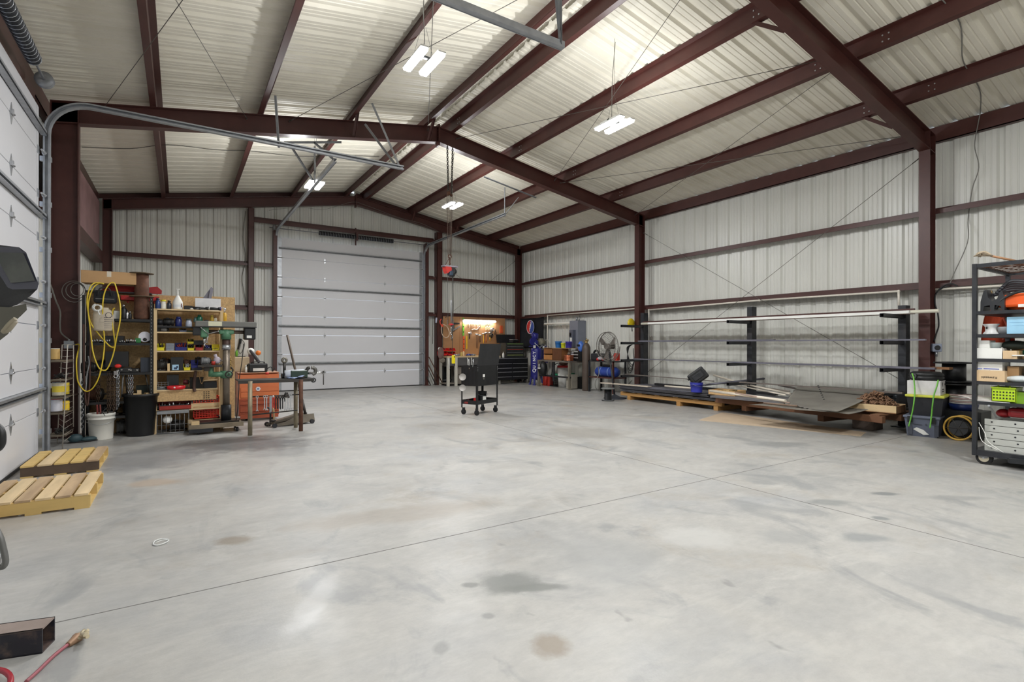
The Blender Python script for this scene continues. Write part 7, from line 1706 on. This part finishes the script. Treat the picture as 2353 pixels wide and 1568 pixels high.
# cardboard sheet on the floor
s = B(); P4 = [PZ(1605,966), PZ(1978,1003), PZ(1990,994), PZ(1660,948)]
s.prism([(p.x, p.y) for p in P4], .0005, .005, 'Z')
tag(s.obj('cardboard_sheet', mat('floor_card',(186,166,142),.8,0,.05,3)), 'long tan cardboard sheet lying on the floor before the dark skid', 'cardboard sheet')

# ================================================================ TOTES AND SPOOLS
g = PZ(2110, 1004); tx, ty = 9.05, 3.0
def tote(loc, w, d, h, m, lidm, label, rot=0, ribs=True, name='storage_tote'):
    t = thing(name, label, 'tote', loc, rot); s = B()
    s.box((0,0,h/2), (w,d,h), taper=.86); s.obj('body', m, t)
    B().box((0,0,h+.012), (w*1.07,d*1.07,.035), bev=.01).obj('lid', lidm, t)
    return t
greyt = mat('tote_grey',(98,104,120),.5,0,.08,5)
ra = math.radians(-84)
t = tote((9.22, 3.10, 0), .60, .40, .27, greyt, greyt, 'grey lidded tote with torn labels at the bottom of the stack', math.radians(10))
fx = -.30
for yy in (-.13, .13): B().b2(fx-.022,yy-.03,.20,fx-.002,yy+.03,.29).obj('latch', black_plastic, t)
for (yy, z0, z1) in ((-.17,.02,.20),(.13,.02,.20)): B().b2(fx+.014,yy-.02,z0,fx+.044,yy+.03,z1).obj('rib', mat('tote_dark',(66,70,80),.5), t)
B().prism([(-.08,.04),(-.02,.03),(.10,.10),(.06,.13),(-.02,.10)], fx+.018, fx+.034, 'X').obj('torn_label', white_plastic, t); B().b2(fx+.018,-.165,.05,fx+.034,-.15,.14).obj('torn_label', white_plastic, t)
B().b2(fx+.008,-.0,.17,fx+.034,.10,.176).b2(fx+.008,-.06,.165,fx+.034,-.04,.19).b2(fx+.012,0,.17,fx+.034,.11,.175).obj('moulded_mark', mat('tote_dark',(66,70,80),.5), t)

zt1 = .30
t = tote((9.27, 3.08, zt1), .62, .42, .27, mat('tote_black',(36,37,42),.5), mat('lid_yellow',(206,208,74),.45), 'black tote with yellow lid stacked on the grey tote', math.radians(10))
zt2 = zt1+.30
carton((9.22, 3.09, zt2), .44, .20, .38, mat('box_white',(216,214,214),.6), 'white cardboard box on the yellow tote lid', math.radians(10), name='white_box')
wbx = [o for o in C.objects if o.get('label') == 'white cardboard box on the yellow tote lid'][0]
B().b2(-.09,-.1925,.14,-.03,-.1905,.18).b2(-.08,-.1925,.07,.05,-.1905,.085).b2(-.08,-.1925,.04,.05,-.1905,.055).prism([(-.06,.12),(-.02,.12),(-.04,.15)], -.1925,-.1905).obj('shipping_mark', black_plastic, wbx)
t = thing('round_case', 'round black tool case lying on the white cardboard box', 'case', (9.22, 3.09, zt2+.202), math.radians(10))
B().lathe([(.001,0),(.17,0),(.195,.015),(.20,.05),(.192,.054),(.192,.06),(.20,.064),(.19,.105),(.15,.125),(.001,.125)], n=32, M=Matrix.Diagonal((.8,1.05,1)), caps=False).obj('shell', black_plastic, t); B().torus((-.14,.13,.06), .03, .014, 16, 6, M=ry(PI/2)@rx(.3)).obj('handle', mat('grey_blk',(70,72,76),.5), t)
gb_ = mat('bungee_green',(112,186,70),.5)
for k, (pts, lab) in enumerate((([(2096,858),(2100,872),(2102,900),(2100,925),(2096,948),(2088,980)], 'left lime bungee cord strapped down the front of the tote stack'), ([(2156,873),(2152,890),(2146,908),(2143,930),(2141,950),(2137,984)], 'right lime bungee cord strapped down the front of the tote stack'))):
    # the cord lies just in front of the stack
    xs_ = (8.99,8.96,8.93,8.88,8.90,8.87) if k == 0 else (8.99,8.97,8.94,8.89,8.92,8.89)
    tag(B().curve([PX(x, y, xx-.02) for (x, y), xx in zip(pts, xs_)], .009, 8).obj('bungee_cord', gb_), lab, 'bungee cord')
# black reels behind
for (px, y0, y1, R_, lab) in ((2192, 832, 878, .30, 'black cable reel standing on top of the lower reel between column and trolley'),(2192, 880, 940, .34, 'lower black cable reel under the upper black reel')):
    a, b_ = PX(px, y1, 9.65), PX(px, y0, 9.65); H = b_.z-a.z
    t = thing('cable_reel', lab, 'reel', (9.65, a.y, a.z)); B().lathe([(.14,0),(.14,H)], n=28).obj('drum', black_plastic, t)
    for z_ in (0, H-.02): B().lathe([(.001,z_),(R_*.8,z_),(R_*.8,z_+.02),(.001,z_+.02)], n=32, caps=False).obj('flange', black_plastic, t)
yr = PX(2192, 900, 9.65).y; zl_ = PX(2192, 940, 9.65).z
carton((9.68, yr, 0), .5, zl_, .5, black_plastic, 'black crate on the floor carrying the black reels', 0, name='black_crate')
t = thing('plate_pile', 'pile of white and pink discs seen between the reels and trolley', 'discs', PX(2214, 927, 9.5))
for k in range(6): B().lathe([(.001,.022*k),(.16,.022*k),(.165,.022*k+.01),(.16,.022*k+.018),(.001,.022*k+.018)], n=28, caps=False).obj('disc', (white_plastic, mat('disc_pink',(206,180,178),.6))[k%2], t)
c = PX(2214, 927, 9.5); tag(B().lathe([(.001,-.09),(.15,-.09),(.17,-.005),(.001,-.005)], n=28, caps=False).obj('blue_tub', mat('navy',(34,52,110),.4), None, c), 'navy blue tub under the pile of white discs', 'tub')
tag(B().b2(c.x-.2,c.y-.25,0,c.x+.2,c.y+.2,c.z-.092).obj('dark_crate', black_plastic), 'dark crate under the navy blue tub', 'crate')
c = Vector((9.02, 2.66, .172))
t = thing('hose_ring', 'yellow-edged round reel standing on the floor beside the tote stack', 'reel', c); ym = mat('ring_yellow',(190,150,60),.5)
Ry = Matrix.Rotation(PI/2+.1, 3, 'Y') @ Matrix.Identity(3)
B().torus((0,0,0), c.z-.012, .012, 36, 8, M=Ry).obj('front_ring', ym, t); B().torus((.14,0,0), c.z-.014, .012, 36, 8, M=Ry).obj('rear_ring', ym, t); B().lathe([(c.z*.62,0),(c.z*.62,.13)], (0,0,0), 28, Ry).obj('hub', black_plastic, t)
for a in (.4, 1.5, 2.6): B().cyl(Ry@Vector((c.z*math.cos(a),c.z*math.sin(a),0)), Ry@Vector((-c.z*math.cos(a),-c.z*math.sin(a),0)), .005, 6).obj('spoke', dark_iron, t)

# ================================================================ SHELF TROLLEY at the right edge
TX = 7.42
ty0 = PX(2234, 800, TX).y; ty1 = .62
dx_ = PY(2313, 637, ty0).x-TX
ztp = PX(2232, 612, TX).z; zbt = PX(2225, 1037, TX).z
t = thing('shelf_trolley', 'tall black welded shelf trolley on casters at the right edge', 'shelf trolley', (TX, ty0, 0)); LY = ty1-ty0
sq = .034
for x in (0, dx_-sq):
    for y in (-sq, LY): B().b2(x-.003,y-.003,zbt-.034,x+sq+.003,y+sq+.003,ztp+.024).obj('post', black_steel, t)
lev = {}
for k, (pa) in {1:715, 2:768, 3:824, 4:876, 5:922}.items(): lev[k] = PX(2250, pa, TX).z
for z_ in (ztp-.0,): B().b2(0,LY,z_-.02,sq,0,z_+.02).b2(dx_-sq,LY,z_-.02,dx_,0,z_+.02).b2(0,-sq,z_-.02,dx_,0,z_+.02).obj('top_rail', black_steel, t)
s = B()
for k in range(12): s.cyl((.02+dx_*k/12, LY, ztp),(.02+dx_*((k+3)%12)/12, -.02, ztp), .004, 5); s.cyl((.0,-.03+LY*k/12,ztp+.004),(dx_,-.03+LY*((k+2)%12)/12,ztp+.004),.004,5)
s.obj('wire_mesh', rust, t)
for k, z_ in lev.items(): B().b2(0,LY,z_-.035,dx_,0,z_-.0).obj('shelf', black_steel, t)
B().b2(0,LY,zbt-.03,sq,0,zbt+.03).b2(dx_-sq,LY,zbt-.03,dx_,0,zbt+.03).b2(0,-sq,zbt-.03,dx_,0,zbt+.03).obj('bottom_rail', black_steel, t)
B().b2(sq,LY,zbt+.0,dx_-sq,-sq,zbt+.03).obj('bottom_shelf', black_steel, t)
for (x, y) in ((.06,-.09),(dx_-.08,-.1),(.06,LY+.12),(dx_-.08,LY+.12)):
    r = .072; tt = B().cyl((x-.022,y,r),(x+.022,y,r),r,28).obj('caster', rubber, t)
    B().cyl((x-.026,y,r),(x-.022,y,r),r*.62,24).cyl((x+.022,y,r),(x+.026,y,r),r*.62,24).obj('caster_hub', mat('hub_cream',(190,182,160),.4), tt)
    B().prism([(y-.03,r),(y+.03,r),(y+.05,zbt-.03),(y-.05,zbt-.03)], x-.034, x-.028, 'X').obj('caster_fork', galv_dull, tt); B().cyl((x-.04,y,r),(x+.04,y,r),.01,8).obj('axle', zinc, tt)
B().box((.1,-.65,.10), (.06,.75,.05), rot=.5).obj('drawbar', black_steel, t)
def TR(px, k, dx=.2): p = PX(px, 800, TX+.0); return Vector((TX+dx, p.y, lev[k]))
wy = lambda a, b_: abs(PX(a,800,TX).y-PX(b_,800,TX).y)
zy = lambda py, px=2290: PX(px, py, TX).z
# broom lying on top
t = thing('broom', 'worn straw broom lying across the top of the trolley', 'broom', PX(2262, 583, TX+.05))
o_ = Vector(t.location); hd = PX(2278,588,TX+.1)-o_; te = PX(2352,603,TX+.5)-o_
B().cyl(hd, te, .012, 10).obj('handle', mat('broom_wood',(180,136,100),.6), t)
random.seed(6)
for k in range(16): B().curve([hd+Vector((0,-.01,.0)), Vector((random.uniform(-.03,.03), random.uniform(-.01,.02), random.uniform(-.02,.03))), (Vector((random.uniform(-.03,.03), random.uniform(.03,.09), random.uniform(-.03,.02))))], .007, 5, 3).obj('bristles', mat('straw',(180,164,140),.8,0,.25,14), t)
# top shelf: black saddle support, orange machine, black hoses
z1_ = lev[1]
t = thing('chain_saw', 'orange power saw with black handle on the top shelf of trolley', 'power saw', TR(2335,1)); om = mat('saw_orange',(230,92,34),.35,0,.05)
B().ball((0,0,.09),.13,10,(.9,1.3,.75)).box((-.05,.05,.1),(.14,.26,.14),rot=.1,bev=.03).obj('housing', om, t); B().curve([(-.13,.18,.02),(-.15,.12,.12),(-.14,.0,.19),(-.12,-.12,.2)], .014, 8).obj('front_handle', black_plastic, t)
B().b2(-.135,-.12,.03,-.13,.0,.06).obj('name_badge', white_plastic, t)
t = thing('wheel_support', 'black plastic cradle with triangular openings on trolley top shelf', 'cradle', TR(2277,1,.14)); w = wy(2249,2305)/2; H = zy(663)-z1_
def loop(pts, r, mname='cradle_black'): return B().curve(pts+[pts[0]], r, 8, 4)
prof = [(w,0),(w*.98,H*.45),(w*.72,H*.95),(w*.5,H*1.0),(w*.35,H*.62),(0,H*.45),(-w*.4,H*.55),(-w*.6,H*.85),(-w*.8,H*.92),(-w*1.0,H*.5),(-w*1.0,0),(-w*.75,0),(-w*.68,H*.2),(-w*.2,H*.27),(-w*.15,0),(w*.15,0),(w*.2,H*.27),(w*.7,H*.22),(w*.78,0)]
B().prism(prof, -.10, .12, 'X').obj('body', mat('cradle_black',(38,39,42),.4), t)
t = thing('hose_bundle', 'black hoses with brass end heaped above the orange saw', 'hose', TR(2325,1,.3)+Vector((0,0,.10)))
for k in range(5): B().curve([(-.1,.20-.02*k,.08+.022*k),(-.05,.05,.13+.025*k),(0,-.15,.10+.022*k),(.05,-.35,.06+.03*k)], .019, 8).obj('hose', mat('hose_black',(44,46,52),.5), t)
B().cyl((-.1,.26,.11),(-.1,.21,.12),.018,10).obj('brass_end', mat('brass',(176,150,100),.3,.9), t)
# shelf 2
rim = mat('rim_white',(222,222,220),.35)
t = thing('steel_wheel', 'white steel wheel rim lying on the second shelf of trolley', 'wheel rim', TR(2267,2,.15)); r = wy(2249,2288)/2; H = zy(743)-lev[2]
B().lathe([(r*.95,0),(r,.01),(r*.72,H*.3),(r*.72,H*.7),(r*.98,H*.92),(r,H),(r*.9,H),(r*.65,H*.6),(r*.6,H*.3)], n=32, caps=False).obj('rim', rim, t); B().lathe([(.001,H*.3),(r*.66,H*.32)], n=28, caps=False).obj('disc', rim, t); B().cyl((-r*.73,.02,H*.62),(-r*.80,.03,H*.62),.012,8).obj('valve_hole', black_plastic, t)
t = thing('glass_dish', 'grey translucent tray between wheel rim and pale blue box', 'tray', TR(2302,2,.16)); B().lathe([(.06,0),(.08,.07),(.075,.08)], n=24).obj('dish', mat('smoky',(150,152,154),.25), t)
t = carton(TR(2345,2,.2), .3, zy(729)-lev[2], .24, col(150,196,222,.6), 'pale blue box on second shelf of trolley', 0, name='blue_box'); B().b2(-.152,-.1,.12,-.15,.1,.122).b2(-.152,-.1,.09,-.15,.08,.091).obj('printed_lines', col(110,160,200,.6), t)
# orange jacket hanging behind
t = thing('jacket', 'rust orange jacket hanging behind the trolley shelves', 'jacket', PX(2292, 800, TX+dx_+.0)); o_ = Vector(t.location)
s = B(); n, m_ = 10, 10; V = {}
for i in range(n+1):
    for j in range(m_+1):
        u, v = i/n, j/m_; zz_ = .05+.62*v; wd_ = .16*(1-.45*v*v); V[i,j] = s.bm.verts.new((.03*math.sin(9*u+2*v), (u-.5)*2*wd_, zz_*.8-.02))
s._fin([s.bm.faces.new((V[i,j],V[i+1,j],V[i+1,j+1],V[i,j+1])) for i in range(n) for j in range(m_)], True); bmesh.ops.solidify(s.bm, geom=s.bm.faces[:], thickness=.03)
s.obj('cloth', mat('jacket_orange',(172,66,32),.8,0,.12,6), t); B().curve([(-.02,-.06,.38),(-.03,-.1,.25),(-.02,-.06,.1)], .015, 8).obj('sleeve_fold', mat('jacket_dark',(130,46,26),.8), t)
# shelf 3
t = carton(TR(2268,3,.15), .26, zy(800)-lev[3], wy(2238,2303), white_plastic, 'wide white box on third shelf of trolley', 0, name='white_box')
z_ = zy(800)
carton((TX+.15, TR(2258,3).y, z_), .2, .085, wy(2244,2268), white_plastic, 'small white carton on top of the wide white box', 0, name='white_box')
t = thing('plastic_container', 'clear plastic tub beside the small white carton', 'tub', (TX+.14, TR(2276,3).y, z_)); B().lathe([(.05,0),(.06,.05),(.068,.055),(.068,.062)], n=20).obj('tub', mat('clear_tub',(196,206,206),.25), t)
carton(TR(2319,3,.12), .2, zy(806)-lev[3], wy(2303,2335), card_l, 'pale cardboard box on third shelf beside the wide white box', 0, tape=col(206,170,96,.4), name='carton')
carton(TR(2332,3,.34), .2, .19, .2, card, 'brown cardboard box at the rear of third shelf', .2, name='carton')
tag(B().ball((0,0,0),.1,8,(.8,1.2,.5)).obj('dark_cloth', mat('dk_green',(40,48,42),.8), None, TR(2318,3,.2)+Vector((0,0,.15))), 'dark green cap lying on the pale cardboard box', 'cap')
tag(B().box((0,0,0),(.12,.2,.012),rot=.5).obj('papers', white_plastic, None, TR(2344,3,.1)+Vector((0,0,.04))), 'white papers at the right end of third shelf', 'papers')
tag(B().ball((0,0,.04),.05,8,(1,1.4,.7)).obj('green_bottle', col(26,90,66,.4), None, TR(2349,3,.25)+Vector((0,0,.03))), 'dark green object at right end of third shelf', 'bottle')
# shelf 4
t = carton(TR(2272,4,.14), .26, zy(852)-lev[4], wy(2236,2307), card_l, 'cardboard box with upside-down dark lettering on fourth shelf of trolley', 0, name='carton')
text_obj('lettering', 'Kawasaki', .036, black_plastic, t, (-.1315, 0, .045), (PI/2, PI, PI/2+PI), ext=.0006)
z_ = zy(852); t = carton((TX+.15, TR(2271,4).y, z_), .22, zy(835)-z_+.02, wy(2242,2300), white_plastic, 'white and blue box lying on the lettered cardboard box', 0, name='white_box')
B().b2(-.1115,-.08,.012,-.11,.05,.022).obj('blue_stripe', col(60,76,160,.5), t); B().b2(-.1115,.06,.012,-.11,.1,.02).obj('blue_mark', col(90,110,190,.5), t)
carton(TR(2321,4,.2), .2, .17, wy(2309,2336), card, 'brown carton with white slip on fourth shelf', 0, name='carton')
t = thing('plastic_bag', 'white plastic bag bundle at right end of fourth shelf', 'bag', TR(2338,4,.12)); B().ball((0,0,.035),.09,10,(.8,1.5,.45)).obj('bag', mat('bag_white',(206,214,214),.35,0,.08,8,bump=.5,bscale=20), t)
t = thing('jar', 'dark green jar at the right end of fourth shelf', 'jar', TR(2350,4,.22)); B().lathe([(.04,0),(.04,.1),(.03,.12)], n=16).obj('body', col(20,96,76,.3), t); B().lathe([(.033,.12),(.033,.14)], n=16).obj('cap', white_plastic, t)
# shelf 5: lime basket
lime = mat('lime_plastic',(176,208,38),.35,0,.04)
t = thing('lime_basket', 'lime green perforated basket with arched handle on fifth shelf', 'basket', TR(2304,5,.16)+Vector((0,0,.01))); w = wy(2277,2333)/2; H = zy(893)-lev[5]
s = B(); s.b2(-.13,-w*.92,0,.1,w*.92,.006); s.b2(.095,-w,0,.1,w,H); s.b2(-.13,-w,0,.1,-w+.004,H); s.b2(-.13,w-.004,0,.1,w,H); s.b2(-.13,-w,0,-.126,w,H); s.b2(-.14,-w*1.04,H-.008,-.124,w*1.04,H+.006); s.b2(.094,-w*1.04,H-.008,.11,w*1.04,H+.006); s.b2(-.124,-w*1.04,H-.008,.094,-w*.97,H+.006); s.b2(-.124,w*.97,H-.008,.094,w*1.04,H+.006); s.obj('tub', lime, t)
s = B()
for j in range(3):
    for i in range(7): s.box((-.1315, -w*.8+w*1.6*i/6, H*(.25+.22*j)), (.003,.012,.014))
s.obj('holes', black_plastic, t)
B().curve([(-.126,w*.5,H),(-.10,w*.42,H+.035),(-.08,0,H+.06),(-.10,-w*.42,H+.035),(-.126,-w*.5,H)], .008, 8).obj('handle', lime, t)
tag(B().b2(-.12,-.1,0,.1,.1,H*.8).obj('lime_box', mat('lime_dark',(128,170,40),.4), None, TR(2346,5,.18)), 'darker green box right of the lime basket', 'box')
t = thing('paper_pile', 'fanned white papers and magazines on the left of fifth shelf', 'papers', TR(2262,5,.14))
for k in range(6): B().box((.01*k, .03*k-.05, .003+.007*k), (.22,.3,.006), rot=.12*k).obj('sheet', (white_plastic, mat('paper_tint',(196,186,180),.7))[k%2], t)
# bottom: ladder-like aluminium sections
alu = mat('pale_aluminium',(190,192,186),.4,.3,.05,6,dirt=.2,dcol=(160,158,140))
zb0 = zbt+.03; H = (zy(961,2250)-zb0)
for k in range(5):
    t = thing('ladder_section', ('lowest','second','middle','fourth','topmost')[k]+' pale aluminium rail in the stack at the bottom of the trolley', 'ladder section', (TX+.06, ty0-.03, zb0+H*k/5))
    B().b2(0,LY+.1,0,.03,-.06,H/5-.006).obj('front_rail', alu, t); B().b2(.30,LY+.1,0,.33,-.06,H/5-.006).obj('rear_rail', alu, t)
    for j in range(6): y = -.12-j*.19; B().b2(.03,y-.014,H/10-.012,.30,y+.014,H/10+.012).obj('rung', alu, t); B().cyl((-.003,y-.02*(k%2),H/10),(.0,y-.02*(k%2),H/10),.009,8).obj('rivet', black_steel, t)
    if k in (1, 4): B().b2(-.002,LY+.1,.004,0,-.38,H/5-.01).obj('yellow_sticker', col(206,206,90,.5), t)
t = thing('hedge_trimmer', 'dark red power tool lying on the aluminium rails', 'power tool', (TX+.18, PX(2335,800,TX).y, zb0+H)); dr = mat('deep_red',(140,26,32),.35)
B().ball((0,.14,.06),.06,8,(1,1.1,.8)).box((0,-.05,.08),(.16,.3,.1),rot=.1,bev=.03).obj('housing', dr, t); B().curve([(0,.05,.1),(0,-.05,.17),(0,-.18,.14)], .018, 8).obj('handle', dr, t)
strap([(2272,932),(2282,946),(2290,960)], ty0-.2, .010, galv_dull, 'grey cable hanging under the fifth shelf of trolley', 'cable', 'cable')
tag(B().curve([(0,0,.3),(-.01,-.05,.2),(0,-.08,.1),(.01,-.2,.0)], .004, 5).curve([(0,0,.25),(-.01,-.03,.1),(0,-.16,.02)], .004, 5).obj('white_string', white_plastic, None, (TX+.03, ty0-.05, zb0)), 'white string dangling down the aluminium rails', 'string')

# ================================================================ PALLETS by the left door
def pallet(label, loc, rot, L_, Wd, m, sm, n=6):
    """top boards run along local x (length Wd), stringers along local y (L_)"""
    t = thing('wooden_pallet', label, 'pallet', loc, rot)
    random.seed(n*7+1)
    for y in (0, Wd/2-.02, Wd-.04): B().b2(0, y, .016, L_, y+.04, .105).obj('stringer', sm if y == 0 else m, t)
    for k in range(n):
        x = L_*k/(n-1)*(1-.10/L_); w_ = (.78+.12*random.random())*L_/(n+.2)
        B().b2(x, -.005, .105, x+w_, Wd+.005, .121).obj('deck_board', random.choice([m, mat('pale_board',(214,190,150),.65,0,.12,5,stretch=(2,.3,2),dirt=.3,dcol=(170,140,104)), mat('aged_board',(184,158,124),.7,0,.15,5,stretch=(2,.3,2),dirt=.4,dcol=(130,104,84))]), t)
    for k in range(3): x = (L_-.1)*k/2; B().b2(x, 0, 0, x+.095, Wd, .016).obj('bottom_board', m, t)
    return t
yp = mat('yellow_pine',(206,176,112),.6,0,.12,4,stretch=(.4,2,2),dirt=.3,dcol=(170,138,84),dscale=4)
dk = mat('dark_stringer',(86,70,56),.75,0,.15,5,dirt=.4,dcol=(56,44,34))
pallet('wooden pallet with dark front edge by left door, farther of the two', (-1.30, 6.78, 0), .0, .60, .84, yp, dk, 5)
pallet('pale wooden pallet by left door, nearer of the two whole ones', (-1.28, 5.30, 0), .0, .68, .84, yp, yp, 6)
# corner of a third pallet at the left edge
pc = PZ(20, 1214); pallet('wooden pallet whose corner enters at left edge of picture', (pc.x-.62, pc.y-.42, 0), .25, .60, .84, yp, yp, 5)
tag(B().curve([(0,0,.004),(.06,.02,.01),(.12,-.01,.006),(.2,.03,.004)], .004, 5).curve([(.02,.03,.004),(.1,.0,.008),(.18,.0,.004)], .003, 5).obj('wood_splinters', pine, None, PZ(140,1104)), 'thin wood splinters on the floor between the two pallets', 'splinters')
B_ = B().curve([PZ(352,1253)+Vector((0,0,.006)),PZ(356,1246)+Vector((0,0,.008)),PZ(372,1241)+Vector((0,0,.008)),PZ(388,1243)+Vector((0,0,.006)),PZ(380,1250)+Vector((0,0,.008)),PZ(362,1255)+Vector((0,0,.006)),PZ(352,1253)+Vector((0,0,.006))], .004, 6).curve([PZ(358,1250)+Vector((0,0,.01)),PZ(372,1246)+Vector((0,0,.012)),PZ(384,1244)+Vector((0,0,.01))], .003, 6)
tag(B_.obj('clear_ring', mat('clear_plastic',(214,216,214),.15)), 'small clear plastic loop lying on the floor left of centre', 'plastic loop')
s = B(); random.seed(2)
for k in range(5): s.cyl(PZ(1184+k*5,808) if False else Vector((4.0+.12*k, 7.9+.05*k, .002)), Vector((4.08+.12*k, 7.88+.06*k, .002)), .002, 4)
# ================================================================ FOREGROUND LEFT: tube, brush, hose, helmet on a cart
g0 = PZ(98, 1513); 
e1 = PZ(97, 1498)
# square tube lying along the floor, open end to the right
pA, pB = PZ(97, 1502), PZ(-120, 1535)
d = (pB-pA); an = math.atan2(d.y, d.x)
t = thing('square_tube', 'short rusty black square steel tube lying on the floor at lower left', 'steel tube', (pA.x, pA.y, 0), an); w_ = .105; Lt = .9
tm = mat('scaled_tube',(40,40,48),.45,.2,.2,6,dirt=.7,dcol=(120,98,84),dscale=7)
tt_ = mat('rusty_tube_top',(138,124,116),.6,.1,.12,6)
B().b2(0,-w_,0,Lt,-w_+.006,w_).b2(0,-.006,0,Lt,0,w_).b2(0,-w_,0,Lt,0,.006).obj('walls', tm, t); B().b2(0,-w_,w_-.006,Lt,0,w_).obj('top_wall', tt_, t)
# wire brush / whisk with red wire handle
t = thing('scraper_brush', 'red-handled brush with frayed clear bristles lying on the floor', 'brush', PZ(180, 1466)); o_ = Vector(t.location)
q_ = lambda x, y, z=.012: PZ(x, y, z)-o_
B().curve([q_(60,1567,.015), q_(90,1540), q_(125,1506), q_(158,1480), q_(168,1472)], .007, 8).obj('handle', mat('faded_red',(150,84,92),.5), t)
B().tube(smooth([q_(156,1482), q_(168,1474), q_(178,1466)]), lambda f: .011+.012*f, 10).obj('ferrule', mat('worn_ferrule',(150,120,96),.5,.3), t)
random.seed(3)
for k in range(22): B().curve([q_(172,1470,.015), q_(186+random.uniform(-3,4),1460+random.uniform(-4,4),.02), q_(197+random.uniform(-5,6),1454+random.uniform(-8,10),.008+random.random()*.045)], .0075, 5, 3).obj('bristle', mat('bristle_straw',(176,164,136),.4,0,.2,20), t)
tag(B().curve([PZ(-30,1536,.02), PZ(5,1541,.03), PZ(20,1550,.03), PZ(25,1562,.03), PZ(20,1580,.02), PZ(5,1600,.02)], .010, 8).obj('red_hose', mat('hose_red',(150,26,40),.4)), 'dark red hose curling at the bottom left corner', 'hose')
# welding cart just outside the left edge; its bent handle and the helmet reach into view
def NP(px, py, D): r = _ray(px, py); return Vector((0,0,_h))+r*D     # D = depth along the view axis
hc = NP(20, 660, 1.25)
t = thing('welding_cart', 'dark cart partly outside the left edge with a bent grey tube handle', 'cart', (hc.x-.50, hc.y-.0, 0))
o_ = Vector(t.location)
B().b2(-.25,-.25,.14,.1,.3,.17).b2(-.25,-.25,.60,.1,.3,.62).obj('deck', black_steel, t)
for (x, y) in ((-.25,-.25),(.07,-.25),(-.25,.27),(.07,.27)): B().b2(x,y,.10,x+.03,y+.03,1.15).obj('post', black_steel, t)
for (x, y) in ((-.2,-.28),(-.2,.33),(.0,-.28),(.0,.33)): B().cyl((x,y-.02,.07),(x,y+.02,.07),.07,20).obj('wheel', rubber, t)
B().cyl(Vector((.085,.1,1.12)), hc-o_+Vector((-.13,0,.04)), .012, 10).obj('helmet_peg', black_steel, t)
tb_ = [NP(-40,1180,1.9), NP(-4,1225,1.9), NP(8,1262,1.9), NP(13,1290,1.9), NP(6,1303,1.9), NP(-6,1295,1.9), NP(-30,1240,1.9)]
B().curve([p-o_ for p in tb_]+[Vector((.08,.1,.9))], .010, 10).obj('bent_handle', mat('handle_grey',(110,110,108),.4,.4), t)
B().curve([NP(-30,965,1.7)-o_, NP(-2,985,1.7)-o_, NP(4,1008,1.7)-o_, NP(-2,1028,1.7)-o_, NP(-30,1040,1.7)-o_], .012, 8).obj('grip', black_plastic, t)
# helmet
t = thing('welding_helmet', 'black welding helmet with dark rectangular lens hanging at the left edge', 'welding helmet', hc)
rt = _ray(1176.5, 792).normalized(); rgt = Vector((math.cos(_yaw), -math.sin(_yaw), 0)); up = Vector((0,0,1)); tw_ = -rt
D = 1.25
def HP(px, py, dd=0): return NP(px, py, D+dd)-hc
hm_ = mat('helmet_black',(40,41,48),.38,0,.08,6,bump=.08,bscale=200); hr = mat('helmet_rim',(66,67,82),.4,0,.06,8)
s = B()
def poly3(s, ring0, ring1):
    a = [s.bm.verts.new(p) for p in ring0]; b_ = [s.bm.verts.new(p) for p in ring1]; n = len(a)
    for i in range(n): s.bm.faces.new((a[i],a[(i+1)%n],b_[(i+1)%n],b_[i]))
    s.bm.faces.new(a[::-1]); s.bm.faces.new(b_)
    return s
front = [(-110,558),(-60,556),(44,568),(60,580),(88,652),(86,664),(70,680),(40,700),(0,714),(-60,706),(-120,650)]
poly3(s, [HP(x, y, -.02 if y < 660 else .02) for x, y in front], [HP(x*.9-20, y*.97+18, .20) for x, y in front]).obj('shell', hm_, t)
s = B(); poly3(s, [HP(x, y, -.03) for x, y in ((-60,566),(43,568),(52,577),(58,578),(88,654),(86,664),(28,665),(17,660),(-20,600),(-50,590))], [HP(x, y, -.005) for x, y in ((-60,566),(43,568),(52,577),(58,578),(88,654),(86,664),(28,665),(17,660),(-20,600),(-50,590))]).obj('lens_frame', hr, t)
s = B(); poly3(s, [HP(x, y, -.034) for x, y in ((-40,579),(53,581),(81,645),(25,650),(-5,596))], [HP(x, y, -.02) for x, y in ((-40,579),(53,581),(81,645),(25,650),(-5,596))]).obj('lens', mat('lens_dark',(58,62,62),.18,0,.2,6,dirt=.3,dcol=(110,112,106),dscale=6), t)
s = B(); poly3(s, [HP(x, y, -.0) for x, y in ((-60,700),(20,706),(60,698),(62,712),(48,726),(34,738),(30,752),(18,768),(-10,790),(-60,800))], [HP(x, y, .14) for x, y in ((-60,700),(20,706),(58,698),(60,710),(46,724),(32,736),(28,750),(16,764),(-10,784),(-60,790))]).obj('chin_guard', mat('helmet_olive',(84,82,74),.4,0,.08,6), t)
s = B(); s.curve([HP(36,732,-.012),HP(22,744,-.014),HP(12,756,-.014),HP(8,762,-.012),HP(20,758,-.012),HP(36,738,-.01)], .005, 8).obj('strap', mat('strap_tan',(150,142,124),.6), t)
